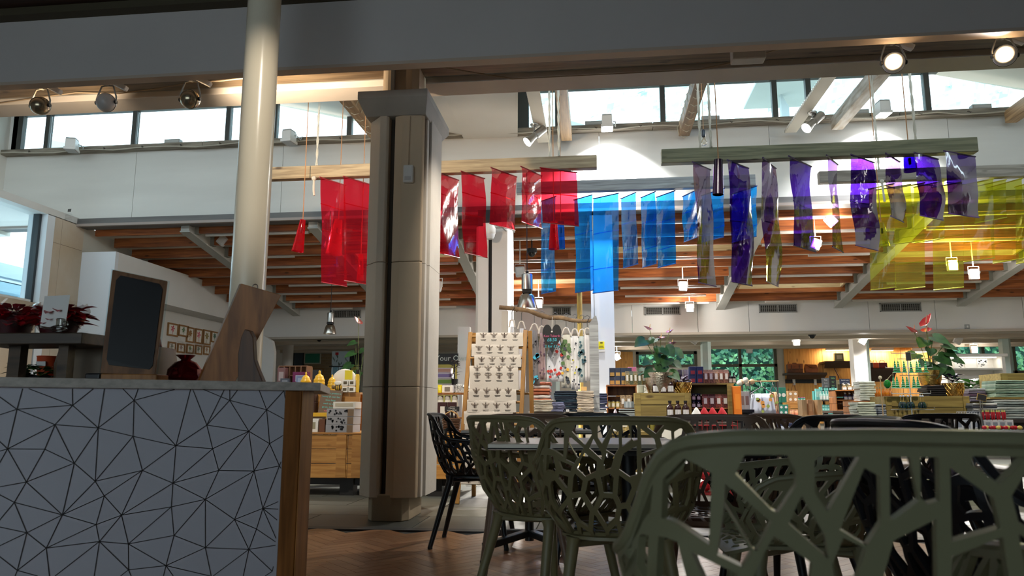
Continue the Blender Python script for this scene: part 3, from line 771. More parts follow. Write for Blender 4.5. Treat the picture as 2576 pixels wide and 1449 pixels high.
for px, py, lab in ((1366, 345, 'flat cream plank over the silver spot near the red films'), (1990, 318, 'flat cream plank with a round label over the second silver spot')):
    x = P(px, py, 10.6).x
    pl = thing('lamp_plank', lab, 'plank', (x, 8.6, 4.82))
    MB().box(-.085, .085, -2.1, 2.05, 0, .035).build('board', WPLANK, pl, bevel=.004)
    rv = MB()
    for i in range(60): rv.box(-.088, -.08, -2 + i * .068, -1.97 + i * .068, .0, .038)
    rv.build('edge_studs', OFFWHITE, pl, kind='stuff'); planks.append(pl)
dm = MB().lathe([(0, -.004), (.05, -.004), (.05, 0), (0, 0)], 16).build('round_label', M('grey disc', (120, 118, 112), .6), planks[1]); dm.scale = (1, 2.0, 1); dm.location = (0, -.78, -.001)

# ---- hanging timber beams with coloured films
def hang_beam(a, b, Y, mat, label, h=.145, w_=.1):
    """a, b: lower end points in the photograph on the plane y = Y"""
    A, B = P(a[0], a[1], Y), P(b[0], b[1], Y); z = (A.z + B.z) / 2
    o = MB().box(A.x, B.x, Y - w_ / 2, Y + w_ / 2, z, z + h).build('hanging_beam', mat, bevel=.006)
    tag(o, label, 'beam'); return o, z
red_b, zr = hang_beam((679, 456), (1502, 423), 7.8, TANBEAM, 'tan hanging timber carrying the red films')
pur_b, zp = hang_beam((1664, 416), (2456, 383), 7.2, OLDBEAM, 'green grey hanging timber carrying the purple films')
blu_b, zb = hang_beam((1300, 494), (1900, 464), 9.2, GREYBEAM, 'silver grey hanging timber carrying the blue films')
yel_b, zy = hang_beam((2060, 464), (2700, 440), 9.0, WOOD('dusty timber', (150, 142, 128), (116, 106, 92), 0), 'dusty brown hanging timber carrying the yellow films')
FR = FILM('red film', (244, 50, 72), haze=.22); FBL = FILM('blue film', (40, 152, 240), haze=.16); FPU = FILM('purple film', (62, 22, 150), .09, haze=.05); FY = FILM('yellow film', (226, 228, 104), .07, haze=.08)
FGR = FILM('sheen greyed purple film', (120, 88, 150), .13)  # purple film with its grey reflection put into the paler tint
RODM = {'red': CM((150, 24, 34), .3), 'blue': CM((30, 70, 150), .3), 'purple': CM((60, 34, 92), .3), 'yellow': CM((186, 178, 50), .3)}
rnd = random.Random(11)
def film(color, mat, z, tl, tr, bl, br, label, group, seam=(.42,), curl=.012):
    A, B = PZ(tl[0], tl[1], z), PZ(tr[0], tr[1], z)
    # keep the rod a believable length and depth run
    d = B - A
    if abs(d.y) > .34: d.y = .34 * (1 if d.y > 0 else -1); B = P(tr[0], tr[1], A.y + d.y); B.z = z
    za, zb_ = P(bl[0], bl[1], A.y).z, P(br[0], br[1], B.y).z
    zl = (za + zb_) / 2
    mid = (A + B) / 2
    o = thing('hanging_film', label, 'film sheet', mid, 0, group)
    nx, nz = 8, 16; dirv = (B - A).normalized(); nrm = Vector((dirv.y, -dirv.x, 0))
    ph, am = rnd.random() * 6, curl * (.6 + rnd.random()); sk = P(bl[0], bl[1], A.y).x - A.x
    vs, fs = [], []
    for j in range(nz + 1):
        v = j / nz
        for i in range(nx + 1):
            u = i / nx
            p = A.lerp(B, u); p = Vector((p.x + sk * v, p.y, z + (zl - z) * v))
            k = am * math.sin(math.pi * v) ** .8 * (math.sin(u * 3.1 + ph) + .6 * math.sin(v * 5 + ph * 2)) + am * .35 * math.sin(v * 11 + u * 7 + ph)
            vs.append(p + nrm * k - mid)
    for j in range(nz):
        for i in range(nx):
            a = j * (nx + 1) + i; fs.append((a, a + 1, a + nx + 2, a + nx + 1))
    m = MB(); m.add(vs, fs); m.build('film', mat, o, smooth=True, angle=180)
    rm = RODM[color]
    MB().tube([A - mid - dirv * .01, B - mid + dirv * .01], .008, 6).build('top_rod', rm, o)
    b0, b1 = vs[nz * (nx + 1)], vs[-1]
    MB().tube([b0, b1], .006, 6).build('bottom_rod', rm, o)
    for s_ in seam:
        j = int(nz * s_); q = [vs[j * (nx + 1) + i] - nrm * .004 for i in range(nx + 1)]
        sm = MB(); o2 = [Vector(x) - Vector((0, 0, .012)) for x in q]
        sm.add(q + o2, [(i, i + 1, nx + 2 + i, nx + 1 + i) for i in range(nx)]); sm.build('seam', mat, o, smooth=True, angle=180)
    return o
RED = [((806, 446), (869, 466), (808, 711), (871, 720)), ((865, 444), (935, 466), (866, 706), (936, 717)), ((1032, 441), (1094, 456), (1036, 640), (1100, 651)),
       ((1094, 431), (1153, 457), (1096, 636), (1154, 647)), ((1161, 431), (1218, 449), (1168, 639), (1224, 646)), ((1236, 422), (1299, 451), (1232, 562), (1297, 580)),
       ((1311, 419), (1362, 447), (1313, 556), (1366, 577)), ((1360, 422), (1450, 434), (1365, 560), (1455, 568))]
for i, q in enumerate(RED):
    film('red', FR, zr - .012, *q, '%s red film sheet along the tan hanging timber from its lit end' % ORD[i], 'red films', (.27, .55) if i < 5 else (.45,))
BLUE = [((1362, 506), (1398, 494), (1361, 740), (1399, 731)), ((1444, 503), (1490, 490), (1447, 739), (1487, 727)), ((1493, 500), (1556, 486), (1491, 738), (1559, 730)),
        ((1562, 500), (1599, 484), (1568, 677), (1601, 661)), ((1613, 497), (1648, 482), (1616, 676), (1653, 660)), ((1652, 496), (1697, 480), (1654, 675), (1700, 661)),
        ((1718, 494), (1752, 478), (1721, 613), (1755, 593)), ((1765, 492), (1821, 474), (1765, 612), (1821, 594)), ((1842, 488), (1903, 468), (1842, 612), (1903, 593))]
for i, q in enumerate(BLUE):
    film('blue', FBL, zb - .012, *q, '%s blue film sheet along the silver timber from its red end' % ORD[i], 'blue films', (.4, .75))
PURP = [((1743, 408), (1787, 427), (1756, 712), (1802, 720)), ((1831, 403), (1882, 423), (1843, 708), (1898, 719)), ((1920, 397), (1952, 423), (1928, 711), (1972, 717)),
        ((1985, 393), (2040, 420), (1996, 614), (2041, 638)), ((2080, 391), (2107, 414), (2094, 620), (2122, 636)), ((2142, 389), (2199, 409), (2152, 615), (2210, 632)),
        ((2229, 386), (2263, 407), (2241, 544), (2271, 558)), ((2301, 384), (2359, 400), (2317, 543), (2377, 552)), ((2376, 380), (2452, 394), (2387, 535), (2462, 549))]
for i, q in enumerate(PURP):
    film('purple', FGR if i in (0, 2, 4, 6) else FPU, zp - .012, *q, '%s %s film sheet along the green grey timber from its bulb end' % (ORD[i], 'sheen greyed purple' if i in (0, 2, 4, 6) else 'deep purple'), 'purple films', (.5,), .02)
YEL = [((2185, 476), (2248, 462), (2190, 732), (2250, 720)), ((2250, 474), (2325, 460), (2251, 729), (2340, 722)), ((2345, 472), (2420, 458), (2348, 730), (2434, 722)),
       ((2420, 466), (2498, 450), (2424, 662), (2523, 645)), ((2485, 472), (2570, 446), (2497, 663), (2580, 648)), ((2554, 470), (2620, 452), (2556, 665), (2640, 650)), ((2300, 471), (2375, 455), (2300, 612), (2375, 598)), ((2205, 478), (2290, 464), (2215, 622), (2300, 604)), ((2450, 470), (2530, 452), (2452, 560), (2532, 548))]
for i, q in enumerate(YEL):
    film('yellow', FY, zy - .012 - .004 * i, *q, ['%s full length yellow film sheet along the dusty timber' % ORD[i], 'short yellow film layered behind the last two purple sheets', 'short yellow film layered behind the pale purple sheets', 'shortest yellow film at the outer end of the timber'][0 if i < 6 else i - 5], 'yellow films', (.2, .5, .78))
# ---- ropes and strings
def rope(x, y, z0, z1, label, r=.014, tail=0):
    o = thing('rope', label, 'rope', (x, y, z0))
    n = int((z1 - z0) / .05)
    for k in (0, 1):
        MB().tube([(r * .5 * math.cos(i * 1.1 + k * math.pi), r * .5 * math.sin(i * 1.1 + k * math.pi), i * (z1 - z0) / n) for i in range(n + 1)], r * .62, 5).build('strand', ROPE, o)
    if tail:
        MB().ball((0, -.06, -.16), .028, 8, 6).build('knot', ROPE, o)
        MB().tube([(0, -.06, -.16), (.004, -.065, -.3), (.012, -.062, -.16 - tail)], .013, 6).build('tail', ROPE, o)
    return o
for px, Y, z, zt, lab, tail in ((798, 7.8, zr + .145, 4.99, 'knotted white rope at the lit end of the red timber', .2), (1383, 7.8, zr + .145, 4.99, 'white rope at the dim end of the red timber, outer strand', 0), (1406, 7.75, zr + .145, 4.99, 'white rope at the dim end of the red timber, against the tan tie', 0),
        (1762, 7.25, zp + .145, 4.99, 'white rope beside the dark hanging bulb', 0), (1789, 7.15, zp + .145, 4.99, 'white rope between the hanging bulb and the orange twine', 0), (2306, 7.2, zp + .145, 5.6, 'white rope at the outer end of the purple timber', 0), (2207, 9.0, zy + .145, 5.3, 'white rope passing in front of the lit flood lamp', .25)):
    rope(P(px, 380, Y).x, Y, z, zt, lab, tail=tail)
def tube_lamp(px, Y, ytop, ybot, wt, wb, mat, label, tilt=0, zt=4.95):
    A, B = P(px, ytop, Y), P(px, ybot, Y); k = Y / F
    o = thing('film_tube', label, 'lampshade', A, 0, 'rolled film shades')
    L = A.z - B.z
    prof = [(wb * k / 2, -L), (wt * k / 2, 0)]
    m = MB(); n = 20; mt = Matrix.Rotation(tilt, 3, 'Y')
    for (r_, z_) in prof:
        for j in range(n):
            a = 2 * math.pi * j / n; m.v.append(tuple(mt @ Vector((r_ * math.cos(a), r_ * math.sin(a), z_))))
    m.f += [(j, (j + 1) % n, n + (j + 1) % n, n + j) for j in range(n)]
    m.build('shade', mat, o, smooth=True)
    MB().tube([(0, 0, 0), (0, 0, zt - A.z)], .005, 5).build('twine', TWINE, o)
    hl = mt @ Vector((0, 0, -L * .25)); MB().lathe([(.012, hl.z - .06), (.014, hl.z), (0, hl.z + .01)], 8, (hl.x, hl.y, 0)).build('bulb_holder', BLACK, o)
    return o
tube_lamp(762, 7.6, 553, 633, 14, 32, FR, 'rolled red film shade hanging clear of the others beside the white pole', R(7), 5.6)
tube_lamp(852, 8.1, 552, 640, 20, 44, FR, 'rolled red film shade glowing behind the first red sheet', R(6), 5.5)
tube_lamp(908, 8.2, 640, 706, 12, 18, FR, 'slim rolled red film shade low beside the clad column', 0, 5.14)
tube_lamp(1393, 8.3, 557, 627, 17, 28, FR, 'rolled red film shade below the last red sheet', 0, 4.95)
tube_lamp(1411, 9.0, 558, 626, 16, 20, FBL, 'rolled blue film shade touching the red one', 0, 4.95)
tube_lamp(1807, 7.0, 402, 490, 22, 27, CM((26, 14, 34), .2), 'dark rolled purple shade hanging on orange twine', R(3), 4.95)
tube_lamp(2287, 7.3, 388, 431, 26, 31, FPU, 'short rolled purple shade beside the eighth purple sheet', 0, 5.6)
tube_lamp(2216, 8.6, 560, 620, 14, 26, FY, 'rolled yellow film shade beside the long purple sheet', R(-4), 5.86)
A = P(1770, 342, 8.2)
bu = thing('hanging_bulb', 'bare clear bulb in a dark holder hanging on orange twine', 'bulb', A)
MB().lathe([(.012, .075), (.021, .06), (.024, 0), (.02, -.012)], 12).build('holder', CM((30, 40, 52), .4), bu, smooth=True)
MB().lathe([(.014, -.012), (.024, -.04), (.036, -.075), (.03, -.105), (0, -.118)], 14).build('globe', FILM('clear bulb glass', (240, 238, 230), .2, 0), bu, smooth=True)
MB().tube([(-.008, 0, -.02), (-.012, 0, -.07), (.012, 0, -.07), (.008, 0, -.02)], .002, 4).build('filament', CM((170, 130, 80)), bu)
MB().tube([(0, 0, .07), (0, 0, 4.93 - A.z)], .004, 4).build('twine', TWINE, bu)

# ---- track and the ball spots under the front beam
tk = thing('light_track', 'white lighting track under the front beam above the ball spots', 'track', (-4.0, 5.2, 3.52))
MB().box(-3.0, 1.30, -.022, .022, -.04, .0).build('rail', WPLASTIC, tk); MB().box(-3.0, 1.28, -.008, .008, -.043, -.04).build('slot', DARKGREY, tk)
MB().tube([(1.3, 0, -.02), (1.55, 0, -.05), (1.75, .02, -.02), (1.80, .05, .03)], .008, 5).build('cable', DARKGREY, tk)
tk2 = thing('light_track', 'white lighting track under the front beam above the two bright spots', 'track', (4.5, 5.2, 3.52))
xx0 = P(2098, 96, 5.2).x - 4.5
MB().box(xx0, 3.5, -.022, .022, -.04, 0).build('rail', WPLASTIC, tk2); MB().box(xx0 + .1, 3.5, -.008, .008, -.043, -.04).build('slot', DARKGREY, tk2)
for t_, a_, b_ in ((tk, -2.8, 1.2), (tk2, xx0 + .2, 3.3)):
    for i in range(4): MB().tube([(a_ + (b_ - a_) * i / 3, 0, -.005), (a_ + (b_ - a_) * i / 3, 0, .262)], .008, 6).build('dropper', WPLASTIC, t_)
HEADM = M('champagne lamp shell', (176, 160, 134), .22, .8)
def ball_spot(px, py, label, head, face, power=0, col=LAMPW):
    c = P(px, py, 5.2)
    o = thing('ball_spot', label, 'spot lamp', (c.x, 5.2, 3.478), 0, 'ball spots on the track')
    dz = c.z - 3.478
    MB().box(-.075, .075, -.025, .025, -.03, 0).build('adapter', WPLASTIC, o, bevel=.006)
    MB().cbox((.085, .02, -.055), (.15, .05, .04), Matrix.Rotation(R(28), 3, 'Y')).build('gear_box', WPLASTIC, o, bevel=.008)
    MB().tube([(0, 0, -.03), (0, 0, -.065)], .018, 8).build('stem', WPLASTIC, o)
    for s_ in (-1, 1):
        MB().tube([(0, 0, -.06), (s_ * .05, 0, -.07), (s_ * .083, 0, (dz - .06) / 2 - .03), (s_ * .083, 0, dz)], .007, 6).build('arm', GREYPAINT, o)
        MB().lathe([(.016, -.006), (.016, .006)], 10, (s_ * .083, 0, dz), Matrix.Rotation(R(90), 3, 'Y')).build('knob', BLACK, o)
    mt = Vector(face).normalized().to_track_quat('Z', 'Y').to_matrix()
    prof = [(.075 * math.sin(math.pi * i / 14), -.075 * math.cos(math.pi * i / 14)) for i in range(11)]
    h = MB(); h.lathe(prof[:], 20, (0, 0, dz), mt); hd = h.build('head', head, o, smooth=True, angle=60)
    MB().lathe([(.0765, -.004), (.0765, .002)], 20, (0, 0, dz), mt).build('band', DARKGREY, hd)
    d = mt @ Vector((0, 0, .052))
    MB().lathe([(0, 0), (.05, 0), (.05, .004), (0, .004)], 16, Vector((0, 0, dz)) + d, mt).build('lens', EMIT('warm lamp lens', (255, 214, 160), 14) if power else M('unlit lens', (120, 116, 108), .1), hd)
    if power:
        l = lamp('SPOT', 'ball spot light', o, Vector((0, 0, dz)) + d * 1.4, power, col, spot_size=R(95), spot_blend=.7, shadow_soft_size=.04); aim(l, face)
    return o
ball_spot(101, 266, 'bronze ball spot on the track, the one farthest from the white pole', HEADM, (-.7, .8, .9), 60)
ball_spot(267, 258, 'white ball spot on the track between two bronze ones', M('pale lamp shell', (196, 190, 186), .35), (-.2, 1, .35))
ball_spot(478, 250, 'bronze ball spot on the track beside the white pole', HEADM, (.42, 1, .3), 210)
ball_spot(2248, 158, 'warm lit ball spot under the front beam, aimed at the tables', WPLASTIC, (-.35, -.9, -.25), 26, (1, .8, .55))
ball_spot(2528, 140, 'cold white lit ball spot at the far end of the track', WPLASTIC, (-.5, -.85, -.2), 26, (.95, .98, 1))
eb = thing('junction_box', 'white junction box on the boards under the front beam', 'box', P(1882, 150, 5.75) )
MB().box(-.13, .13, -.06, .06, -.17, .0).build('housing', OFFWHITE, eb, bevel=.01); MB().box(-.1, .1, -.062, -.058, -.07, -.03).build('cover', M('cover tan', (176, 160, 132), .6), eb)
eb.location.z = 3.775
cbl = [PZ(px, py, 3.70) for px, py in ((1044, 160), (1100, 172), (1200, 190), (1290, 207), (1400, 216), (1540, 217), (1660, 205), (1760, 188), (1860, 160), (1960, 130), (2030, 108), (2070, 104), (2098, 95))]
tag(MB().tube([(p.x, min(p.y, 6.09), 3.72) for p in cbl], .007, 5).build('cable', M('beam cable', (150, 132, 108), .7)), 'loose cable swagged along the boards behind the front beam towards the lit spots', 'cable')
cbl = [PZ(px, py, 3.72) for px, py in ((0, 262), (100, 248), (190, 236), (300, 238), (400, 225), (470, 212), (560, 206), (700, 190), (760, 186), (830, 178), (900, 172))]
tag(MB().tube([(p.x, min(p.y, 6.09), 3.73) for p in cbl], .006, 5).build('cable', MATS['beam cable']), 'loose cable swagged along the boards behind the ball spots', 'cable')

# ---- silver spots on the planks
def can_spot(px, py, Y, d, label, power, zt):
    c = P(px, py, Y); o = thing('can_spot', label, 'spot lamp', (c.x + .02, Y, zt), 0, 'silver can spots')
    dz = c.z - zt
    MB().lathe([(0, -.03), (.05, -.03), (.06, -.012), (.06, 0)], 18).build('ceiling_rose', STEEL, o, smooth=True)
    MB().tube([(0, 0, -.03), (0, 0, dz + .03)], .011, 8).build('stem', STEEL, o)
    MB().tube([(.01, 0, -.03), (.07, 0, dz * .5), (.09, 0, dz + .06)], .004, 5).build('cable', GREYPAINT, o)
    mt = Vector(d).normalized().to_track_quat('Z', 'Y').to_matrix()
    b = MB().lathe([(.0, -.20), (.055, -.20), (.06, -.19), (.06, -.02), (.05, -.015)], 20, (0, 0, dz), mt).build('body', STEEL, o, smooth=True)
    MB().lathe([(.048, -.02), (.048, .03), (.075, .15), (.072, .15), (.05, .05)], 20, (0, 0, dz), mt).build('reflector', STEEL, o, smooth=True)
    MB().lathe([(0, .13), (.069, .13), (.069, .134), (0, .134)], 20, (0, 0, dz), mt).build('lens', EMIT('white lamp lens', (255, 250, 240), 16), o)
    l = lamp('SPOT', 'can spot light', o, Vector((0, 0, dz)) + mt @ Vector((0, 0, .16)), power, (1, .95, .86), spot_size=R(70), spot_blend=.6, shadow_soft_size=.05); aim(l, d)
can_spot(1341, 343, 9.9, (-.75, -.35, -.75), 'silver can spot hanging from the cream plank near the red films', 150, 4.82)
can_spot(2041, 308, 9.9, (-.8, -.35, -.75), 'silver can spot hanging from the cream plank over the purple timber', 150, 4.82)
# ---- box floods along the timber sill
def flood(px, py, label, on, yaw=0.0, Y=10.45):
    c = P(px, py, Y); o = thing('flood_lamp', label, 'flood lamp', (c.x, Y, ZS), yaw, 'box floods on the timber sill')
    dz = c.z - ZS
    MB().box(-.075, .075, -.11, .07, dz - .02, dz + .12).build('housing', WPLASTIC, o, bevel=.008)
    f = MB()
    for i in range(6): f.box(-.07, .07, -.1 + i * .027, -.092 + i * .027, dz + .12, dz + .14)
    f.build('cooling_fins', GREYPAINT, o, kind='stuff')
    MB().box(-.088, .088, -.125, .085, dz - .06, dz - .02).build('rim', WPLASTIC, o, bevel=.005)
    MB().box(-.078, .078, -.115, .075, dz - .066, dz - .06).build('lens', EMIT('flood lens', (250, 252, 255), 22) if on else M('unlit flood glass', (150, 150, 150), .1), o)
    MB().tube([(.09, -.02, dz + .05), (.125, 0, dz + .05), (.125, .1, dz + .02), (.09, .2, 0)], .008, 5).build('bracket', GREYPAINT, o)
    if on:
        l = lamp('SPOT', 'flood light', o, (0, .0, dz - .09), 240, (.96, .98, 1), spot_size=R(118), spot_blend=.6, shadow_soft_size=.05); aim(l, (0, .35, -1))
flood(182, 372, 'white box flood, switched off, on the sill near the end window pane', False, R(18))
flood(729, 352, 'white box flood, switched off, on the sill just past the white pole', False, R(-8))
flood(1527, 316, 'lit white box flood washing the upper wall above the end of the red timber', True)
flood(2219, 281, 'lit white box flood washing the upper wall behind the purple timber', True, R(6))
for px, py, lab in ((425, 360, 'low grey ballast box on the sill below the middle pane by the white pole'), (1494, 331, 'low grey ballast box on the sill beside the lit flood near the red timber'), (1790, 299, 'low grey ballast box on the sill behind the string lit tie'), (2167, 274, 'low grey ballast box on the sill beside the flaking white tie'), (2477, 262, 'low grey ballast box on the sill near the sloping roof end')):
    c = P(px, py, 10.6); o = thing('ballast_box', lab, 'box', (c.x, 10.72, ZS))
    MB().box(-.13, .13, -.05, .05, 0, .065).build('housing', GREYPAINT, o, bevel=.006); MB().box(-.11, .11, -.052, -.048, .012, .05).build('cover', M('ballast cover', (168, 168, 164), .5), o)

# ---- pendants with bell reflectors, hanging from the sloping ceiling
def pendant(px, ytop, ybot, Y, label, on):
    A, B = P(px, ytop, Y), P(px, ybot, Y); h = A.z - B.z
    o = thing('bell_pendant', label, 'pendant lamp', (A.x, Y, B.z), 0, 'steel bell pendants')
    MB().lathe([(0, h), (.15 * h, h), (.16 * h, h - .015), (.16 * h, h * .56), (.13 * h, h * .54)], 18).build('ballast_tube', STEEL, o, smooth=True)
    MB().box(-.13 * h, .13 * h, -.05, .05, h * .46, h * .54).build('collar', DARKGREY, o)
    r = .30 * h
    MB().lathe([(.12 * h, h * .46), (.2 * h, h * .38), (r * .84, h * .22), (r, h * .03), (r, 0), (r * .97, .0), (r * .8, h * .22), (.1 * h, h * .42)], 26).build('reflector', M('polished bell', (188, 180, 170), .24, 1), o, smooth=True, angle=70)
    MB().lathe([(0, h * .04), (r * .86, h * .04), (r * .86, h * .05), (0, h * .05)], 18).build('lens', EMIT('pendant lens', (255, 250, 244), 26) if on else M('unlit pendant glass', (150, 146, 140), .2), o)
    zt = ceil_z(Y) + .10
    MB().tube([(0, 0, h), (0, 0, zt - B.z)], .006, 5).build('flex', DARKGREY, o); MB().ball((0, 0, h + .03), .022, 8, 6).build('hook', DARKGREY, o)
    if on:
        l = lamp('SPOT', 'pendant light', o, (0, 0, h * .02), 260, (1, .93, .84), spot_size=R(130), spot_blend=.5, shadow_soft_size=.1); aim(l, (0, 0, -1))
pendant(832, 787, 840, 13.2, 'steel bell pendant with a slanting flex, between the white pole and the clad column', False)
pendant(1083, 770, 828, 12.0, 'steel bell pendant just past the clad column', False)
pendant(1326, 690, 778, 9.4, 'large lit steel bell pendant above the ladder of tea towels', True)
# ---- small square floods of the rear ceiling
def yoke_spot(px, py, Y, label, on, tilt=0.0, power=120, zt=None, col=(1, .95, .88), d=(0, -.3, -1), s=.85):
    c = P(px, py, Y); zt = (ceil_z(Y) + .10 if Y < YB else ZB0) if zt is None else zt
    o = thing('yoke_spot', label, 'spot lamp', (c.x, Y, c.z), 0, 'square yoke spots')
    w_ = .085 * s; h_ = .1 * s
    m = Matrix.Rotation(tilt, 3, 'Y')
    MB().cbox((0, 0, 0), (2 * w_, .1 * s, 2 * h_), m).build('housing', M('pale grey lamp case', (204, 200, 196), .4), o, bevel=.015)
    MB().cbox((0, -.055 * s, .0), (1.5 * w_, .012, 1.4 * h_), m).build('lens', EMIT('spot lens', (255, 250, 242), 24) if on else M('dim lens', (226, 222, 216), .15), o)
    MB().tube([m @ Vector((-w_, 0, 0)), m @ Vector((-w_ * 1.15, 0, 0)), (-w_ * 1.15, 0, h_ * 1.5), (w_ * 1.15, 0, h_ * 1.5), m @ Vector((w_ * 1.15, 0, 0)), m @ Vector((w_, 0, 0))], .008, 5).build('yoke', WPLASTIC, o)
    MB().tube([(0, 0, h_ * 1.5), (0, 0, zt - c.z)], .01, 6).build('stem', WPLASTIC, o)
    if on:
        l = lamp('SPOT', 'yoke light', o, (0, -.1 * s, -.02), power, col, spot_size=R(125), spot_blend=.7, shadow_soft_size=.06); aim(l, d)
        l2 = lamp('POINT', 'yoke glow', o, (0, -.13 * s, 0), power * .07, col, shadow_soft_size=.05)
yoke_spot(1308, 684, 11.9, 'square yoke spot beside the square white column, seen from behind', False, R(-4))
yoke_spot(1718, 720, 13.2, 'square yoke spot hanging over the blue tins', True, R(3), 90)
yoke_spot(2052, 615, 11.6, 'square yoke spot below the purple films, tilted', True, R(22), 90, d=(.3, -.3, -1))
yoke_spot(2090, 555, 11.2, 'square yoke spot half hidden by a violet film, steeply tilted', True, R(-40), 90, d=(.6, -.2, -.8))
yoke_spot(1735, 775, 15.0, 'bright yoke spot beside a vent on the back wall', True, 0, 150, d=(0, -.2, -1))
yoke_spot(1355, 765, 14.0, 'bright yoke spot right behind the large bell pendant', True, 0, 150)
yoke_spot(2450, 690, 12.6, 'bright yoke spot beside the yellow films', True, 0, 150)
yoke_spot(2395, 668, 12.2, 'bright yoke spot glowing through the yellow films', True, 0, 190)
yoke_spot(1100, 720, 11.6, 'yoke spot half hidden behind the clad column', False, R(10))
yoke_spot(560, 605, 11.6, 'yoke spot tucked behind the white pole near the joists', False, R(40))
yoke_spot(640, 585, 12.0, 'yoke spot on the far side of the white pole', True, R(-20), 100, d=(-.3, .3, -1))
yoke_spot(1552, 898, 18.4, 'bright yoke spot over the honey panel behind the square white column', True, R(-30), 90, d=(.4, .2, -1))
yoke_spot(1748, 856, 17.2, 'white yoke spot over the garden window beside the anthurium', False, R(35))
yoke_spot(1885, 880, 18.8, 'white yoke spot in front of the ivy window', False, 0)
yoke_spot(2003, 860, 17.0, 'bright yoke spot in front of the honey wall panels', True, 0, 80, d=(0, .5, -1))
yoke_spot(2170, 857, 16.6, 'chrome yoke spot in front of the slim white column', True, R(30), 60, d=(.4, .3, -1))
yoke_spot(2410, 855, 16.4, 'chrome yoke spot near the white shelf unit, tilted', False, R(30))
yoke_spot(2450, 880, 18.6, 'chrome yoke spot in front of the ivy above the white shelf unit', True, 0, 40, d=(-.2, .4, -1))
# warm strip lamps over the bag shelves
for k, (a, b, y) in enumerate(((2068, 2128, 878), (2180, 2234, 879), (2280, 2318, 882))):
    x0, x1 = fx(a), fx(b); zc = P(a, y, YF - .35).z
    o = thing('strip_lamp', ['white strip lamp over the dark upper bag shelf', 'white strip lamp past the slim white column', 'bright strip lamp glowing behind the red anthurium'][k], 'strip lamp', ((x0 + x1) / 2, YF - .35, zc), 0, 'strip lamps')
    L = (x1 - x0) / 2
    MB().box(-L, L, -.05, .05, -.03, .06).build('casing', WPLASTIC, o, bevel=.006); MB().box(-L + .01, L - .01, -.045, .045, -.04, -.03).build('tube', EMIT('warm strip', (255, 226, 170), 4), o)
    for s_ in (-1, 1): MB().tube([(s_ * L * .85, 0, .06), (s_ * L * .85, 0, ZB0 - zc)], .005, 4).build('hanger', DARKGREY, o)
    l = lamp('AREA', 'strip light', o, (0, .05, -.05), 3, (1, .82, .55), shape='RECTANGLE', size=2 * L, size_y=.08); aim(l, (0, .45, -1))
# ---- dome cameras
def dome(px, py, Y, label, s=1.0, zt=None):
    c = P(px, py, Y); o = thing('dome_camera', label, 'camera', c)
    MB().lathe([(.045 * s, 0), (.07 * s, .01), (.07 * s, .06 * s), (0, .06 * s)], 18).build('housing', DARKGREY, o, smooth=True)
    MB().lathe([(0, -.055 * s), (.03 * s, -.045 * s), (.05 * s, -.02 * s), (.056 * s, .01)], 18).build('dome', M('dark dome', (24, 24, 26), .1), o, smooth=True)
    if zt: MB().tube([(0, 0, .05), (0, 0, zt - c.z)], .012, 6).build('stem', DARKGREY, o)
dome(803, 853, YB + .3, 'small dark dome camera under the rear soffit near the slanting flex pendant', 1.1, ZB0)
dome(1069, 853, YB + .3, 'small dark dome camera under the rear soffit just past the clad column', 1.1, ZB0)
dome(1338, 637, 11.8, 'small dark dome camera among the pine joists', 1.2, ceil_z(11.8) + .1)
dome(2043, 845, YB + .3, 'small dark dome camera under the rear soffit beside a bright yoke spot', 1.1, ZB0)
dc = thing('dome_camera', 'large white dome camera on an arm on the white clad column', 'camera', P(1232, 590, 10.25))
MB().lathe([(.075, 0), (.085, .02), (.085, .09), (.06, .14), (0, .15)], 22).build('housing', WPLASTIC, dc, smooth=True)
MB().lathe([(0, -.08), (.05, -.065), (.072, -.03), (.075, 0)], 22).build('dome', M('milky dome', (206, 208, 210), .15), dc, smooth=True)
MB().tube([(.04, .0, .1), (.18, .05, .12), (.22, .22, .10)], .02, 8).build('arm', GREYPAINT, dc)

# added downlights, out of sight: one brightens the pole, four brighten the shop goods
for k, (x, y, z, d, pw, sz, lab) in enumerate(((-.9, 2.2, 3.93, (-1.2, 2.0, -1.3), 55, 34, 'small added downlight, out of view in the cafe ceiling, lighting the cream pole'),
        (-.75, 5.34, 3.78, (-.05, 1.6, -2.3), 120, 66, 'added downlight hidden behind the front beam, lighting the towel ladder'), (-2.75, 5.34, 3.78, (.05, 2.2, -2.5), 80, 66, 'added downlight hidden behind the front beam, lighting the pine display unit'),
        (.9, 5.34, 3.78, (.05, 3.2, -3.0), 120, 62, 'added downlight hidden behind the front beam, lighting the bottle crates'), (3.2, 5.34, 3.78, (.1, 3.2, -3.0), 120, 62, 'added downlight hidden behind the front beam, lighting the glass trees'))):
    dl = thing('added_downlight', lab, 'spot lamp', (x, y, z), 0, 'added downlights'); h = .16 if k == 0 else .06
    MB().lathe([(.04, -h), (.055, -h + .01), (.055, -.02), (.03, 0), (0, 0)], 16).build('housing', BLACK, dl, smooth=True); MB().lathe([(0, -h + .01), (.04, -h + .01), (.04, -h + .014), (0, -h + .014)], 14).build('lens', EMIT('warm lamp lens', (255, 214, 160), 14), dl)
    l = lamp('SPOT', 'downlight', dl, (0, 0, -h - .01), pw, (1, .9, .76), spot_size=R(sz), spot_blend=.8, shadow_soft_size=.04); aim(l, d)
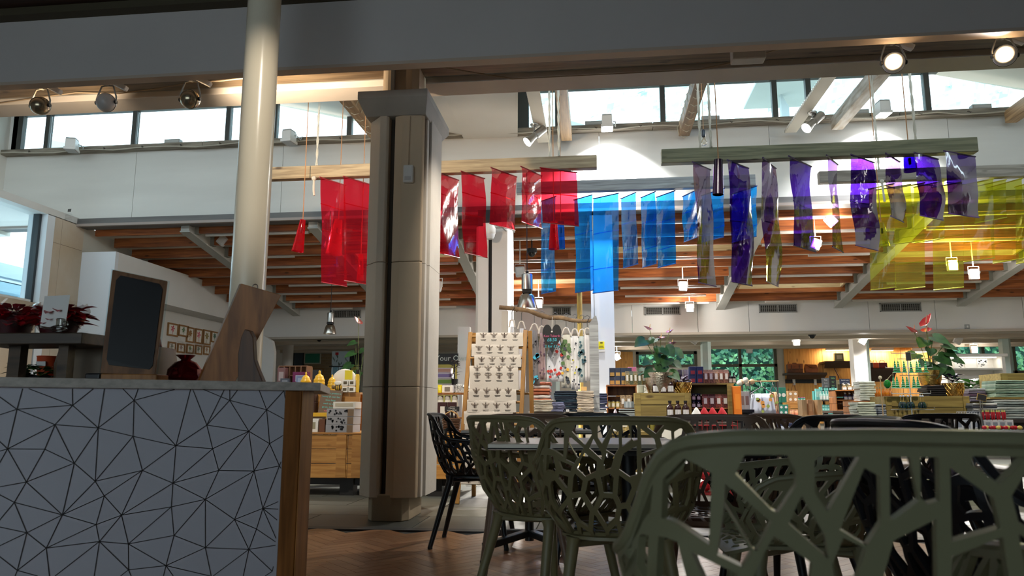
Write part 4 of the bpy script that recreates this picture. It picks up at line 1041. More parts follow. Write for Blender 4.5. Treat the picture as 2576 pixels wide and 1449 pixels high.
# ================================================================== CHAIRS AND TABLES
def lerp_tab(tab, x):
    if x <= tab[0][0]: return tab[0][1]
    for (a, b), (c, d) in zip(tab, tab[1:]):
        if x <= c:
            t = (x - a) / (c - a); return b + (d - b) * t
    return tab[-1][1]
RIM = [(0, .402), (.15, .400), (.193, .396), (.222, .388), (.248, .368), (.268, .335), (.285, .295), (.31, .268), (.36, .25), (.5, .238), (.60, .226), (.635, .20), (.655, .15), (.665, .08)]
AM = .665
def rim(a): return lerp_tab(RIM, abs(a))
WID = [(0, .165), (.03, .21), (.10, .252), (.24, .285), (.40, .268)]
BCK = [(0, .15), (.03, .185), (.10, .215), (.24, .25), (.40, .285)]
def shell_pt(a, h, off=0.0):
    w_, b_ = lerp_tab(WID, h) + off, lerp_tab(BCK, h) + off
    r = min(.15, w_ * .7) + off; s = abs(a) * (1 if h > .1 else .72 + 2.8 * h)
    sg = 1 if a >= 0 else -1
    if s < w_ - r: x, y = s, -b_
    elif s < w_ - r + r * math.pi / 2:
        t = (s - (w_ - r)) / r; x, y = w_ - r + r * math.sin(t), -b_ + r - r * math.cos(t)
    else: x, y = w_ - .06 * (s - (w_ - r + r * math.pi / 2)), -b_ + r + (s - (w_ - r + r * math.pi / 2))
    return Vector((sg * x, y, .42 + h))
def clip(poly, nx, ny, c):
    """keep the side nx*x + ny*y <= c of a convex polygon"""
    out = []
    for i in range(len(poly)):
        p, q = poly[i], poly[(i + 1) % len(poly)]
        dp, dq = nx * p[0] + ny * p[1] - c, nx * q[0] + ny * q[1] - c
        if dp <= 0: out.append(p)
        if (dp < 0 < dq) or (dq < 0 < dp):
            t = dp / (dp - dq); out.append((p[0] + (q[0] - p[0]) * t, p[1] + (q[1] - p[1]) * t))
    return out
def cells(seeds, box, sx, inset):
    """Voronoi cells of the seeds, x stretched by sx, each pulled in by the strut half width"""
    res = []
    for i, (x0, y0) in enumerate(seeds):
        poly = [(box[0], box[2]), (box[1], box[2]), (box[1], box[3]), (box[0], box[3])]
        near = sorted((((x - x0) * sx) ** 2 + (y - y0) ** 2, x, y) for j, (x, y) in enumerate(seeds) if j != i)[:18]
        for _, x, y in near:
            # perpendicular bisector in stretched space
            ax, ay = (x - x0) * sx * sx, (y - y0)
            c = (ax * (x + x0) + ay * (y + y0)) / 2
            L = math.hypot(ax, ay)
            poly = clip(poly, ax / L, ay / L, c / L - inset)
            if len(poly) < 3: break
        if len(poly) >= 3: res.append(poly)
    return res
def area(p): return abs(sum(p[i][0] * p[(i + 1) % len(p)][1] - p[(i + 1) % len(p)][0] * p[i][1] for i in range(len(p)))) / 2
def inside(p, x, y):
    c = False
    for i in range(len(p)):
        (x1, y1), (x2, y2) = p[i], p[i - 1]
        if (y1 > y) != (y2 > y) and x < (x2 - x1) * (y - y1) / (y2 - y1) + x1: c = not c
    return c
def split_edges(p, d):
    out = []
    for i in range(len(p)):
        a, b = p[i], p[(i + 1) % len(p)]; n = max(1, int(math.hypot(a[0] - b[0], a[1] - b[1]) / d))
        out += [(a[0] + (b[0] - a[0]) * k / n, a[1] + (b[1] - a[1]) * k / n) for k in range(n)]
    return out
def perforated(outline, holes, extra, d=.02):
    """triangles of a flat outline with polygon holes"""
    vs, es = [], []
    for p in [outline] + holes:
        q = split_edges(p, d); o = len(vs); vs += [Vector(x) for x in q]; es += [(o + i, o + (i + 1) % len(q)) for i in range(len(q))]
    for x, y in extra:
        if inside(outline, x, y) and not any(inside(h, x, y) for h in holes): vs.append(Vector((x, y)))
    v, e, f, *_ = delaunay_2d_cdt(vs, es, [], 0, 1e-5)
    keep = []
    for t in f:
        cx_, cy_ = sum(v[i][0] for i in t) / len(t), sum(v[i][1] for i in t) / len(t)
        if inside(outline, cx_, cy_) and not any(inside(h, cx_, cy_) for h in holes): keep.append(tuple(t))
    return [tuple(p) for p in v], keep
def near_pt(cx_, cy_):
    """a corner of a hole traced on the nearest chair: metres across and up its back"""
    px, py = 1560 + cx_ / 2.535, 1000 + cy_ / 2.535
    return ((px - 2208) / 1860 * .8, .845 - (py - 1030) / 1860 * .8 - .42)
TR = [[(255, 550), (425, 400), (615, 490), (590, 960), (240, 815)], [(825, 365), (1090, 365), (1140, 480), (1140, 560), (1025, 735), (990, 720), (765, 490)],
      [(700, 555), (985, 790), (890, 985), (870, 975), (690, 690)], [(1170, 620), (1310, 870), (1330, 1020), (1090, 800)], [(1275, 370), (1525, 370), (1330, 720), (1250, 600), (1255, 400)],
      [(1550, 440), (1640, 490), (1645, 790), (1560, 930), (1400, 830)], [(1700, 370), (1820, 370), (1870, 640), (1730, 755), (1700, 760)], [(1880, 370), (1985, 370), (1990, 640), (1920, 660), (1880, 620)],
      [(2050, 430), (2300, 620), (2340, 800), (2060, 890)], [(2490, 440), (2640, 480), (2660, 900), (2440, 760), (2400, 600)], [(215, 940), (370, 960), (430, 1180), (400, 1290), (190, 1240)],
      [(470, 1015), (770, 1135), (720, 1250), (560, 1210)], [(690, 700), (860, 990), (800, 1090), (640, 1020)], [(930, 1000), (1000, 880), (1230, 1050), (1210, 1230), (1010, 1330), (850, 1180)],
      [(1720, 890), (1970, 750), (1975, 1290), (1840, 1330), (1640, 1190)], [(2060, 980), (2350, 850), (2400, 1220), (2240, 1380), (2055, 1260)], [(1420, 880), (1560, 950), (1490, 1170), (1380, 1210), (1350, 1060)], [(2440, 830), (2640, 960), (2620, 1260), (2500, 1230)]]
traced = [[near_pt(*p) for p in h] for h in TR]
traced += [[(-x, y) for x, y in traced[0]][::-1], [(-x, y) for x, y in traced[10]][::-1]]
def to_v(p): return (p[0], p[1] / rim(p[0]))
def thicken(bm, t):
    """give an open sheet of triangles an even thickness with closed edges"""
    bm.normal_update()
    vs = list(bm.verts); fs = list(bm.faces); ed = [e for e in bm.edges if len(e.link_faces) == 1]
    nv = {v: bm.verts.new(v.co - v.normal * t) for v in vs}
    for f in fs: bm.faces.new([nv[v] for v in reversed(f.verts)])
    for e in ed:
        lp = e.link_loops[0]; a, b = lp.vert, lp.link_loop_next.vert
        try: bm.faces.new([b, a, nv[a], nv[b]])
        except ValueError: pass
def chair_shell():
    r_ = random.Random(5)
    seeds = []
    tries = 0
    while tries < 9000:
        tries += 1
        a, h = r_.uniform(-AM, AM), r_.uniform(0, .40)
        if h > rim(a): continue
        big = .074 if abs(a) < .26 else .056
        if all(((a - x) * 1.9) ** 2 + (h - y) ** 2 > (big * 1.15) ** 2 for x, y in seeds): seeds.append((a, h))
    cs = cells(seeds, (-AM + .02, AM - .02, .02, .4), 1.9, .0078)
    holes = [[to_v(p) for p in h] for h in traced]
    for c in cs:
        for t in traced:
            best = None; gx, gy = sum(p[0] for p in t) / len(t), sum(p[1] for p in t) / len(t)
            for i in range(len(t)):
                p, q = t[i], t[(i + 1) % len(t)]; nx, ny = q[1] - p[1], p[0] - q[0]; L = math.hypot(nx, ny); nx, ny = nx / L, ny / L
                k = nx * p[0] + ny * p[1]
                if nx * gx + ny * gy > k: nx, ny, k = -nx, -ny, -k
                d = clip(c, -nx, -ny, -k - .0155)
                if len(d) >= 3 and (best is None or area(d) > area(best)): best = d
            c = best
            if c is None: break
        if c is None: continue
        # stay inside the rim
        q = [(p[0], min(p[1], rim(p[0]) - .024)) for p in split_edges(c, .03)]
        if area(q) > .00022: holes.append([to_v(p) for p in q])
    outline = [(-AM, 0), (AM, 0), (AM, 1), (-AM, 1)]
    ext = [(-AM + .02 + i * .025, .03 + j * .075) for i in range(52) for j in range(13)]
    v, f = perforated([(-AM, 0.0), (AM, 0.0), (AM, 1.0), (-AM, 1.0)], holes, ext, .022)
    bm = bmesh.new()
    bv = [bm.verts.new(shell_pt(a, max(0, t) * rim(a))) for a, t in v]
    for t in f:
        try: bm.faces.new([bv[i] for i in t])
        except ValueError: pass
    bmesh.ops.recalc_face_normals(bm, faces=bm.faces)
    bmesh.ops.delete(bm, geom=[x for x in bm.verts if not x.link_faces], context='VERTS')
    thicken(bm, .011)
    me = bpy.data.meshes.new('backrest'); bm.to_mesh(me); bm.free()
    me.polygons.foreach_set('use_smooth', [True] * len(me.polygons)); me.set_sharp_from_angle(angle=R(38))
    return me
def chair_seat():
    r_ = random.Random(9); seeds = []
    for _ in range(5000):
        x, y = r_.uniform(-.22, .22), r_.uniform(-.2, .27)
        if all((x - p) ** 2 + ((y - q) * 1.3) ** 2 > .047 ** 2 for p, q in seeds): seeds.append((x, y))
    out = [(.19, .245), (.14, .275), (-.14, .275), (-.19, .245)] + [(shell_pt(a, .02).x, shell_pt(a, .02).y) for a in [-.60 + .1 * i for i in range(13)]]
    cs = cells(seeds, (-.3, .3, -.3, .3), .8, .0065)
    cen = (0, .05); hl = []
    for c in cs:
        for i in range(len(out)):
            p, q = out[i], out[(i + 1) % len(out)]
            nx, ny = q[1] - p[1], p[0] - q[0]; L = math.hypot(nx, ny)
            if L < 1e-6: continue
            nx, ny = nx / L, ny / L
            cc_ = nx * p[0] + ny * p[1]
            if nx * cen[0] + ny * cen[1] > cc_: nx, ny, cc_ = -nx, -ny, -cc_
            c = clip(c, nx, ny, cc_ - .022)
            if len(c) < 3: break
        if len(c) >= 3 and area(c) > .0002: hl.append(c)
    v, f = perforated(out, hl, [(-.2 + i * .04, -.16 + j * .04) for i in range(11) for j in range(11)], .03)
    bm = bmesh.new()
    def zz_(x, y): return .434 - .016 * max(0, 1 - (x / .2) ** 2 - ((y - .02) / .2) ** 2) - (.03 * ((y - .2) / .08) ** 2 if y > .2 else 0)
    bv = [bm.verts.new((x, y, zz_(x, y))) for x, y in v]
    for t in f:
        try: bm.faces.new([bv[i] for i in t])
        except ValueError: pass
    bmesh.ops.recalc_face_normals(bm, faces=bm.faces)
    bmesh.ops.delete(bm, geom=[x for x in bm.verts if not x.link_faces], context='VERTS')
    thicken(bm, .01)
    me = bpy.data.meshes.new('seat'); bm.to_mesh(me); bm.free()
    me.polygons.foreach_set('use_smooth', [True] * len(me.polygons)); me.set_sharp_from_angle(angle=R(38))
    return me
CHMAT = {k: M('%s moulded plastic' % k, c, .42, bump=.04, bscale=300, spec=.35) for k, c in {'olive': (112, 104, 74), 'grey green': (116, 114, 88), 'brown': (104, 80, 64), 'taupe': (120, 98, 82), 'black': (24, 25, 30)}.items()}
c0 = thing('lattice_chair', 'x', 'chair', (0, 0, 0))
me = chair_shell(); me.materials.append(CHMAT['olive']); piece(me, 'backrest', (0, 0, 0), c0)
me = chair_seat(); me.materials.append(CHMAT['olive']); piece(me, 'seat', (0, 0, 0), c0)
rp = []
for i in range(67):
    a = -AM + .012 + (2 * AM - .024) * i / 66; rp.append(shell_pt(a, rim(a) - .006, -.004))
MB().tube(rp, .0095, 8).build('rim', CHMAT['olive'], c0, smooth=True)
for sx in (-1, 1):
    for (x0, y0, x1, y1) in ((.15, -.13, .215, -.235), (.15, .17, .205, .235)):
        pts = [(sx * x0, y0, .43), (sx * (x0 + .004), y0, .40), (sx * (x0 * .5 + x1 * .5), (y0 + y1) / 2, .21), (sx * x1, y1, .012)]
        lg = MB().tube(pts, [.027, .021, .018, .0145], 12).build('leg', CHMAT['olive'], c0, smooth=True)
        MB().lathe([(.0155, 0), (.0155, .016), (0, .016)], 10, (sx * x1, y1, 0)).build('foot_cap', BLACK, lg)
MB().tube([(-.15, -.13, .408), (-.05, -.03, .402), (.05, .07, .402), (.15, .17, .408)], .014, 6).build('seat_brace', CHMAT['olive'], c0)
MB().tube([(.15, -.13, .408), (.05, -.03, .402), (-.05, .07, .402), (-.15, .17, .408)], .014, 6).build('seat_brace', CHMAT['olive'], c0)
def campos(px, Z):
    """ground point on the picture column px at camera depth Z"""
    v = CAMROT @ Vector(((px - CX) / F * Z, 0, -Z)); h = Vector((v.x, v.y, 0))
    f = Vector((-math.sin(YAW), math.cos(YAW), 0)); r_ = Vector((math.cos(YAW), math.sin(YAW), 0))
    return f * Z + r_ * ((px - CX) / F * Z)
CHAIRS = [  # colour, column of the back's top, depth of the back, facing (0 = away from the viewer), label
    ('grey green', 2196, .80, -9, 'nearest grey green lattice chair, its back filling the lower corner of the view'),
    ('olive', 1552, 2.38, -6, 'olive lattice chair at the near table, back turned squarely to the viewer'),
    ('olive', 1240, 2.95, -50, 'olive lattice chair turned sideways between the near table and the black chair'),
    ('taupe', 1326, 3.80, 4, 'taupe lattice chair tucked under the far pedestal table, behind the sideways olive chair'),
    ('black', None, (-.80, 4.86), -90, 'black lattice chair beside the far pedestal table, nearest the clad column'),
    ('brown', 1782, 3.45, 163, 'brown lattice chair facing the viewer across the near table'),
    ('brown', 1922, 3.95, -72, 'brown lattice chair turned sideways seen through the nearest chair back'),
    ('grey green', 2203, 2.50, 86, 'grey green lattice chair turned sideways with its seat seen through the nearest chair'),
    ('black', 2168, 1.72, -84, 'black lattice chair turned sideways right behind the nearest chair'),
    ('black', 2366, 4.0, 6, 'black lattice chair with its top rail just over the nearest chair'),
    ('black', 1492, 4.75, 172, 'black lattice chair facing the viewer from beyond the near table'),
    ('black', 2103, 3.15, 34, 'dark lattice chair whose rounded top peeks over the nearest chair back'),
]
for i, (col, px, Z, rz, lab) in enumerate(CHAIRS):
    p = Vector((Z[0], Z[1], 0)) if px is None else campos(px, Z)
    rz_ = R(rz) + (0 if px is None else YAW)
    if px is not None: p = p + Vector((-math.sin(rz_), math.cos(rz_), 0)) * .285
    if i == 0:
        ch = c0; ch.location = p; ch.rotation_euler = (0, 0, rz_); ch['label'] = lab; ch['group'] = 'lattice chairs'
        first = ch
        for k_ in KIDS[c0.name]:
            k_.material_slots[0].link = 'OBJECT'; k_.material_slots[0].material = CHMAT[col]
    else:
        ch = dup(first, p, rz_, lab, 'lattice chairs')
        for k_ in KIDS[ch.name]:
            k_.material_slots[0].link = 'OBJECT'; k_.material_slots[0].material = CHMAT[col]
# ---- tables
TOPM = M('pale laminate top', (222, 212, 196), .4, var=.05)
def pedestal(o, x, y, r=.36, z=.70):
    MB().lathe([(.028, .04), (.028, z)], 16, (x, y, 0)).build('column', BLACK, o, smooth=True)
    for k in range(4):
        a = R(45 + 90 * k); m = MB()
        m.bar((x + .02 * math.cos(a), y + .02 * math.sin(a), .085), (x + r * math.cos(a), y + r * math.sin(a), .045), .055, .04)
        f_ = m.build('foot', BLACK, o, bevel=.006)
        MB().lathe([(.02, 0), (.02, .03), (0, .03)], 10, (x + r * .94 * math.cos(a), y + r * .94 * math.sin(a), 0)).build('glide', DARKGREY, f_)
    MB().box(x - .2, x + .2, y - .03, y + .03, z - .025, z).build('top_plate', BLACK, o); MB().box(x - .03, x + .03, y - .2, y + .2, z - .025, z).build('top_plate', BLACK, o)
def table(px, Z, w_, d_, label, cols, rz=0):
    p = campos(px, Z); o = thing('cafe_table', label, 'table', p, YAW * .4 + rz, 'cafe tables')
    MB().box(-w_ / 2, w_ / 2, -d_ / 2, d_ / 2, .70, .722).build('tabletop', TOPM, o, bevel=.004)
    MB().box(-w_ / 2 - .001, w_ / 2 + .001, -d_ / 2 - .001, d_ / 2 + .001, .703, .708).build('edge_band', DARKGREY, o)
    for c in cols: pedestal(o, c, 0)
table(1468, 3.02, .72, .62, 'pale cafe table in front of the olive chair', (.17,))
table(1330, 4.80, .78, .70, 'square pale cafe table on a black star foot near the clad column', (0,))
# ================================================================== COUNTER
ZC, ZCB = .955, .921
Lf, Rf = PZ(-220, 944, ZC), PZ(807, 962.5, ZC)
Lf = Rf + (PZ(0, 948, ZC) - Rf) * 1.35
fd = (Rf - Lf).normalized(); fd.z = 0
ed = (PZ(820, 970, ZC) - Rf); ed.z = 0; ed = ed.normalized()
ct = thing('service_counter', 'cafe counter with a stone top and a front panel of dark criss-cross lines', 'counter', (Rf.x, Rf.y, 0))
bk_ = ed * .78
STT = M('speckled grey stone top', (196, 190, 182), .45, c2=(166, 160, 152), scale=26, stretch=(.6, 2, 2))
MB().prism([Lf, Rf, Rf + bk_, Lf + bk_], ZCB, ZC).build('worktop', STT, ct, world=True, bevel=.003)
inn = Vector((-fd.y, fd.x, 0))                 # into the counter
def hit(px, py, off):
    """where the sight line through a point of the panel drawing meets the panel plane"""
    v = ray(px, py); n_ = Vector((-fd.y, fd.x, 0)); q = Rf + inn * off
    t = (Vector((q.x, q.y, 0)) - Vector((0, 0, 0))).dot(n_) / Vector((v.x, v.y, 0)).dot(n_)
    return v * t + Vector((0, 0, EYE))
po = .02
A_, B_ = hit(717, 1000, po), hit(758, 1000, po)
A_.z = B_.z = 0
MB().prism([A_, B_, B_ + Vector((.012, .09, 0)), A_ + Vector((.012, .09, 0))], 0, ZCB).build('post', OAK, ct, world=True, bevel=.003)
MB().prism([B_ + Vector((.002, .002, 0)), B_ + Vector((.006, .0, 0)), B_ + Vector((.018, .09, 0)), B_ + Vector((.012, .09, 0))], 0, ZCB - .001).build('post_facing', OAKTAN, ct, world=True)
Lp = Lf + inn * po
PANM = M('grey lilac laminate panel', (190, 190, 200), .55, var=.03, scale=2)
MB().prism([(Lp.x, Lp.y), (A_.x, A_.y), (A_.x + inn.x * .02, A_.y + inn.y * .02), (Lp.x + inn.x * .02, Lp.y + inn.y * .02)], 0, ZCB).build('front_panel', PANM, ct, world=True)
e2 = Rf - fd * .1
MB().prism([Lp + inn * .1, A_ + inn * .1 + fd * .0, A_ + bk_ * .95, Lp + bk_ * .95], .02, ZCB - .002).build('carcass', M('dark carcass', (60, 52, 46), .8), ct, world=True)
NODES = dict(a=(150,205),b=(112,342),c=(-30,240),d=(-30,388),e=(50,605),f=(190,205),g=(482,316),h=(480,205),i=(620,205),j=(365,444),k=(652,466),l=(693,205),m=(815,205),n=(890,283),o=(918,205),p=(1160,210),q=(883,521),r=(1168,584),s=(1265,210),s2=(1280,210),u=(1373,447),v=(1350,210),w=(1525,283),x=(1490,210),y=(1525,210),z=(1580,210),
 A=(1652,488),B=(1770,345),C=(1720,215),D=(1885,218),E=(1893,270),F=(1888,408),G=(1790,570),H=(1880,515),I=(1412,604),J=(1452,748),K=(1687,752),L=(1855,718),M=(1866,690),M2=(1866,735),N=(297,607),O=(493,700),P=(175,825),Q=(632,820),R=(945,748),S=(1148,832),T=(1363,940),U=(95,960),V=(414,1043),W=(692,917),X=(807,1045),Y=(1137,990),Z=(1745,1000),
 aa=(1557,1074),bb=(1848,955),bc=(1848,1005),bd=(1840,1078),be=(1833,1200),cc=(1703,1137),bf=(1830,1245),bg=(1829,1222),dd=(1652,1272),ee=(1363,1261),ff=(1155,1180),gg=(852,1236),hh=(660,1220),ii=(638,1108),jj=(307,1264),kk=(178,1162),ll=(115,1412),mm=(853,1408),nn=(1102,1380),oo=(1808,1418),
 l1=(-30,530),l2=(-30,628),l3=(-30,745),l4=(-30,862),l5=(-30,895),l6=(-30,1110),l7=(-30,1118),l8=(-30,1262),l9=(-30,1298),b1=(365,1449),b2=(625,1449),b3=(1402,1449),b4=(1415,1449),b5=(1615,1449),b6=(328,1449),b7=(100,1449),b8=(250,1449),b9=(800,1449),b10=(870,1449),b11=(1085,1449),b12=(1150,1449),b13=(1395,1449),b14=(1760,1449),b15=(1815,1385))
EDG = 'a-b b-c b-d b-g b-e b-j f-g h-g i-g g-j g-k l-k k-j k-n k-q k-O k-Q m-n o-n p-n n-q n-r q-r q-Q q-R s-r s2-u r-u r-I r-R r-S u-w u-x u-A u-I v-w y-w z-w w-A w-B C-B B-D B-F B-A B-G D-E A-G A-I A-J A-K I-J I-S G-H G-K G-L K-J K-L J-S J-T K-T K-aa K-Z L-M L-M2 L-Z e-j e-N j-N j-O N-O N-P e-P e-l1 e-l2 e-l3 O-P O-V O-Q P-l4 P-U P-V Q-V Q-W Q-R R-W R-X R-S S-X S-T S-Y T-Y T-ff T-ee T-aa U-l5 U-V U-kk U-l6 V-kk V-ii V-jj V-W W-X W-ii X-ii X-Y X-hh X-gg Y-gg Y-ff ii-jj ii-hh hh-jj hh-gg hh-b1 hh-b2 hh-mm gg-ff gg-nn gg-mm ff-ee ff-nn ee-aa ee-nn ee-dd ee-b3 aa-Z aa-cc aa-dd Z-bb Z-bc Z-bd Z-be Z-cc cc-dd cc-bg dd-bf dd-b4 dd-b5 dd-oo kk-l7 kk-l8 kk-jj kk-ll jj-ll jj-b6 ll-l9 ll-b7 ll-b8 mm-nn mm-b9 mm-b10 nn-b11 nn-b12 nn-b13 oo-b14 oo-b15'.split()
pos = {k: hit(x * .3789, 900 + y * .3789, po - .0012) for k, (x, y) in NODES.items()}
mb = MB(); nrm = -inn
for e in EDG:
    k1, k2 = e.split('-'); p, q = pos[k1], pos[k2]
    d = (q - p).normalized(); sd = d.cross(nrm).normalized() * .0016
    mb.add([p - sd, q - sd, q + sd, p + sd], [(0, 1, 2, 3)])
mb.build('printed_line', M('dark printed line', (58, 56, 58), .6), ct, world=True, kind='stuff')
# ---- things on the counter
def front(px, depth=0.0):
    """counter top point under picture column px, so far behind the front edge"""
    p = hit(px, 955, depth); return Vector((p.x, p.y, 0))
BRF = WOOD('dark walnut frame', (132, 90, 54), (92, 60, 34), 2, knots=False)
bd = thing('slate_board', 'black slate in a wooden frame leaning on the counter, the widest board there', 'board', front(325, .12) + Vector((0, 0, ZC)))
yb0 = bd.location.y
c4_ = [P(251, 938, yb0 - .02), P(390, 945, yb0 + .05), P(421, 706, yb0 + .13), P(282, 677, yb0 + .05)]
c4_[0].z = max(c4_[0].z, ZC + .012); c4_[1].z = max(c4_[1].z, ZC + .012)
bn = (c4_[1] - c4_[0]).cross(c4_[3] - c4_[0]).normalized(); bn = bn if bn.y > 0 else -bn
MB().slab([c + bn * .004 for c in c4_], bn * .010).build('frame', BRF, bd, world=True, bevel=.003)
def inq(u, v): return c4_[0].lerp(c4_[1], u).lerp(c4_[3].lerp(c4_[2], u), v)
MB().slab([inq(*q) + bn * .0005 for q in ((.14, .08), (.88, .06), (.93, .10), (.93, .90), (.86, .95), (.16, .955), (.09, .90), (.09, .13))], bn * .004).build('slate', M('black slate face', (14, 14, 18), .45), bd, world=True)
MB().slab([inq(*q) + bn * .015 for q in ((-.03, -.0), (1.03, 0), (1.03, 1.012), (-.03, 1.012))], bn * .003).build('clear_cover', glass(), bd, world=True)
ba, bb2 = P(262, 940, yb0 - .03), P(402, 950, yb0 + .05)
MB().slab([(ba.x, ba.y - .02, ZC), (bb2.x, bb2.y - .02, ZC), (bb2.x, bb2.y + .06, ZC), (ba.x, ba.y + .06, ZC)], (0, 0, .024)).build('base', OAKTAN, bd, world=True, bevel=.004)
ba = P(240, 945, yb0 - .03)
MB().box(ba.x - .03, ba.x + .03, ba.y - .02, ba.y + .05, ZC, ZC + .026).build('foot', BLACK, bd, world=True, bevel=.006)
es = thing('easel_board', 'oak easel board seen from behind, leaning with a curved prop on the counter end', 'board', front(590, .14) + Vector((0, 0, ZC)))
ye = es.location.y
q4 = [P(500, 955, ye), P(592, 955, ye + .03), P(708, 742, ye + .02), P(607, 713, ye - .02)]
q4[0].z = ZC + .001; q4[1].z = ZC + .001
en = (q4[1] - q4[0]).cross(q4[3] - q4[0]).normalized(); en = en if en.y > 0 else -en
MB().slab(q4, en * .022 + Vector((-.016, 0, 0))).build('board', OAK, es, world=True, bevel=.003)
prp = [(598, 956), (598, 890), (606, 848), (615, 828), (628, 832), (636, 848), (639, 905), (648, 930), (661, 956)]
pp = [P(x, y, ye - .06) for x, y in prp]
for q in (pp[0], pp[-1]): q.z = ZC
MB().slab(pp, (.006, .022, 0)).build('prop', WOOD('shaded oak prop', (104, 66, 36), (70, 42, 22), 2, knots=False), es, world=True, bevel=.003)  # prop oak darkened, its shade put into the colour
ri = MB(); c = P(642, 722, ye); ri.tube([(c.x + .012 * math.cos(a), c.y, c.z + .012 * math.sin(a)) for a in [R(i * 40) for i in range(10)]], .002, 5); ri.build('ring', STEEL, es, world=True)
# raised wooden shelf
rs = thing('raised_shelf', 'dark wooden raised shelf on posts at the end of the counter', 'shelf', front(90, .3) + Vector((0, 0, ZC)))
yr = rs.location.y
DW = WOOD('dark reclaimed oak', (82, 64, 46), (54, 40, 28), 0)
a1, a2 = P(-60, 840, yr), P(206, 836, yr)
zsh = a2.z
MB().slab([(a1.x, a1.y - .03, zsh - .045), (a2.x, a2.y + .0, zsh - .045), (a2.x + .02, a2.y + .18, zsh - .045), (a1.x, a1.y + .2, zsh - .045)], (0, 0, .045)).build('board', DW, rs, world=True, bevel=.004)
for p1, p2 in ((5, 35), (131, 156)):
    x1, x2 = P(p1, 900, yr + .02).x, P(p2, 900, yr + .02).x
    MB().box(x1, x2, yr + .05, yr + .09, ZC, zsh - .045).build('post', DW, rs, world=True)
# cellophane wrapped red plants
REDL = M('dark red bract', (214, 34, 50), .4, c2=(150, 16, 32), scale=14); CELLO = FILM('cellophane', (250, 250, 250), .16, .9)
POT = CM((176, 62, 30)); DKPOT = CM((30, 30, 34), .4)
def leaf(m, base_, d, L, w_, droop=.25, n=4):
    """one pointed leaf: a folded strip from base_ along d"""
    base_ = Vector(base_); d = Vector(d).normalized(); side = d.cross(Vector((0, 0, 1)))
    side = Vector((1, 0, 0)) if side.length < .05 else side.normalized()
    prof = [0, .7, 1, .75, .0]; o = len(m.v)
    for i in range(5):
        t = i / 4; c = base_ + d * L * t + Vector((0, 0, -droop * L * t * t)); hw = w_ * prof[i] / 2 + .0004
        m.v += [tuple(c - side * hw + Vector((0, 0, hw * .25))), tuple(c), tuple(c + side * hw + Vector((0, 0, hw * .25)))]
    for i in range(4):
        a = o + i * 3; m.f += [(a, a + 1, a + 4, a + 3), (a + 1, a + 2, a + 5, a + 4)]
def bushy(o, name, mat, n, r0, r1, z0, z1, L, w_, seed, each=False, lift=.4):
    r_ = random.Random(seed); m = MB()
    for i in range(n):
        a = r_.uniform(0, 6.28); t = r_.random(); z = z0 + (z1 - z0) * t
        rr = r0 + (r1 - r0) * r_.random()
        if each: m = MB()
        leaf(m, (rr * math.cos(a) * .5, rr * math.sin(a) * .5, z), (math.cos(a), math.sin(a), lift * r_.uniform(-.2, 1.6)), L * r_.uniform(.7, 1.2), w_ * r_.uniform(.8, 1.2))
        if each: m.build(name, mat, o)
    if not each: m.build(name, mat, o, kind='stuff')
def wrapped(px, w_, h_, ytop, lab, seed):
    x = P(px, 840, yr + .09); o = thing('wrapped_plant', lab, 'plant', (x.x, yr + .09, zsh), 0, 'wrapped red plants')
    MB().lathe([(w_ * .3, 0), (w_ * .38, h_ * .45), (w_ * .36, h_ * .45)], 16).build('pot', CM((64, 14, 20), .4), o, smooth=True)
    bushy(o, 'red_leaves', REDL, 150, .0, w_ * .6, h_ * .35, h_ * .85, w_ * .42, w_ * .2, seed)
    r_ = random.Random(seed); m = MB(); n = 22; ph = [r_.uniform(-.18, .18) for _ in range(n)]
    rings = [(w_ * .32, 0), (w_ * .45, h_ * .4), (w_ * .54, h_ * .85), (w_ * .5, h_ * 1.1)]
    for i, (rr, z) in enumerate(rings):
        for j in range(n):
            a = 6.2832 * j / n; k = 1 + ph[(j + i * 3) % n] * (i / 3 + .15)
            m.v.append((rr * k * math.cos(a), rr * k * .75 * math.sin(a), z + (ph[(j * 5 + i) % n] * .18 * h_ if i else 0)))
    for i in range(3):
        for j in range(n): m.f.append((i * n + j, i * n + (j + 1) % n, (i + 1) * n + (j + 1) % n, (i + 1) * n + j))
    m.build('cellophane_wrap', CELLO, o, smooth=True, angle=180)
wrapped(28, .20, .125, 760, 'red plant wrapped in cellophane at the outer end of the raised shelf', 2)
wrapped(146, .20, .115, 775, 'red plant wrapped in cellophane behind the white card', 4)
# white card in a bird clip
cdp = P(135, 850, yr - .05); cdp.z = zsh
ch_ = thing('card_holder', 'white card held by a clear bird shaped clip on the raised shelf', 'card', (cdp.x, yr - .01, zsh))
k4 = [P(100, 824, yr - .02), P(164, 820, yr - .01), P(176, 742, yr - .0), P(112, 745, yr - .01)]
cdw = MB().slab(k4, (0, .0015, 0)).build('card', PAPER, ch_, world=True)
pm = MB()
def k4p(u, v): return k4[0].lerp(k4[1], u).lerp(k4[3].lerp(k4[2], u), v) + Vector((0, -.001, 0))
pm.slab([k4p(.35, .72), k4p(.62, .72), k4p(.62, .92), k4p(.35, .92)], (0, .0005, 0))
for i in range(6): pm.slab([k4p(.2, .2 + i * .08), k4p(.8 - .05 * (i % 3), .2 + i * .08), k4p(.8 - .05 * (i % 3), .212 + i * .08), k4p(.2, .212 + i * .08)], (0, .0005, 0))
pm.build('print', M('faint grey print', (168, 164, 160), .8), cdw, world=True, kind='stuff')
CLR = FILM('clear moulded plastic', (232, 232, 228), .3, .3)
MB().ball((.0, -.02, .012), .024, 12, 8, (1.5, .8, .6)).build('bird_body', CLR, ch_, smooth=True)
MB().ball((.026, -.02, .03), .012, 10, 6).build('bird_head', CLR, ch_, smooth=True)
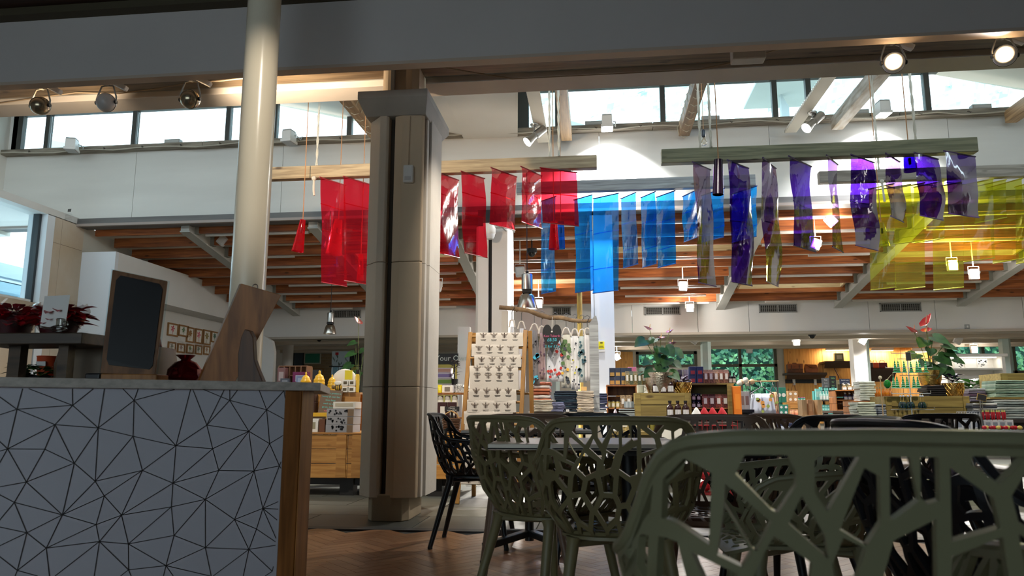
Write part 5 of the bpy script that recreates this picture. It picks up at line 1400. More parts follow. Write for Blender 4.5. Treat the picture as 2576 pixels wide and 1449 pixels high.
MB().box(-.006, .014, -.03, -.005, .02, .052).build('clip', CLR, ch_, bevel=.003)
tl_ = MB(); tl_.slab([(-.03, -.02, .012), (-.075, -.03, .022), (-.07, -.012, .012)], (0, .004, .003)); tl_.build('bird_tail', CLR, ch_)
# big tub behind the slate and the red foil gift
tb = thing('wooden_tub', 'rounded grey brown tub standing behind the framed slate', 'tub', front(300, .60) + Vector((0, 0, ZC)))
tr_ = (P(428, 900, tb.location.y).x - P(170, 900, tb.location.y).x) / 2; tb.location.x = (P(428, 900, tb.location.y).x + P(172, 900, tb.location.y).x) / 2
hz_ = P(300, 876, tb.location.y).z - ZC
MB().lathe([(tr_ * .98, 0), (tr_, hz_ * .5), (tr_ * .93, hz_), (tr_ * .88, hz_), (tr_ * .9, .02), (0, .02)], 26).build('tub_wall', M('grey brown bentwood', (122, 104, 84), .6, var=.2, scale=3, stretch=(.6, .6, 4)), tb, smooth=True)
MB().tube([(tr_ * .5, -.02, hz_), (tr_ * .62, -.02, hz_ + .06), (tr_ * .72, -.02, hz_ + .065), (tr_ * .8, -.02, hz_)], .016, 8).build('handle', CM((128, 62, 34)), tb, smooth=True)
fg = thing('foil_gift', 'dark red foil gift with clear wrapping beside the oak easel board', 'gift', front(464, .30) + Vector((0, 0, ZC)))
r_ = random.Random(8); m = MB(); n = 20
wd = .055
for i, (rr, z) in enumerate(((wd * .95, 0), (wd * 1.2, .02), (wd * 1.15, .055), (wd * .75, .085), (wd * .35, .095), (wd * .7, .115))):
    for j in range(n):
        a = 6.283 * j / n; k = 1 + r_.uniform(-.1, .1); m.v.append((rr * k * math.cos(a), rr * k * math.sin(a), z))
for i in range(5):
    for j in range(n): m.f.append((i * n + j, i * n + (j + 1) % n, (i + 1) * n + (j + 1) % n, (i + 1) * n + j))
m.f.append(tuple(range(n - 1, -1, -1)))
m.build('foil', M('dark red foil', (120, 16, 22), .18, .7), fg, smooth=True)
m = MB()
for i in range(9):
    a = i * .7; b0 = Vector((wd * .3 * math.cos(a), wd * .3 * math.sin(a), .12)); tt = b0 + Vector((.07 * math.cos(a + .3) - .02, .05 * math.sin(a), .05 + .02 * math.sin(i * 2.3)))
    m.add([b0, b0 + Vector((.03, .01, .0)), tt + Vector((.03, .02, 0)), tt], [(0, 1, 2, 3)])
m.build('clear_wrap', CELLO, fg, kind='stuff')
tf = thing('cellophane_tuft', 'crumpled clear cellophane over the tub beside the framed slate', 'wrapping', tb.location + Vector((-tr_ * .55, -.02, hz_ - .0)))
m = MB(); r_ = random.Random(3)
for i in range(14):
    a = r_.uniform(0, 6.28); b0 = Vector((.02 * math.cos(a), .02 * math.sin(a), 0)); tt = b0 + Vector((.09 * math.cos(a), .05 * math.sin(a), r_.uniform(.02, .09)))
    m.add([b0, b0 + Vector((.035, .0, .01)), tt + Vector((.02, .02, .01)), tt], [(0, 1, 2, 3)])
m.build('sheet', CELLO, tf, kind='stuff')
# small plants behind the shelf posts
def pot_plant(px, dep, lab, pot, leafm, h_, w_, seed, n=26, name='potted_plant', z0=ZC):
    p = front(px, dep); o = thing(name, lab, 'plant', (p.x, p.y, z0), 0, 'small potted plants')
    MB().lathe([(w_ * .3, 0), (w_ * .42, h_ * .38), (w_ * .45, h_ * .40), (w_ * .38, h_ * .40), (w_ * .36, h_ * .34), (0, h_ * .34)], 16).build('pot', pot, o, smooth=True)
    bushy(o, 'leaf', leafm, n, 0, w_ * .5, h_ * .36, h_ * .8, w_ * .5, w_ * .26, seed, each=True)
    return o
pot_plant(100, .62, 'green leafed plant in a small black pot between the shelf posts', DKPOT, LEAFPALE, .075, .10, 21, 30)
pot_plant(60, .66, 'dark green plant in a small black pot beside the outer shelf post', DKPOT, LEAFMAT, .085, .11, 22, 26)
pot_plant(168, .64, 'green plant in a small black pot between the shelf post and the tub', DKPOT, LEAFMAT, .07, .10, 23, 26)
rl = thing('red_paper_cone', 'folded red card cone standing between the shelf posts', 'ornament', front(52, .60) + Vector((0, 0, ZC)))
MB().lathe([(.028, 0), (.012, .05), (0, .085)], 4).build('cone', CM((196, 30, 38)), rl, ); MB().box(-.012, .012, -.03, -.026, .008, .02).build('tag', PAPER, rl)
ob = thing('orange_tub', 'orange tub with a white sticker seen under the raised shelf', 'tub', front(117, .75) + Vector((0, 0, ZC)))
MB().lathe([(.035, 0), (.045, .115), (.047, .12), (.04, .12)], 16).build('tub_wall', CM((214, 78, 28)), ob, smooth=True); MB().box(-.02, .025, -.047, -.044, .075, .095).build('sticker', PAPER, ob)
yo = thing('yellow_paper_star', 'folded yellow paper star seen under the raised shelf', 'ornament', front(170, .75) + Vector((0, 0, ZC)))
MB().lathe([(0, .0), (.03, .06), (0, .12)], 5).build('folded_paper', CM((226, 176, 20)), yo); MB().lathe([(.03, 0), (.006, .01), (.006, .02)], 10).build('base', CM((70, 60, 50)), yo)
# ================================================================== SHOP GOODS
def text(s, size, mat, parent, loc, rotz=0.0, tilt=0.0, align='CENTER', name='lettering'):
    cu = bpy.data.curves.new(name, 'FONT'); cu.body = s; cu.size = size; cu.align_x = align; cu.align_y = 'CENTER'; cu.extrude = .0004; cu.resolution_u = 2
    cu.materials.append(mat)
    f = bpy.data.objects.new(name, cu); me = bpy.data.meshes.new_from_object(f); bpy.data.objects.remove(f); bpy.data.curves.remove(cu)
    o = bpy.data.objects.new(name, me); COL.objects.link(o); o.parent = parent; KIDS.setdefault(parent.name, []).append(o)
    o.location = loc; o.rotation_euler = (math.pi / 2 + tilt, 0, rotz); return o
def span(p0, p1, yt, yb, Y):
    a, b = P(p0, yb, Y), P(p1, yt, Y); return (a.x + b.x) / 2, b.x - a.x, P((p0 + p1) / 2, yb, Y).z, P((p0 + p1) / 2, yt, Y).z
rg = random.Random(17)
def g_box(o, w_, h_, d_, c1, c2=None, prt=(.2, .8, .25, .75)):
    MB().box(-w_ / 2, w_ / 2, -d_ / 2, d_ / 2, 0, h_).build('carton', CM(c1), o, bevel=min(.004, w_ * .04))
    if c2: MB().box(-w_ / 2 + w_ * prt[0], -w_ / 2 + w_ * prt[1], -d_ / 2 - .002, -d_ / 2, h_ * prt[2], h_ * prt[3]).build('label_panel', CM(c2), o)
def g_round(o, w_, h_, d_, c1, c2=None, prt=None):
    """round tin with a disc label"""
    MB().box(-w_ / 2, w_ / 2, -d_ / 2, d_ / 2, 0, h_).build('carton', CM(c1), o, bevel=.003)
    m = MB(); r_ = min(w_, h_ * .6) * .40
    m.lathe([(0, 0), (r_, 0), (r_, .002), (0, .002)], 18, (0, -d_ / 2, h_ * .5), Matrix.Rotation(R(90), 3, 'X')); m.build('disc_label', CM(c2), o)
def g_jar(o, w_, h_, d_, c1, c2=None, lid=(40, 36, 32)):
    r_ = w_ / 2
    MB().lathe([(r_ * .92, 0), (r_, h_ * .06), (r_, h_ * .68), (r_ * .82, h_ * .8)], 14).build('jar', CM(c1, .2), o, smooth=True)
    MB().lathe([(r_ * .84, h_ * .8), (r_ * .88, h_ * .82), (r_ * .88, h_), (0, h_)], 14).build('lid', CM(lid, .4), o, smooth=True)
    if c2: MB().add([(r_ * 1.01 * math.sin(a), -r_ * 1.01 * math.cos(a), z) for z in (h_ * .15, h_ * .58) for a in (-.7, -.35, 0, .35, .7)], [(i, i + 1, i + 6, i + 5) for i in range(4)]).build('paper_label', CM(c2), o)
def g_bottle(o, w_, h_, d_, c1, c2=None, lid=(30, 26, 26)):
    r_ = w_ / 2
    MB().lathe([(r_ * .95, 0), (r_, h_ * .03), (r_, h_ * .55), (r_ * .85, h_ * .64), (r_ * .45, h_ * .74), (r_ * .4, h_ * .9)], 14).build('bottle', CM(c1, .15), o, smooth=True)
    MB().lathe([(r_ * .5, h_ * .88), (r_ * .5, h_), (0, h_)], 12).build('cap', CM(lid, .4), o, smooth=True)
    if c2: MB().add([(r_ * 1.02 * math.sin(a), -r_ * 1.02 * math.cos(a), z) for z in (h_ * .08, h_ * .46) for a in (-.9, -.45, 0, .45, .9)], [(i, i + 1, i + 6, i + 5) for i in range(4)]).build('paper_label', CM(c2), o)
def g_pump(o, w_, h_, d_, c1, c2=None, lid=(200, 200, 200)):
    g_bottle(o, w_, h_ * .85, d_, c1, c2, lid)
    MB().tube([(0, 0, h_ * .84), (0, 0, h_ * .97), (-w_ * .35, 0, h_ * .97)], w_ * .06, 6).build('pump', CM(lid), o)
def g_packet(o, w_, h_, d_, c1, c2=None, prt=None):
    a, b = w_ / 2, d_ / 2
    MB().add([(-a, -b, 0), (a, -b, 0), (a, b, 0), (-a, b, 0), (-a, -b * .9, h_ * .75), (a, -b * .9, h_ * .75), (a, b * .9, h_ * .75), (-a, b * .9, h_ * .75), (-a * .9, -.004, h_), (a * .9, -.004, h_), (a * .9, .004, h_), (-a * .9, .004, h_)],
             [(3,2,1,0),(0,1,5,4),(1,2,6,5),(2,3,7,6),(3,0,4,7),(4,5,9,8),(5,6,10,9),(6,7,11,10),(7,4,8,11),(8,9,10,11)]).build('bag', M('speckled packet %d %d %d' % c1, c1, .35, c2=tuple(int(x * .45) for x in c1), scale=60), o)
    if c2: MB().box(-a * .5, a * .5, -b - .003, -b + .002, h_ * .3, h_ * .72).build('paper_label', CM(c2), o)
GK = dict(box=g_box, round=g_round, jar=g_jar, bottle=g_bottle, packet=g_packet, pump=g_pump)
def item(kind, name, cat, label, p0, p1, yt, yb, Y, c1, c2=None, group=None, depth=None, z0=None, rz=0.0, **kw):
    x, w_, zb_, zt = span(p0, p1, yt, yb, Y)
    zb2 = zb_ if z0 is None else z0
    o = thing(name, label, cat, (x, Y, zb2), rz, group)
    GK[kind](o, w_, zt - zb2, depth or w_ * .9, c1, c2, **kw); return o
def row(kind, name, cat, n, p0, p1, yt, yb, Y, desc, group, cols, c2=None, gap=.08, depth=None, z0=None, **kw):
    """n alike things side by side; the first is built, the rest are copies with a label each"""
    st = (p1 - p0) / n; first = {}
    for i in range(n):
        c1 = cols[i % len(cols)]; lab = ('%s %s' % (ORD[i], desc)) if n > 1 else desc
        a, b = p0 + st * i, p0 + st * (i + 1 - gap)
        if c1 in first:
            x, _, zb_, _ = span(a, b, yt, yb, Y)
            dup(first[c1], (x, Y + rg.uniform(-.004, .004), zb_ if z0 is None else z0), rg.uniform(-.06, .06), lab)
        else: first[c1] = item(kind, name, cat, lab, a, b, yt, yb, Y, c1, c2, group, depth, z0, **kw)
def folded(name, n, p0, p1, yt, yb, Y, desc, group, cols, cat='folded cloth', depth=.3, z0=None):
    x, w_, zb_, zt = span(p0, p1, yt, yb, Y); zb_ = zb_ if z0 is None else z0
    t = (zt - zb_) / n
    for i in range(n):
        w2 = w_ * rg.uniform(.93, 1.0); d2 = depth * rg.uniform(.92, 1.0); m = MB()
        k = 5; prof = [(-d2 / 2 + t * .4 - t * .45 * math.cos(R(-90 + 180 * j / k)), t / 2 + t * .47 * math.sin(R(-90 + 180 * j / k))) for j in range(k + 1)]
        prof = [(y, z) for y, z in prof] + [(d2 / 2, t * .96), (d2 / 2, t * .02)]
        nn = 5; q = len(prof)
        for s_ in range(nn + 1):
            xx_ = -w2 / 2 + w2 * s_ / nn; dz = rg.uniform(-.12, .12) * t
            m.v += [(xx_, y + rg.uniform(-.004, .004), z + dz * (1 if 0 < s_ < nn else .3)) for y, z in prof]
        for s_ in range(nn):
            for j in range(q): m.f.append((s_ * q + j, s_ * q + (j + 1) % q, (s_ + 1) * q + (j + 1) % q, (s_ + 1) * q + j))
        m.f += [tuple(range(q - 1, -1, -1)), tuple(nn * q + j for j in range(q))]
        c = cols[i % len(cols)]
        o = m.build(name, M('folded cloth %d %d %d' % c, c, .9, var=.25, scale=18, bump=.15, bscale=120), smooth=True, angle=60)
        o.location = (x + rg.uniform(-.01, .01), Y, zb_ + i * t); o.rotation_euler = (0, 0, rg.uniform(-.04, .04))
        tag(o, '%s %s from the bottom' % (ORD[i], desc), cat, group)
def crate_box(name, label, p0, p1, yt, yb, Y, depth, mat=None, planks=3, open_front=False, z0=None, posts=True):
    x, w_, zb_, zt = span(p0, p1, yt, yb, Y); zb_ = zb_ if z0 is None else z0; h_ = zt - zb_
    o = thing(name, label, 'crate', (x, Y + depth / 2, zb_)); mat = mat or PINE
    t = .016; ph = h_ / planks
    for i in range(planks):
        z_, z2 = i * ph + .003, (i + 1) * ph - .003
        if not open_front: MB().box(-w_ / 2, w_ / 2, -depth / 2, -depth / 2 + t, z_, z2).build('plank', mat, o, bevel=.002)
        else:
            MB().box(-w_ / 2, w_ / 2, depth / 2 - t, depth / 2, z_, z2).build('plank', mat, o)
        for s_ in (-1, 1):
            MB().box(s_ * (w_ / 2 - t / 2) - t / 2, s_ * (w_ / 2 - t / 2) + t / 2, -depth / 2 + t + .001, depth / 2 - t, z_, z2).build('plank', mat, o)
    MB().box(-w_ / 2 + .001, w_ / 2 - .001, -depth / 2 + .001, depth / 2 - .001, 0, t).build('bottom_board', mat, o)
    if open_front: MB().box(-w_ / 2, w_ / 2, -depth / 2, depth / 2, h_ - t, h_ + .001).build('top_board', mat, o)
    elif posts:
        MB().box(-w_ / 2 + .018, w_ / 2 - .018, -depth / 2 + .018, -depth / 2 + .026, t, h_ - .014).build('liner', CM((40, 34, 26)), o)  # dark board added behind the front planks to stop light in the gaps
        for s_ in (-1, 1): MB().box(s_ * (w_ / 2 - .04) - .03, s_ * (w_ / 2 - .04) + .03, -depth / 2 - .012, -depth / 2 - .001, .004, h_ - .004).build('corner_batten', mat, o)
        MB().box(-w_ / 2 + .02, w_ / 2 - .02, -depth / 2 + .02, depth / 2 - .02, h_ - .012, h_ - .004).build('lid', mat, o)
    return o, zb_, zt
def bench(name, label, p0, p1, ytop, Y, depth, mat, legs=True, thick=.04, cat='display table', z=None):
    a, b = P(p0, ytop, Y), P(p1, ytop, Y); zt = (a.z + b.z) / 2 if z is None else z
    o = thing(name, label, cat, ((a.x + b.x) / 2, Y + depth / 2, 0)); w_ = b.x - a.x
    MB().box(-w_ / 2, w_ / 2, -depth / 2, depth / 2, zt - thick, zt).build('tabletop', mat, o, bevel=.004)
    for sx in (-1, 1):
        for sy in (-1, 1):
            MB().box(sx * (w_ / 2 - .05) - .03, sx * (w_ / 2 - .05) + .03, sy * (depth / 2 - .05) - .03, sy * (depth / 2 - .05) + .03, 0, zt - thick).build('leg', mat, o)
    MB().box(-w_ / 2 + .05, w_ / 2 - .05, -depth / 2 + .03, -depth / 2 + .05, zt - thick - .08, zt - thick).build('apron_rail', mat, o)
    MB().box(-w_ / 2 + .03, w_ / 2 - .03, -depth / 2 + .06, depth / 2 - .03, .18, .205).build('lower_shelf', mat, o)
    return o, zt
def anthurium(name, label, cx_, cy_, cz_, leaves, flowers, seed, fcol, s=1.0):
    """stems rising from the pot, each with a heart leaf or a waxy flower; heads given as offsets in metres"""
    o = thing(name, label, 'plant', (cx_, cy_, cz_)); r_ = random.Random(seed)
    for (dx, dz, L, yaw_, tip) in leaves:
        dy = r_.uniform(-.1, .1); top = Vector((dx, dy, dz))
        st = MB().tube([(0, 0, -.02), (dx * .3, dy * .4, dz * .5), top], .0035 * s, 5).build('stem', CM((86, 110, 56)), o)
        m = MB(); pts = [(0, .0), (.22, -.16), (.45, -.10), (.55, .15), (.45, .45), (.22, .75), (0, 1.0), (-.22, .75), (-.45, .45), (-.55, .15), (-.45, -.10), (-.22, -.16)]
        d = Vector((-math.sin(yaw_) * .9, -.5, -.55 + .35 * tip)).normalized(); nn_ = Vector((r_.uniform(-.25, .25), -.65, .75)); nn_ = (nn_ - d * nn_.dot(d)).normalized(); sd = d.cross(nn_)
        f_ = lambda x, y: top + sd * x * L + d * y * L + nn_ * (.10 * L * abs(x) - .10 * L * (y - .3) ** 2)
        vs = [f_(x, y) for x, y in pts]; c = f_(0, .35)
        m.add(vs + [c], [(i, (i + 1) % 12, 12) for i in range(12)])
        m.build('leaf', LEAFMAT, o, smooth=True, angle=80)
    for (dx, dz, L, yaw_, tip) in flowers:
        dy = r_.uniform(-.06, .06); top = Vector((dx, dy, dz))
        st = MB().tube([(0, 0, -.02), (dx * .5, dy * .5, dz * .55), top], .003 * s, 5).build('stem', CM((110, 120, 66)), o)
        mt = Matrix.Rotation(yaw_, 3, 'Z') @ Matrix.Rotation(tip, 3, 'X'); m = MB()
        pts = [(0, 0), (.3, -.12), (.5, .12), (.4, .5), (0, 1.0), (-.4, .5), (-.5, .12), (-.3, -.12)]
        vs = [mt @ Vector((x * L, y * L - .2 * L, .14 * L * abs(x) * 2)) + top for x, y in pts]; c = mt @ Vector((0, .1 * L, -.02)) + top
        m.add(vs + [c], [(i, (i + 1) % 8, 8) for i in range(8)]); fl = m.build('flower', CM(fcol, .3), o, smooth=True, angle=80)
        MB().tube([top, top + Vector((.01, -.01, L * .55))], [.006 * s, .003 * s], 6).build('spadix', CM((222, 190, 140)), fl)
    return o
def lattice_pot(name, label, p0, p1, yt, yb, Y, mat, lat=True, z0=None):
    x, w_, zb_, zt = span(p0, p1, yt, yb, Y); zb_ = zb_ if z0 is None else z0; h_ = zt - zb_; r_ = w_ / 2
    o = thing(name, label, 'plant pot', (x, Y, zb_))
    MB().lathe([(r_ * .8, 0), (r_ * 1.0, h_ * .5), (r_ * .98, h_), (r_ * .9, h_), (r_ * .9, h_ * .9), (0, h_ * .9)], 24).build('body', mat, o, smooth=True)
    if lat:
        m = MB()
        for k in range(14):
            for d in (1, -1):
                m.tube([(r_ * (.82 + .2 * min(1, t * 2)) * 1.02 * math.cos(k * .4488 + d * t * .9), r_ * (.82 + .2 * min(1, t * 2)) * 1.02 * math.sin(k * .4488 + d * t * .9), h_ * t) for t in (0, .25, .5, .75, 1)], w_ * .022, 4)
        m.build('lattice', mat, o, kind='stuff')
    return o, x, zt, h_
# ------------------------------------------------------------ zone by the clad column: pine unit with bee themed goods
YU = 7.3
xa_, xb_ = P(640, 1090, YU).x, P(1168, 1090, YU).x; zt_u = P(830, 1088, YU).z
un = thing('pine_display_unit', 'long low pine display unit of boards on a black plinth, passing behind the clad column', 'display unit', ((xa_ + xb_) / 2, YU + .4, 0)); wu = xb_ - xa_
zz = [.17 + (zt_u - .19) * i / 3 for i in range(4)]
for i in range(3):
    for a, b in ((-wu / 2, -.10), (-.095, wu / 2)):
        MB().box(a, b, -.4, -.375, zz[i] + .003, zz[i + 1] - .003).build('plank', PINE, un, bevel=.003)
    MB().box(wu / 2 - .025, wu / 2, -.372, .4, zz[i] + .003, zz[i + 1] - .003).build('plank', PINE, un)
MB().box(-wu / 2, wu / 2, -.41, .4, zt_u - .02, zt_u).build('top_board', PINE, un, bevel=.003)
for x in (-.16, .0): MB().box(x - .05, x + .05, -.414, -.402, .18, zt_u - .022).build('batten', PINE, un)
MB().box(-wu / 2 + .1, wu / 2 - .1, -.3, .35, .10, .17).build('frame_rail', CM((40, 36, 34)), un)
for x in (-wu / 2 + .3, -.12, wu / 2 - .3): MB().box(x - .07, x + .07, -.33, -.2, 0, .17).build('foot', CM((30, 28, 27)), un)
YT = YU + .12
bx1 = item('box', 'gift_box', 'box', 'white gift box with a picture of a ribboned house on the pine unit', 774, 806, 1053, 1087, YT, (226, 226, 222), (150, 146, 120), depth=.12, z0=zt_u)
item('box', 'carton_box', 'box', 'plain brown carton beside the white gift box', 807, 823, 1054, 1087, YT, (104, 66, 44), depth=.12, z0=zt_u)
BOXC = (148, 148, 152)
x, w_, _, _ = span(829, 897, 1066, 1087, YT)
hb_ = .078
for i in range(3):
    o = thing('honeycomb_box', '%s clear topped box of dark discs in the pile next to the clad column' % ['lowest', 'middle', 'third'][i], 'box', (x + rg.uniform(-.006, .006), YT, zt_u + i * (hb_ + .001)), 0, 'disc boxes')
    MB().box(-w_ / 2, w_ / 2, -.12, .12, 0, hb_).build('carton', CM(BOXC), o, bevel=.003)
    MB().box(w_ * .28, w_ / 2 + .001, -.122, -.12, .004, hb_ - .004).build('brown_end', CM((120, 98, 76)), o)
    m = MB(); r_ = random.Random(i)
    for k in range(13):
        cxx, czz, rr = -w_ * .42 + w_ * .68 * r_.random(), hb_ * r_.uniform(.2, .8), r_.uniform(.007, .013)
        m.lathe([(0, 0), (rr, 0), (rr, .002)], 10, (cxx, -.12, czz), Matrix.Rotation(R(90), 3, 'X'))
    m.build('disc_print', CM((24, 24, 28)), o, kind='stuff')
ztop = zt_u + 3 * (hb_ + .001)
item('box', 'bead_tray', 'box', 'white tray box with a frieze of small bees, on top of the disc boxes', 846, 902, 1011, 1030, YT, (214, 210, 200), (182, 172, 150), depth=.2, z0=ztop, prt=(.1, .9, .3, .8))
item('box', 'yellow_tray', 'tray', 'yellow tray of dark beads behind the white gift box', 785, 827, 1038, 1053, YT + .2, (216, 170, 40), (70, 50, 30), depth=.1, z0=zt_u, prt=(.06, .94, .35, .8))
# step at the back of the unit
sx0, sx1 = P(770, 1000, YU + .42).x, P(905, 1000, YU + .42).x
zst = P(830, 987, YU + .42).z
st_o = thing('display_riser', 'pine riser box at the back of the pine unit, holding the hive pots', 'riser', ((P(690, 960, YU + .42).x + sx1) / 2, YU + .6, zt_u)); wr = sx1 - P(690, 960, YU + .42).x
for i in range(2): MB().box(-wr / 2, wr / 2, -.18, -.16, i * (zst - zt_u) / 2 + .003, (i + 1) * (zst - zt_u) / 2 - .003).build('plank', PINE, st_o)
MB().box(-wr / 2, wr / 2, -.16, .2, zst - zt_u - .02, zst - zt_u).build('top_board', PINE, st_o); MB().box(-wr / 2, wr / 2, .18, .2, 0, zst - zt_u - .021).build('back_board', PINE, st_o)
YS = YU + .50
for i, (a, b) in enumerate(((776, 796), (776, 796))):
    item('box', 'honey_box', 'box', '%s brown box with a pale hexagon behind the chalk board' % ['lower', 'upper'][i], a, b, 1012 - i * 26, 1036 - i * 26, YU + .34, (66, 40, 28), (206, 190, 150), depth=.1, z0=zt_u if i == 0 else P(786, 1012, YU + .34).z + .001)
cb = thing('chalk_board', 'tall brown notice board with teal and pink chalk writing, leaning on the riser', 'board', (P(823, 1010, YU + .3).x, YU + .3, zt_u))
x, w_, z0_, z1_ = span(793, 853, 980, 1040, YU + .3); hh_ = z1_ - zt_u
mt = Matrix.Rotation(R(-8), 3, 'X') @ Matrix.Rotation(R(4), 3, 'Y')
MB().cbox(mt @ Vector((0, 0, hh_ / 2)), (w_ * .94, .014, hh_), mt).build('panel', CM((112, 92, 74)), cb)
for i in range(9):
    col_ = CM((110, 200, 190)) if i < 5 else CM((226, 120, 130)); q = mt @ Vector((0, -.0085, hh_ * (.92 - i * .085)))
    t_ = text(['Our bees produce a', 'honey all over the', 'hives here', 'made to small', 'garden borders', 'supporting', 'Add to the growing', 'garden and bees', 'for one table'][i], .026, col_, cb, q, 0, R(-8)); t_.rotation_euler.y = R(4)
# white bee tins and hive pots on the riser
for r_i in range(2):
    row('box', 'bee_mug_box', 'box', 2, 862 + r_i * 2, 896, 973 - r_i * 17, 989 - r_i * 17, YS - .08, 'white boxed bee mug in the %s row on the pine riser' % ['lower', 'upper'][r_i], 'bee mug boxes', [(222, 220, 212)], (90, 80, 60), .06, .08, z0=zst + r_i * .069)
def hive(px, w0, yt, yb, lab):
    x, w_, zb_, zt = span(px - w0 / 2, px + w0 / 2, yt, yb, YS);
    o = thing('hive_pot', lab, 'pot', (x, YS, zst), 0, 'yellow hive pots'); r_ = w_ / 2; h_ = zt - zst
    pr = [(r_ * .8, 0)]
    for i in range(5):
        q = lambda t: r_ * math.sqrt(max(.06, 1 - max(0, t - .42) ** 2 * 2.8))
        pr += [(q(i / 5) * 1.0, h_ * (.03 + i * .16)), (q(i / 5 + .06) * 1.02, h_ * (.11 + i * .16)), (q(i / 5 + .16) * .94, h_ * (.17 + i * .16))]
    pr += [(r_ * .15, h_ * .86), (r_ * .2, h_ * .93), (r_ * .12, h_), (0, h_)]
    MB().lathe(pr, 20).build('body', CM((226, 178, 50), .3), o, smooth=True)
    MB().lathe([(0, 0), (r_ * .16, 0), (r_ * .16, .004), (0, .004)], 10, (0, -r_ * .97, h_ * .12), Matrix.Rotation(R(90), 3, 'X')).build('doorway', CM((90, 60, 24)), o)
hive(769, 28, 936, 985, 'yellow ribbed hive pot nearest the counter end'); hive(803, 30, 932, 985, 'yellow ribbed hive pot between two others'); hive(835, 22, 942, 985, 'yellow ribbed hive pot beside the plush bee')
bee = thing('plush_bee', 'plush bee with a striped body and white wings on the pine riser', 'toy', (P(851, 975, YS - .12).x, YS - .12, zst))
MB().ball((0, 0, .05), .034, 14, 10, (1.3, 1, 1)).build('body', CM((196, 160, 60)), bee, smooth=True)
for i in range(3): MB().lathe([(.030, -.005), (.036, 0), (.030, .005)], 14, (-.022 + i * .022, 0, .05), Matrix.Rotation(R(90), 3, 'Y')).build('stripe', CM((40, 34, 28)), bee)
MB().ball((-.05, -.01, .056), .022, 12, 8).build('head', CM((120, 96, 60)), bee, smooth=True)
for s_ in (-1, 1): MB().ball((.0, s_ * .03 - .005, .095), .03, 10, 6, (1.1, .25, .8)).build('wing', CM((224, 222, 214)), bee, smooth=True)
cu_ = thing('cushion', 'white cushion with a yellow patch behind the boxed bee mugs', 'cushion', (P(867, 950, YS + .1).x, YS + .1, zst))
MB().ball((0, 0, .13), .13, 14, 10, (1.1, .35, 1)).build('cover', CM((220, 214, 204)), cu_, smooth=True); MB().box(.02, .10, -.055, -.04, .14, .24).build('patch', CM((214, 196, 40)), cu_)
yj = item('jar', 'yellow_jug', 'jug', 'tall yellow jug half hidden by the clad column', 893, 905, 930, 985, YS - .05, (228, 190, 70), None, z0=zst)
# far goods beyond the counter end: pigeonhole shelf, bags
Yq = 11.2
b1, zb1 = bench('display_table', 'dark display table with pigeonholes behind the counter end', 690, 800, 968, Yq, .6, CM((70, 54, 44)))
pg = thing('pigeonhole_shelf', 'small wooden pigeonhole shelf beyond the counter end', 'shelf', (P(742, 960, Yq + .3).x, Yq + .3, zb1))
x, w_, z0_, z1_ = span(706, 778, 922, 968, Yq + .3); hh_ = z1_ - zb1
WDR = CM((168, 118, 84))
for k in range(3): MB().box(-w_ / 2, w_ / 2, -.12, .12, hh_ * k / 2 - (.008 if k else 0), hh_ * k / 2 + .008).build('shelf_board', WDR, pg)
for k in range(6): MB().box(-w_ / 2 + w_ * k / 5 - .007, -w_ / 2 + w_ * k / 5 + .007, -.12, .12, .01, hh_ - .01).build('divider', WDR, pg)
item('box', 'gift_bag', 'bag', 'blossom printed gift bag at the end of the pigeonhole shelf', 700, 722, 925, 968, Yq + .1, (150, 104, 100), (200, 176, 170), z0=zb1)
item('box', 'gift_bag', 'bag', 'magenta gift bag beyond the hive pots', 738, 778, 936, 968, Yq + .06, (136, 44, 92), (206, 200, 206), depth=.1, z0=zb1)
item('box', 'gift_bag', 'bag', 'pale blue gift bag with handles beyond the hive pots', 746, 768, 946, 968, Yq - .0 + .0, (150, 160, 196), (190, 196, 214), depth=.05, z0=zb1)
item('box', 'small_grey_box', 'box', 'small grey box at the counter end of the dark display table', 706, 730, 952, 968, Yq + .0, (96, 98, 106), (150, 150, 156), depth=.05, z0=zb1)
# far left wall things
def wallpanel(name, cat, label, p0, p1, yt, yb, c, Y=YF - .03, fr=None, th=.03):
    x, w_, z0_, z1_ = span(p0, p1, yt, yb, Y); z0_ = 0 if 'door' in name else z0_; o = thing(name, label, cat, (x, Y, z0_)); h_ = z1_ - z0_
    MB().box(-w_ / 2, w_ / 2, -th, 0, 0, h_).build('panel', CM(c), o)
    if YF - Y > .2 and name != 'black_board':
        for s_ in (-1, 1): MB().box(s_ * w_ * .42 - .012, s_ * w_ * .42 + .012, -.02, -.001, -z0_, 0).build('post', DARKGREY, o)
    if fr:
        f = .03
        for q in ((-w_ / 2 - f, w_ / 2 + f, -f, 0), (-w_ / 2 - f, w_ / 2 + f, h_, h_ + f), (-w_ / 2 - f, -w_ / 2, 0, h_), (w_ / 2, w_ / 2 + f, 0, h_)): MB().box(q[0], q[1], -th - .01, 0, q[2], q[3]).build('frame_rail', CM(fr), o)
    return o, w_, h_
bw2 = thing('wall_brick', 'sandy brick wall face at the far end past the counter', 'wall', (0, 0, 0)); del bw2['category']; bw2['kind'] = 'structure'
bm_ = MB(); xs0, xs1 = fx(736), fx(848); r_ = random.Random(1)
k = 0; z = 1.0
BRK = M('sandy brick', (168, 144, 108), .85, c2=(136, 112, 80), scale=3, per=.1)
bme = MB().box(-.105, .105, -.03, .0, 0, .065).mesh('brick'); bme.materials.append(BRK)
while z < 2.33 and k < 290:
    j = 0; x = xs0 + (.11 if int(round((z - 1) / .075)) % 2 else 0)
    while x < xs1:
        piece(bme, 'brick', (x, YF - .002, z), bw2); k += 1; x += .222
    z += .075
MB().box(xs0 - .1, xs1 + .1, YF - .02, YF - .002, .98, 2.36).build('mortar', CM((150, 136, 116)), bw2)
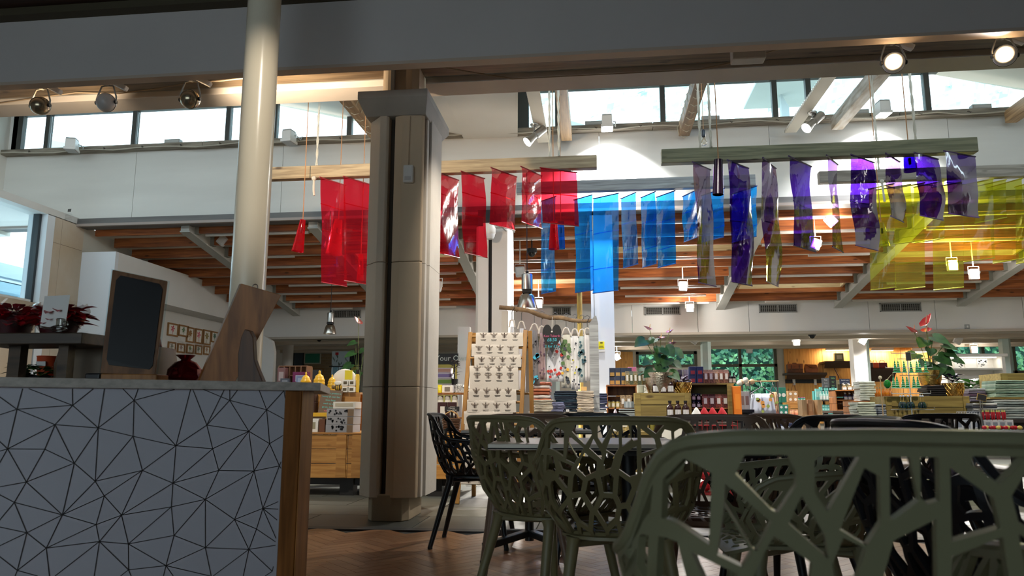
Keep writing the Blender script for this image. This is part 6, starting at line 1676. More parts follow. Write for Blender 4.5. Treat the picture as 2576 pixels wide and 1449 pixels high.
o, w_, h_ = wallpanel('notice_board', 'board', 'green notice board on the sandy brick wall', 768, 806, 890, 913, (44, 130, 104), YF - .05, (176, 176, 160))
wallpanel('dark_door', 'door', 'dark framed glass door beside the slim round column', 739, 764, 886, 950, (58, 70, 80), YF - .06, (40, 38, 34)); wallpanel('dark_door', 'door', 'dark framed glass door at the edge of the white arch', 700, 712, 880, 950, (96, 116, 116), YF - .06, (40, 38, 34))
o, w_, h_ = wallpanel('framed_poster', 'poster', 'blue grey poster in an oak frame below the green notice board', 775, 812, 930, 965, (176, 186, 200), YF - .06, (140, 100, 50))
o, w_, h_ = wallpanel('leaf_curtain', 'curtain', 'pale blue fabric screen printed with drooping leaves', 834, 880, 884, 950, (188, 208, 218), 17.4); r_ = random.Random(2); m = MB()
for i in range(26):
    cxx, czz, a = r_.uniform(-w_ / 2, w_ / 2 - .04), r_.uniform(.05, h_ - .08), r_.uniform(-.5, .5)
    m.slab([(cxx + .012 * math.cos(a) * u - .05 * math.sin(a) * v, -.0305, czz + .012 * math.sin(a) * u + .05 * math.cos(a) * v) for u, v in ((0, -1), (1, 0), (0, 1), (-1, 0))], (0, -.001, 0))
m.build('leaf_print', CM((86, 112, 110)), o, kind='stuff'); MB().box(-w_ * .3, -w_ * .12, -.035, -.03, h_ * .86, h_ * .96).build('red_mark', CM((196, 30, 40)), o); MB().box(w_ * -.4, w_ * -.15, -.04, -.03, h_ * .12, h_ * .4).build('card', CM((110, 150, 166)), o)
MB().tube([(-w_ * .6, -.06, h_ * .42), (w_ * 1.3, -.06, h_ * .42)], .012, 6).build('rail', BLACK, o)
wallpanel('yellow_hoarding', 'panel', 'pale yellow lit panel beside the leaf printed screen', 880, 902, 918, 960, (226, 210, 110), 17.6); wallpanel('dark_sign', 'sign', 'black sign above the pale yellow panel', 880, 910, 888, 918, (22, 24, 24), 17.5)
# grow your own booth right of the clad column
o, w_, h_ = wallpanel('chalk_sign', 'sign', 'long black sign lettered in chalk over the bright book stall', 1040, 1153, 890, 917, (20, 24, 24), 14.2)
text('Grow Your Own', .15, CM((190, 196, 190)), o, (.12, -.032, h_ * .55), 0)
MB().lathe([(.0, 0), (.20, .0), (.19, .05), (0, .06)], 20, (-w_ * .32, -.12, h_ * .9)).build('lamp_shade', CM((96, 128, 104)), o, smooth=True)
wp = MB().box(P(1152, 900, 14.25).x, P(1182, 900, 14.25).x, 14.2, 14.35, 0, ZB0 + .05).build('wall_booth', WHITE); tag(wp, 'white wall end beside the chalk lettered sign', kind='structure')
MB().box(P(1040, 900, 14.6).x, P(1160, 900, 14.6).x, 14.6, 14.65, .5, 1.9).build('back_panel', CM((226, 214, 120)), wp)
Yb = 12.6
b2, zb2 = bench('display_table', 'pale stall table behind the clad column, stacked with books', 1045, 1165, 968, Yb, .7, CM((200, 196, 188)))
row('box', 'book', 'book', 5, 1066, 1091, 922, 968, Yb + .25, 'tall white striped book standing on the pale stall table', 'standing books', [(222, 222, 218), (200, 206, 204), (216, 206, 200)], (150, 160, 170), .1, .16, z0=zb2, prt=(.3, .7, .1, .9))
zq = zb2
for i, (c1, c2, nm) in enumerate((((196, 196, 190), (110, 150, 70), 'green meadow'), ((206, 206, 214), (130, 120, 170), 'lilac meadow'), ((200, 190, 196), (190, 150, 130), 'pink blossom'))):
    o = item('box', 'puzzle_box', 'box', 'flat landscape box printed with a %s, in the pile on the stall table' % nm, 1094, 1141 - i * 2, 952 - i * 13, 968 - i * 13, Yb + .15, c1, c2, None, .2, z0=zq, prt=(.04, .96, .2, .8)); zq = P(1110, 952 - i * 13, Yb + .15).z + .002
fl = thing('dried_flowers', 'dark bunch of dried flowers at the end of the stall', 'flowers', (P(1144, 960, Yb + .05).x, Yb + .05, zb2)); bushy(fl, 'dry_leaf', CM((60, 46, 36)), 40, 0, .07, .02, .42, .1, .05, 5); MB().lathe([(.05, 0), (.06, .1), (.0, .1)], 12).build('pot', DKPOT, fl)
# honey shelf on the pine unit, behind column
YH = YU + .35
hs = thing('honey_shelf', 'dark wooden shelf of honey gifts on the pine unit, between column and ladder', 'shelf', (P(1110, 1040, YH).x, YH + .12, zt_u)); x, w_, z0_, z1_ = span(1048, 1168, 988, 1060, YH); zsh2 = z1_
for k in range(3): MB().box(-w_ / 2, w_ / 2, -.14, .14, [0, .13, z1_ - zt_u - .018][k], [.018, .148, z1_ - zt_u][k]).build('shelf_board', OAK, hs)
for s_ in (-1, 1): MB().box(s_ * w_ / 2 - .012, s_ * w_ / 2 + .012, -.14, .14, 0, z1_ - zt_u).build('side_panel', OAK, hs)
row('jar', 'honey_jar', 'jar', 3, 1058, 1092, 962, 988, YH + .1, 'amber honey jar with a paper tag on top of the honey shelf', 'honey jars', [(128, 66, 24)], (214, 210, 200), .1, z0=zsh2)
item('box', 'price_card', 'card', 'white price card in front of the honey jars', 1086, 1098, 965, 988, YH + .02, (226, 226, 226), (170, 170, 176), depth=.006, z0=zsh2, prt=(.15, .85, .2, .8)); item('box', 'yellow_carton', 'box', 'bright yellow carton on top of the honey shelf', 1101, 1112, 968, 988, YH + .08, (222, 206, 20), (236, 224, 80), z0=zsh2)
item('box', 'plant_print_box', 'box', 'white box with a dark plant print on top of the honey shelf', 1113, 1140, 970, 988, YH + .1, (224, 220, 214), (120, 112, 100), depth=.06, z0=zsh2, prt=(.25, .75, .2, .8)); item('packet', 'paper_bag', 'bag', 'white paper bag at the ladder end of the honey shelf', 1147, 1163, 966, 990, YH + .06, (206, 206, 204), None, z0=zsh2, depth=.05)
row('jar', 'candle_jar', 'jar', 4, 1082, 1154, 995, 1012, YH + .02, 'small white candle jar on the upper board of the honey shelf', 'candle jars', [(216, 212, 200)], (150, 150, 140), .1, z0=zt_u + .148, lid=(200, 196, 186))
row('box', 'boxed_bottle', 'box', 3, 1078, 1150, 1012, 1040, YH - .06, 'dark maroon box with a pale square window on the honey shelf', 'maroon boxes', [(52, 18, 20)], (210, 206, 198), .06, .05, z0=zt_u + .018, prt=(.3, .85, .15, .85))
sl = thing('slate_tag', 'black slate price tag with chalk writing in front of the maroon boxes', 'sign', (P(1137, 1030, YH - .16).x, YH - .16, zt_u)); zz_ = P(1137, 1024, YH - .16).z - zt_u
MB().box(-.075, .075, -.006, .006, zz_ - .045, zz_ + .005).build('slate', DARKGREY, sl); MB().box(-.01, .01, -.02, .02, 0, zz_ - .045).build('stand', BLACK, sl)
text('Honey', .025, CM((200, 200, 196)), sl, (0, -.0075, zz_ - .01)); text('soap £4.50', .022, CM((200, 200, 196)), sl, (0, -.0075, zz_ - .033))
tb2 = thing('teal_bowl', 'teal glazed lidded bowl beside the clad column', 'bowl', (P(1060, 1080, YU + .1).x, YU + .1, zt_u)); x, w_, z0_, z1_ = span(1044, 1080, 1036, 1088, YU + .1)
MB().lathe([(w_ * .3, 0), (w_ * .48, .03), (w_ * .5, (z1_ - zt_u) * .5)], 20).build('bowl', CM((120, 168, 170), .2), tb2, smooth=True); MB().lathe([(w_ * .5, (z1_ - zt_u) * .52), (w_ * .45, (z1_ - zt_u) * .8), (w_ * .1, (z1_ - zt_u) * .98), (0, z1_ - zt_u)], 20).build('lid', CM((128, 176, 178), .2), tb2, smooth=True)
wk = thing('wicker_basket', 'round wicker basket with a hoop handle beside the towel ladder', 'basket', (P(1137, 1080, YU - .0 + .12).x, YU + .08, zt_u)); x, w_, z0_, z1_ = span(1114, 1160, 1052, 1088, YU + .08); m = MB(); hh_ = z1_ - zt_u
for i in range(9):
    z_ = .01 + hh_ * i / 9; rr = w_ * (.40 + .012 * i); m.tube([(rr * math.cos(a) * (1 + .03 * math.cos(a * 16 + i * 3.14)), rr * math.sin(a) * (1 + .03 * math.cos(a * 16 + i * 3.14)), z_) for a in [R(q * 10) for q in range(37)]], hh_ * .05, 5, False)
m.build('weave', M('brown wicker', (92, 62, 40), .8, var=.3, scale=30), wk, kind='stuff'); MB().lathe([(w_ * .36, .005), (w_ * .46, hh_ * .9)], 18).build('liner', CM((60, 42, 28)), wk); MB().tube([(-w_ * .48, 0, hh_ * .8), (-w_ * .3, 0, hh_ * 1.3), (0, 0, hh_ * 1.5), (w_ * .3, 0, hh_ * 1.3), (w_ * .48, 0, hh_ * .8)], .008, 6).build('handle', CM((176, 140, 90)), wk)
fp = anthurium('hanging_foliage', 'grey green leaves with a russet flower peeking past the clad column', P(905, 880, 8.4).x, 8.4, 1.0, [(-.04, .62, .11, 1.2, .3), (-.06, .50, .13, 2.0, .2), (-.07, .36, .14, 1.8, -.4), (-.02, .28, .12, 1.0, -.3), (.04, .55, .1, .3, .3)], [(-.03, .86, .12, 1.2, .9)], 4, (120, 46, 36))
fpp = thing('tall_plant_pot', 'tall dark plant pot standing behind the clad column', 'plant pot', (P(905, 880, 8.4).x, 8.4, 0)); MB().lathe([(.11, 0), (.15, .95), (.13, .95), (.12, .9), (0, .9)], 20).build('body', DKPOT, fpp, smooth=True); MB().lathe([(.155, .94), (.155, .98), (.13, .98)], 20).build('rim', DKPOT, fpp)
# botanical prints on the picture wall
XP = XL + .12
PRN = [((419, 447, 813, 846), (196, 60, 80)), ((447, 473, 818, 847), (96, 120, 80)), ((467, 487, 823, 862), (150, 110, 60)), ((489, 508, 827, 865), (206, 90, 110)), ((509, 529, 830, 868), (140, 120, 60)), ((529, 548, 834, 862), (80, 110, 90)),
       ((420, 441, 860, 886), (110, 110, 90)), ((444, 464, 864, 888), (150, 120, 110)), ((467, 486, 866, 890), (120, 130, 90)), ((489, 507, 868, 892), (90, 110, 80)), ((510, 527, 870, 893), (170, 130, 100))]
for i, ((a, b, yt, yb), c) in enumerate(PRN):
    A, B = PX(a, (yt + yb) / 2, XP), PX(b, (yt + yb) / 2, XP); z1_, z0_ = PX((a + b) / 2, yt, XP).z, PX((a + b) / 2, yb, XP).z
    o = thing('botanical_print', ['print of a crimson flower', 'print of a round green bush', 'print of a seed head', 'print of a pink starburst flower', 'print of an ochre herb', 'print of a blue green fern'][i % 6] + (' in an oak frame, upper row on the picture wall' if i < 6 else ' in an oak frame, lower row on the picture wall'), 'picture', (XP, (A.y + B.y) / 2, z0_), 0, 'botanical prints')
    L, h_ = (B.y - A.y) * .94, z1_ - z0_; f = .03
    MB().box(0, .012, -L / 2 + f, L / 2 - f, f, h_ - f).build('paper', CM((226, 222, 212)), o)
    for q in ((-L / 2, L / 2, 0, f), (-L / 2, L / 2, h_ - f, h_), (-L / 2, -L / 2 + f, f, h_ - f), (L / 2 - f, L / 2, f, h_ - f)): MB().box(0, .025, *q).build('frame_rail', CM((150, 108, 62)), o)
    m = MB(); k = 5 + i % 3
    for j in range(k):
        a_ = 6.283 * j / k; rr = min(L, h_) * .3; cz = h_ * .6; d = Vector((0, math.cos(a_), math.sin(a_))); s_ = Vector((0, -math.sin(a_), math.cos(a_)))
        c0_ = Vector((.0125, 0, cz)); m.add([c0_, c0_ + d * rr * .5 + s_ * rr * .25, c0_ + d * rr, c0_ + d * rr * .5 - s_ * rr * .25], [(0, 1, 2, 3)])
    m.add([(.0126, -.006, h_ * .15), (.0126, .006, h_ * .15), (.0126, .006, h_ * .6), (.0126, -.006, h_ * .6)], [(0, 1, 2, 3)]); m.build('flower_print', CM(c), o, kind='stuff')
# ------------------------------------------------------------ ladder of bee tea towels
LAD = M('honey bamboo ladder', (178, 132, 66), .5, c2=(146, 102, 48), scale=5, stretch=(4, 4, .8))
ld = thing('towel_ladder', 'honey wooden folding ladder hung with bee printed tea towels', 'ladder', PZ(1150, 1268, 0))
def LP(px, py):   # on the leaning front frame: deeper as it rises
    v = ray(px, py); y0 = PZ(1150, 1268, 0).y; s_ = .24
    t = (y0 + s_ * EYE) / (v.y - s_ * v.z); return v * t + Vector((0, 0, EYE))
fl0, fl1 = LP(1150, 1266), LP(1184, 836); fr0, fr1 = LP(1300, 1246), LP(1322, 831)
fl0.z = 0; fr0.z = 0
MB().bar(fl0, fl1, .04, .03, (0, 1, 0)).build('rail', LAD, ld, world=True, bevel=.004); MB().bar(fr0, fr1, .04, .03, (0, 1, 0)).build('rail', LAD, ld, world=True, bevel=.004)
bk0, bk1 = fl0 + Vector((.05, .62, 0)), fl1 + Vector((.03, .05, 0)); br0, br1 = fr0 + Vector((.10, .62, 0)), fr1 + Vector((.04, .05, 0))
MB().bar(bk0, bk1, .04, .03, (0, 1, 0)).build('rear_rail', LAD, ld, world=True); MB().bar(br0, br1, .04, .03, (0, 1, 0)).build('rear_rail', LAD, ld, world=True)
rung_y = [847, 875, 901, 929, 984, 1012, 1040, 1068, 1098, 1196]
def onrail(a, b, z): return a.lerp(b, (z - a.z) / (b.z - a.z))
for py in rung_y:
    z = LP(1190, py).z; a, b = onrail(fl0, fl1, z), onrail(fr0, fr1, z)
    MB().tube([a, b], .013, 8).build('rung', LAD, ld, world=True)
for t in (.3, .62, .9): MB().tube([bk0.lerp(bk1, t), br0.lerp(br1, t)], .012, 8).build('rear_rung', LAD, ld, world=True)
LINEN = M('oatmeal linen', (206, 198, 188), .9, var=.06, scale=8, bump=.2, bscale=200); BEEB = CM((58, 38, 26)); BEEW = M('grey bee wings', (146, 134, 122), .8); CAPT = CM((96, 90, 84))
def bee_parts(m1, m2, m3, c, ux, uz, s, k, nrm, cap=True):
    def q(m, pts): m.add([c + ux * (x * s) + uz * (z * s) + nrm for x, z in pts], [tuple(range(len(pts)))])
    q(m1, [(.13 * math.cos(a) * (1, .8, 1.1, .9)[k], .42 * math.sin(a) - .12) for a in [R(i * 45) for i in range(8)]]); q(m1, [(.11 * math.cos(a), .11 * math.sin(a) + .38) for a in [R(i * 60) for i in range(6)]])
    for sg in (-1, 1):
        q(m2, [(sg * .1, .2), (sg * .62, .46), (sg * .68, .3), (sg * .3, .0)]); 
        for z0 in (.15, -.05, -.25): q(m1, [(sg * .1, z0), (sg * .36, z0 - .12), (sg * .34, z0 - .16), (sg * .1, z0 - .05)])
        q(m1, [(sg * .03, .45), (sg * .14, .72), (sg * .10, .72), (sg * .01, .47)])
    if cap:
        for r_ in range(2): q(m3, [(-.55 + .1 * r_, -.78 - r_ * .16), (.55 - .12 * r_, -.78 - r_ * .16), (.55 - .12 * r_, -.85 - r_ * .16), (-.55 + .1 * r_, -.85 - r_ * .16)])
TW = [((1198, 1316), 840, 871, (.95,)), ((1187, 1305), 868, 896, (.30,)), ((1194, 1311), 895, 923, (.35,)), ((1182, 1304), 923, 981, (.98, .40)), ((1180, 1299), 980, 1009, (1.0, .12)), ((1176, 1298), 1008, 1037, (.42,)), ((1168, 1291), 1036, 1066, (.55,)), ((1170, 1290), 1065, 1092, (.5,)), ((1164, 1290), 1095, 1175, (.8, .3)), ((1160, 1288), 1194, 1216, (.6,))]
for i, ((p0, p1), yt, yb, rows) in enumerate(TW):
    A, B = LP(p0, yt), LP(p1, yt); C = LP(p0, yb)
    z1_, z0_ = A.z + .004, C.z; off = Vector((0, -.022, 0))
    o = thing('tea_towel', '%s bee printed tea towel down from the ladder top' % ORD[i], 'tea towel', A.lerp(B, .5), 0, 'bee tea towels')
    m = MB(); nn = 8; sl = (LP(p0, yb) - A); ph = rg.random() * 6
    def at_(u, v): return A.lerp(B, u) + sl * v + off + Vector((0, -.004 * math.sin(u * 9 + ph) * v, -.006 * math.sin(u * 3.1) * (1 if v > .9 else 0)))
    rws = [0, .25, .6, 1]
    fr = [[at_(u / nn, v) for u in range(nn + 1)] for v in rws]; bkk = [[p + Vector((0, .045 if v == 0 else .03, -.008)) for p in r_] for v, r_ in zip(rws, fr)]
    top = [p + Vector((0, .018, .012)) for p in fr[0]]
    strips = fr[::-1] + [top] + bkk
    for r_ in strips: m.v += [tuple(p) for p in r_]
    for a in range(len(strips) - 1):
        for u in range(nn): m.f.append((a * (nn + 1) + u, a * (nn + 1) + u + 1, (a + 1) * (nn + 1) + u + 1, (a + 1) * (nn + 1) + u))
    m.build('cloth', LINEN, o, world=True, smooth=True, angle=70)
    m1, m2, m3 = MB(), MB(), MB(); ux = (B - A).normalized(); uz = -sl.normalized(); W_ = (B - A).length
    for v in rows:
        for k in range(4):
            u = .16 + .225 * k
            hb = v if sl.length < .12 or v < .9 else v
            full = (yb - yt) > 40 or v < .5
            c = at_(u, min(v, .93)) + uz * (0 if v < .9 else .0)
            if v >= .9: c = at_(u, 0) - uz * .018
            bee_parts(m1, m2, m3, c, ux, uz, W_ * .112, k, Vector((0, -.0035, 0)), True)
    m1.build('bee_print', BEEB, o, world=True, kind='stuff'); m2.build('wing_print', BEEW, o, world=True, kind='stuff'); m3.build('caption_print', CAPT, o, world=True, kind='stuff')
# ------------------------------------------------------------ branch rail with aprons and towels, heart sign
YR = 8.3
rl_ = thing('driftwood_rail', 'knobbly driftwood branch used as a hanging rail above folded trousers', 'rail', P(1375, 800, YR))
pts = [(1256, 773), (1290, 776), (1330, 781), (1356, 792), (1384, 799), (1412, 799), (1440, 806), (1470, 808), (1500, 806)]
MB().tube([P(x, y, YR + .04 * math.sin(i * 1.9)) for i, (x, y) in enumerate(pts)], [.026, .025, .026, .028, .03, .026, .024, .022, .018], 9).build('branch', M('bleached driftwood', (158, 132, 100), .8, c2=(112, 90, 66), scale=9, bump=.5, bscale=40), rl_, world=True, smooth=True, angle=80)
kn = MB()
for x, y in ((1300, 783), (1365, 801), (1432, 808), (1456, 812), (1488, 812)): kn.ball(P(x, y, YR - .01), .010, 6, 5)
kn.build('knots', M('dark knot', (96, 76, 54), .8), rl_, world=True, kind='stuff')
end_p = P(1495, 900, YR); ew = .03
pn = thing('rail_post', 'grey weathered board post carrying the end of the driftwood rail', 'post', (end_p.x, YR, P(1437, 1036, 8.05).z)); zpn = pn.location.z
MB().prism([(-.05, -.02), (.05, -.02), (.05, .02), (-.05, .02)], 0, P(1495, 815, YR).z - zpn).build('board', GREYBEAM, pn); MB().slab([(-.05, -.02, P(1495, 815, YR).z - zpn), (.05, -.02, P(1495, 815, YR).z - zpn), (.03, -.02, P(1495, 795, YR).z - zpn), (.01, -.02, P(1495, 795, YR).z - zpn)], (0, .04, 0)).build('tip', GREYBEAM, pn)
MB().box(-.12, .12, -.12, .12, 0, .02).build('base', GREYBEAM, pn)
p2 = P(1270, 900, YR); pn2 = thing('rail_post', 'pale post carrying the near end of the driftwood rail behind the ladder', 'post', (p2.x, YR, 0)); MB().box(-.035, .035, -.02, .02, 0, P(1270, 783, YR).z).build('board', OFFWHITE, pn2); MB().box(-.12, .12, -.12, .12, 0, .02).build('base', OFFWHITE, pn2)
bp = thing('bamboo_pole', 'yellow split bamboo pole rising behind the driftwood rail', 'pole', (P(1460, 900, 9.6).x, 9.6, 0)); MB().lathe([(.036, 0), (.034, P(1460, 735, 9.6).z), (0, P(1460, 735, 9.6).z)], 12).build('cane', M('yellow bark', (206, 180, 88), .6, c2=(120, 96, 50), scale=7, stretch=(4, 4, .5)), bp, smooth=True)
MB().lathe([(.12, 0), (.10, .03), (.04, .03)], 14).build('foot', DARKGREY, bp)
def hanging(px0, px1, yt, yb, label, col, kind, seed, Y=YR):
    """cloth on a wooden hanger"""
    x, w_, z0_, z1_ = span(px0, px1, yt, yb, Y); zr_ = P((px0 + px1) / 2, lerp_tab([(1256, 773), (1356, 792), (1500, 806)], (px0 + px1) / 2), Y).z
    o = thing('hung_%s' % kind, label, kind.replace('_', ' '), (x, Y, z0_), 0, 'cloths on the driftwood rail'); h_ = z1_ - z0_; r_ = random.Random(seed)
    nx, nz = 10, 8; vs = []
    for j in range(nz + 1):
        v = j / nz
        for i in range(nx + 1):
            u = i / nx; ww = w_ * (1 if kind != 'apron' else (.45 + .55 * min(1, (1 - v) * 2.4)))
            vs.append(((u - .5) * ww, .022 * math.sin(u * 8 + seed) * (1 - v * .5), v * h_))
    m = MB(); m.add(vs, [(j * (nx + 1) + i, j * (nx + 1) + i + 1, (j + 1) * (nx + 1) + i + 1, (j + 1) * (nx + 1) + i) for j in range(nz) for i in range(nx)])
    c = m.build('cloth', col, o, smooth=True, angle=180); c.modifiers.new('thick', 'SOLIDIFY').thickness = .004
    hz = h_ + .02; zz_ = zr_ - z0_ + .03
    MB().tube([(-w_ * .46, 0, h_ - .005), (-.02, 0, hz + .05), (.0, 0, hz + .06), (.02, 0, hz + .05), (w_ * .46, 0, h_ - .005)], .009, 6).build('hanger', M('white hanger', (222, 214, 204), .5), o)
    MB().tube([(0, 0, hz + .055), (0, 0, zz_ - .05), (.02, 0, zz_ - .02), (.03, 0, zz_), (.0, 0, zz_ + .018), (-.022, 0, zz_)], .004, 5).build('hook', STEEL, o)
    return o, w_, h_, r_
def splodge(o, n, mat, w_, h_, r_, s0, s1, name, y=-.03, zlo=.05, zhi=.9):
    m = MB()
    for i in range(int(n * .75)):
        x, z, s_ = r_.uniform(-.42, .42) * w_, r_.uniform(zlo, zhi) * h_, r_.uniform(s0, s1) * .62; a0 = r_.random() * 6
        m.slab([(x + s_ * math.cos(a0 + a) * (1 if k % 2 else .8), y, z + s_ * math.sin(a0 + a) * (1 if k % 2 else .8)) for k, a in enumerate([R(q * 45) for q in range(8)])], (0, -.001, 0))
    m.build(name, mat, o, kind='stuff')
CL = lambda c: M('cotton %d %d %d' % c, c, .9, bump=.15, bscale=150)
o, w_, h_, r_ = hanging(1280, 1296, 822, 990, 'plain white cloth nearest the driftwood rail start, mostly behind the ladder', CL((212, 212, 216)), 'apron', 1)
o, w_, h_, r_ = hanging(1302, 1322, 826, 990, 'white apron with dark straps just above the ladder top', CL((206, 206, 212)), 'apron', 2)
o, w_, h_, r_ = hanging(1332, 1357, 832, 968, 'grey and turquoise printed apron just past the ladder', CL((132, 130, 134)), 'apron', 3); splodge(o, 16, CM((52, 52, 60)), w_, h_, r_, .01, .03, 'ink_print'); splodge(o, 9, CM((66, 186, 222)), w_, h_, r_, .02, .05, 'turquoise_print', -.028, .02, .55)
o, w_, h_, r_ = hanging(1355, 1372, 838, 955, 'mauve printed apron between the turquoise one and the heart sign', CL((172, 150, 152)), 'apron', 4); splodge(o, 14, CM((104, 76, 100)), w_, h_, r_, .01, .025, 'ink_print')
o, w_, h_, r_ = hanging(1376, 1418, 850, 960, 'white apron printed with red fruits under the heart sign', CL((216, 220, 228)), 'apron', 5); splodge(o, 17, CM((186, 46, 36)), w_, h_, r_, .026, .036, 'red_fruit_print'); splodge(o, 22, CM((60, 76, 84)), w_, h_, r_, .008, .018, 'leaf_print', -.032)
o, w_, h_, r_ = hanging(1413, 1437, 842, 976, 'cream tea towel printed with green plants right of the heart sign', CL((208, 206, 194)), 'tea_towel', 6); splodge(o, 14, CM((84, 116, 66)), w_, h_, r_, .02, .055, 'plant_print', -.03, .35, .9); splodge(o, 3, CM((220, 170, 50)), w_, h_, r_, .02, .035, 'yellow_print', -.033, .2, .4); splodge(o, 8, CM((60, 66, 74)), w_, h_, r_, .02, .045, 'dark_print', -.034, .1, .8)
o, w_, h_, r_ = hanging(1437, 1457, 845, 980, 'white tea towel printed with butterflies', CL((222, 222, 224)), 'tea_towel', 7); splodge(o, 13, CM((40, 42, 56)), w_, h_, r_, .012, .024, 'butterfly_print'); splodge(o, 5, CM((206, 200, 60)), w_, h_, r_, .012, .022, 'yellow_print', -.033)
o, w_, h_, r_ = hanging(1456, 1474, 846, 962, 'teal tea towel with dense dark foliage', CL((190, 200, 200)), 'tea_towel', 8); splodge(o, 20, CM((44, 84, 96)), w_, h_, r_, .02, .045, 'foliage_print')
o, w_, h_, r_ = hanging(1470, 1487, 843, 958, 'plain white tea towel beside the weathered post', CL((216, 214, 216)), 'tea_towel', 9)
hs_ = thing('heart_sign', 'black heart shaped chalk sign with pink and blue prices hung on the driftwood rail', 'sign', P(1389, 893, YR - .16)); zt_ = P(1389, 800, YR - .1).z - hs_.location.z
W2 = P(1412, 850, YR - .16).x - P(1364, 850, YR - .16).x; H2 = P(1389, 816, YR - .16).z - hs_.location.z
hp = []
for i in range(40):
    a = 2 * math.pi * i / 40; hx = 16 * math.sin(a) ** 3; hz = 13 * math.cos(a) - 5 * math.cos(2 * a) - 2 * math.cos(3 * a) - math.cos(4 * a)
    hp.append((hx / 32 * W2, 0, (hz + 17) / 29 * H2))
MB().slab(hp, (0, .01, 0)).build('slate_heart', DARKGREY, hs_)
MB().tube([(0, -.004, H2 * .84), (0, .06, zt_ - .02), (0, .13, zt_ + .02)], .003, 5).build('string', ROPE, hs_); MB().lathe([(0, -.004), (.010, 0), (0, .004)], 10, (0, -.005, H2 * .76), Matrix.Rotation(R(90), 3, 'X')).build('bead', PAPER, hs_)
PKC, BLC = CM((206, 96, 140)), CM((70, 190, 210))
for s_, z_, sz, mt_ in (('Kew Tabards', .62, .034, PKC), ('£8.50', .49, .048, BLC), ('or', .38, .026, BLC), ('2 for £15', .28, .042, BLC)): text(s_, sz, mt_, hs_, (0, -.0015, z_ * H2))
# trousers table
tb5, zt5 = bench('display_table', 'grey topped display table of folded trousers beneath the driftwood rail', 1330, 1520, 1036, 8.05, .7, M('grey table board', (150, 144, 136), .6))
folded('folded_trousers', 7, 1345, 1396, 1006, 1036, 8.12, 'cream trousers in the front pile nearest the ladder, counting', 'folded trousers', [(198, 192, 178), (186, 178, 162)], 'trousers', .28, zt5)
folded('folded_trousers', 6, 1391, 1421, 1012, 1036, 8.10, 'lilac trousers in the low front pile, counting', 'folded trousers', [(124, 128, 160), (112, 116, 146)], 'trousers', .26, zt5)
folded('folded_trousers', 11, 1396, 1456, 984, 1036, 8.40, 'navy trousers in the tall middle pile, counting', 'folded trousers', [(34, 48, 64), (26, 36, 52), (40, 62, 78)], 'trousers', .28, zt5)
folded('folded_trousers', 13, 1452, 1494, 984, 1036, 8.12, 'oatmeal trousers in the tall pile beside the navy ones, counting', 'folded trousers', [(206, 194, 178), (190, 176, 160)], 'trousers', .28, zt5)
folded('folded_trousers', 11, 1484, 1526, 990, 1036, 8.42, 'patterned blue trousers in the end pile by the square column, counting', 'folded trousers', [(60, 66, 96), (40, 52, 74), (80, 84, 116)], 'trousers', .28, zt5)
folded('folded_shirt', 9, 1343, 1386, 962, 1036, 8.46, 'striped orange and white shirt in the pile behind the ladder, counting', 'folded shirts', [(180, 108, 78), (206, 200, 196), (160, 92, 66)], 'shirt', .26, zt5)
item('box', 'price_card', 'card', 'small white price card on the front edge of the trousers table', 1424, 1432, 1030, 1044, 8.04, (232, 232, 230), (200, 200, 204), depth=.01, z0=zt5)
item('box', 'wooden_block', 'block', 'small wooden block on top of the oatmeal trousers', 1462, 1476, 967, 977, 8.14, (206, 164, 100), None, depth=.08)
o = bpy.context.scene.objects['wooden_block']; o.location.z = P(1470, 984, 8.12).z + .005
ys = thing('safety_notice', 'yellow and white safety notice on the square white column', 'notice', P(1513, 885, 10.83)); A = P(1505, 885, 10.83); B = P(1522, 858, 10.83); w_, h_ = B.x - A.x, B.z - A.z
MB().box(-w_ / 2, w_ / 2, -.004, .006, 0, h_).build('panel', PAPER, ys); MB().box(-w_ / 2 + .006, w_ / 2 - .006, -.006, -.004, h_ * .26, h_ - .006).build('yellow_field', CM((226, 214, 20)), ys); MB().box(-w_ * .15, w_ * .2, -.007, -.006, h_ * .78, h_ * .9).box(-w_ * .3, w_ * .3, -.007, -.006, h_ * .5, h_ * .54).box(-w_ * .36, w_ * .36, -.007, -.006, h_ * .4, h_ * .44).build('printed_text', CM((90, 84, 20)), ys, kind='stuff')
# ------------------------------------------------------------ crates with bottles, packets and the potted anthurium
YC = 8.7
bn1, zc1 = bench('display_table', 'dark display table under the bottle crates', 1524, 1868, 1050, YC - .28, 1.13, CM((52, 46, 42)))
cr1, ca0, ca1 = crate_box('open_crate', 'open fronted brown crate beside the square white column, tins on top', 1527, 1602, 968, 1050, YC + .12, .4, OAK, 3, True, z0=zc1)
shz = P(1560, 1026, YC + .14).z - zc1
x, w_, _, _ = span(1529, 1600, 1000, 1026, YC + .14); MB().box(-w_ / 2 + .014, w_ / 2 - .014, -.19, .16, shz - .012, shz).build('inner_shelf', OAK, cr1)
row('jar', 'honey_jar', 'jar', 3, 1526, 1560, 1006, 1026, YC + .2, 'small yellow labelled jar inside the open brown crate', 'crate jars', [(176, 160, 90)], (222, 220, 200), .08, z0=zc1 + shz)
row('packet', 'snack_packet', 'packet', 2, 1560, 1590, 994, 1026, YC + .24, 'speckled packet inside the open brown crate', 'snack packets', [(176, 146, 104)], (226, 222, 216), .06, .05, z0=zc1 + shz)
row('box', 'slim_book', 'book', 6, 1570, 1597, 1010, 1026, YC + .16, 'thin grey book standing at the front of the open brown crate', 'thin books', [(140, 150, 156), (176, 182, 186)], None, .1, .1, z0=zc1 + shz)
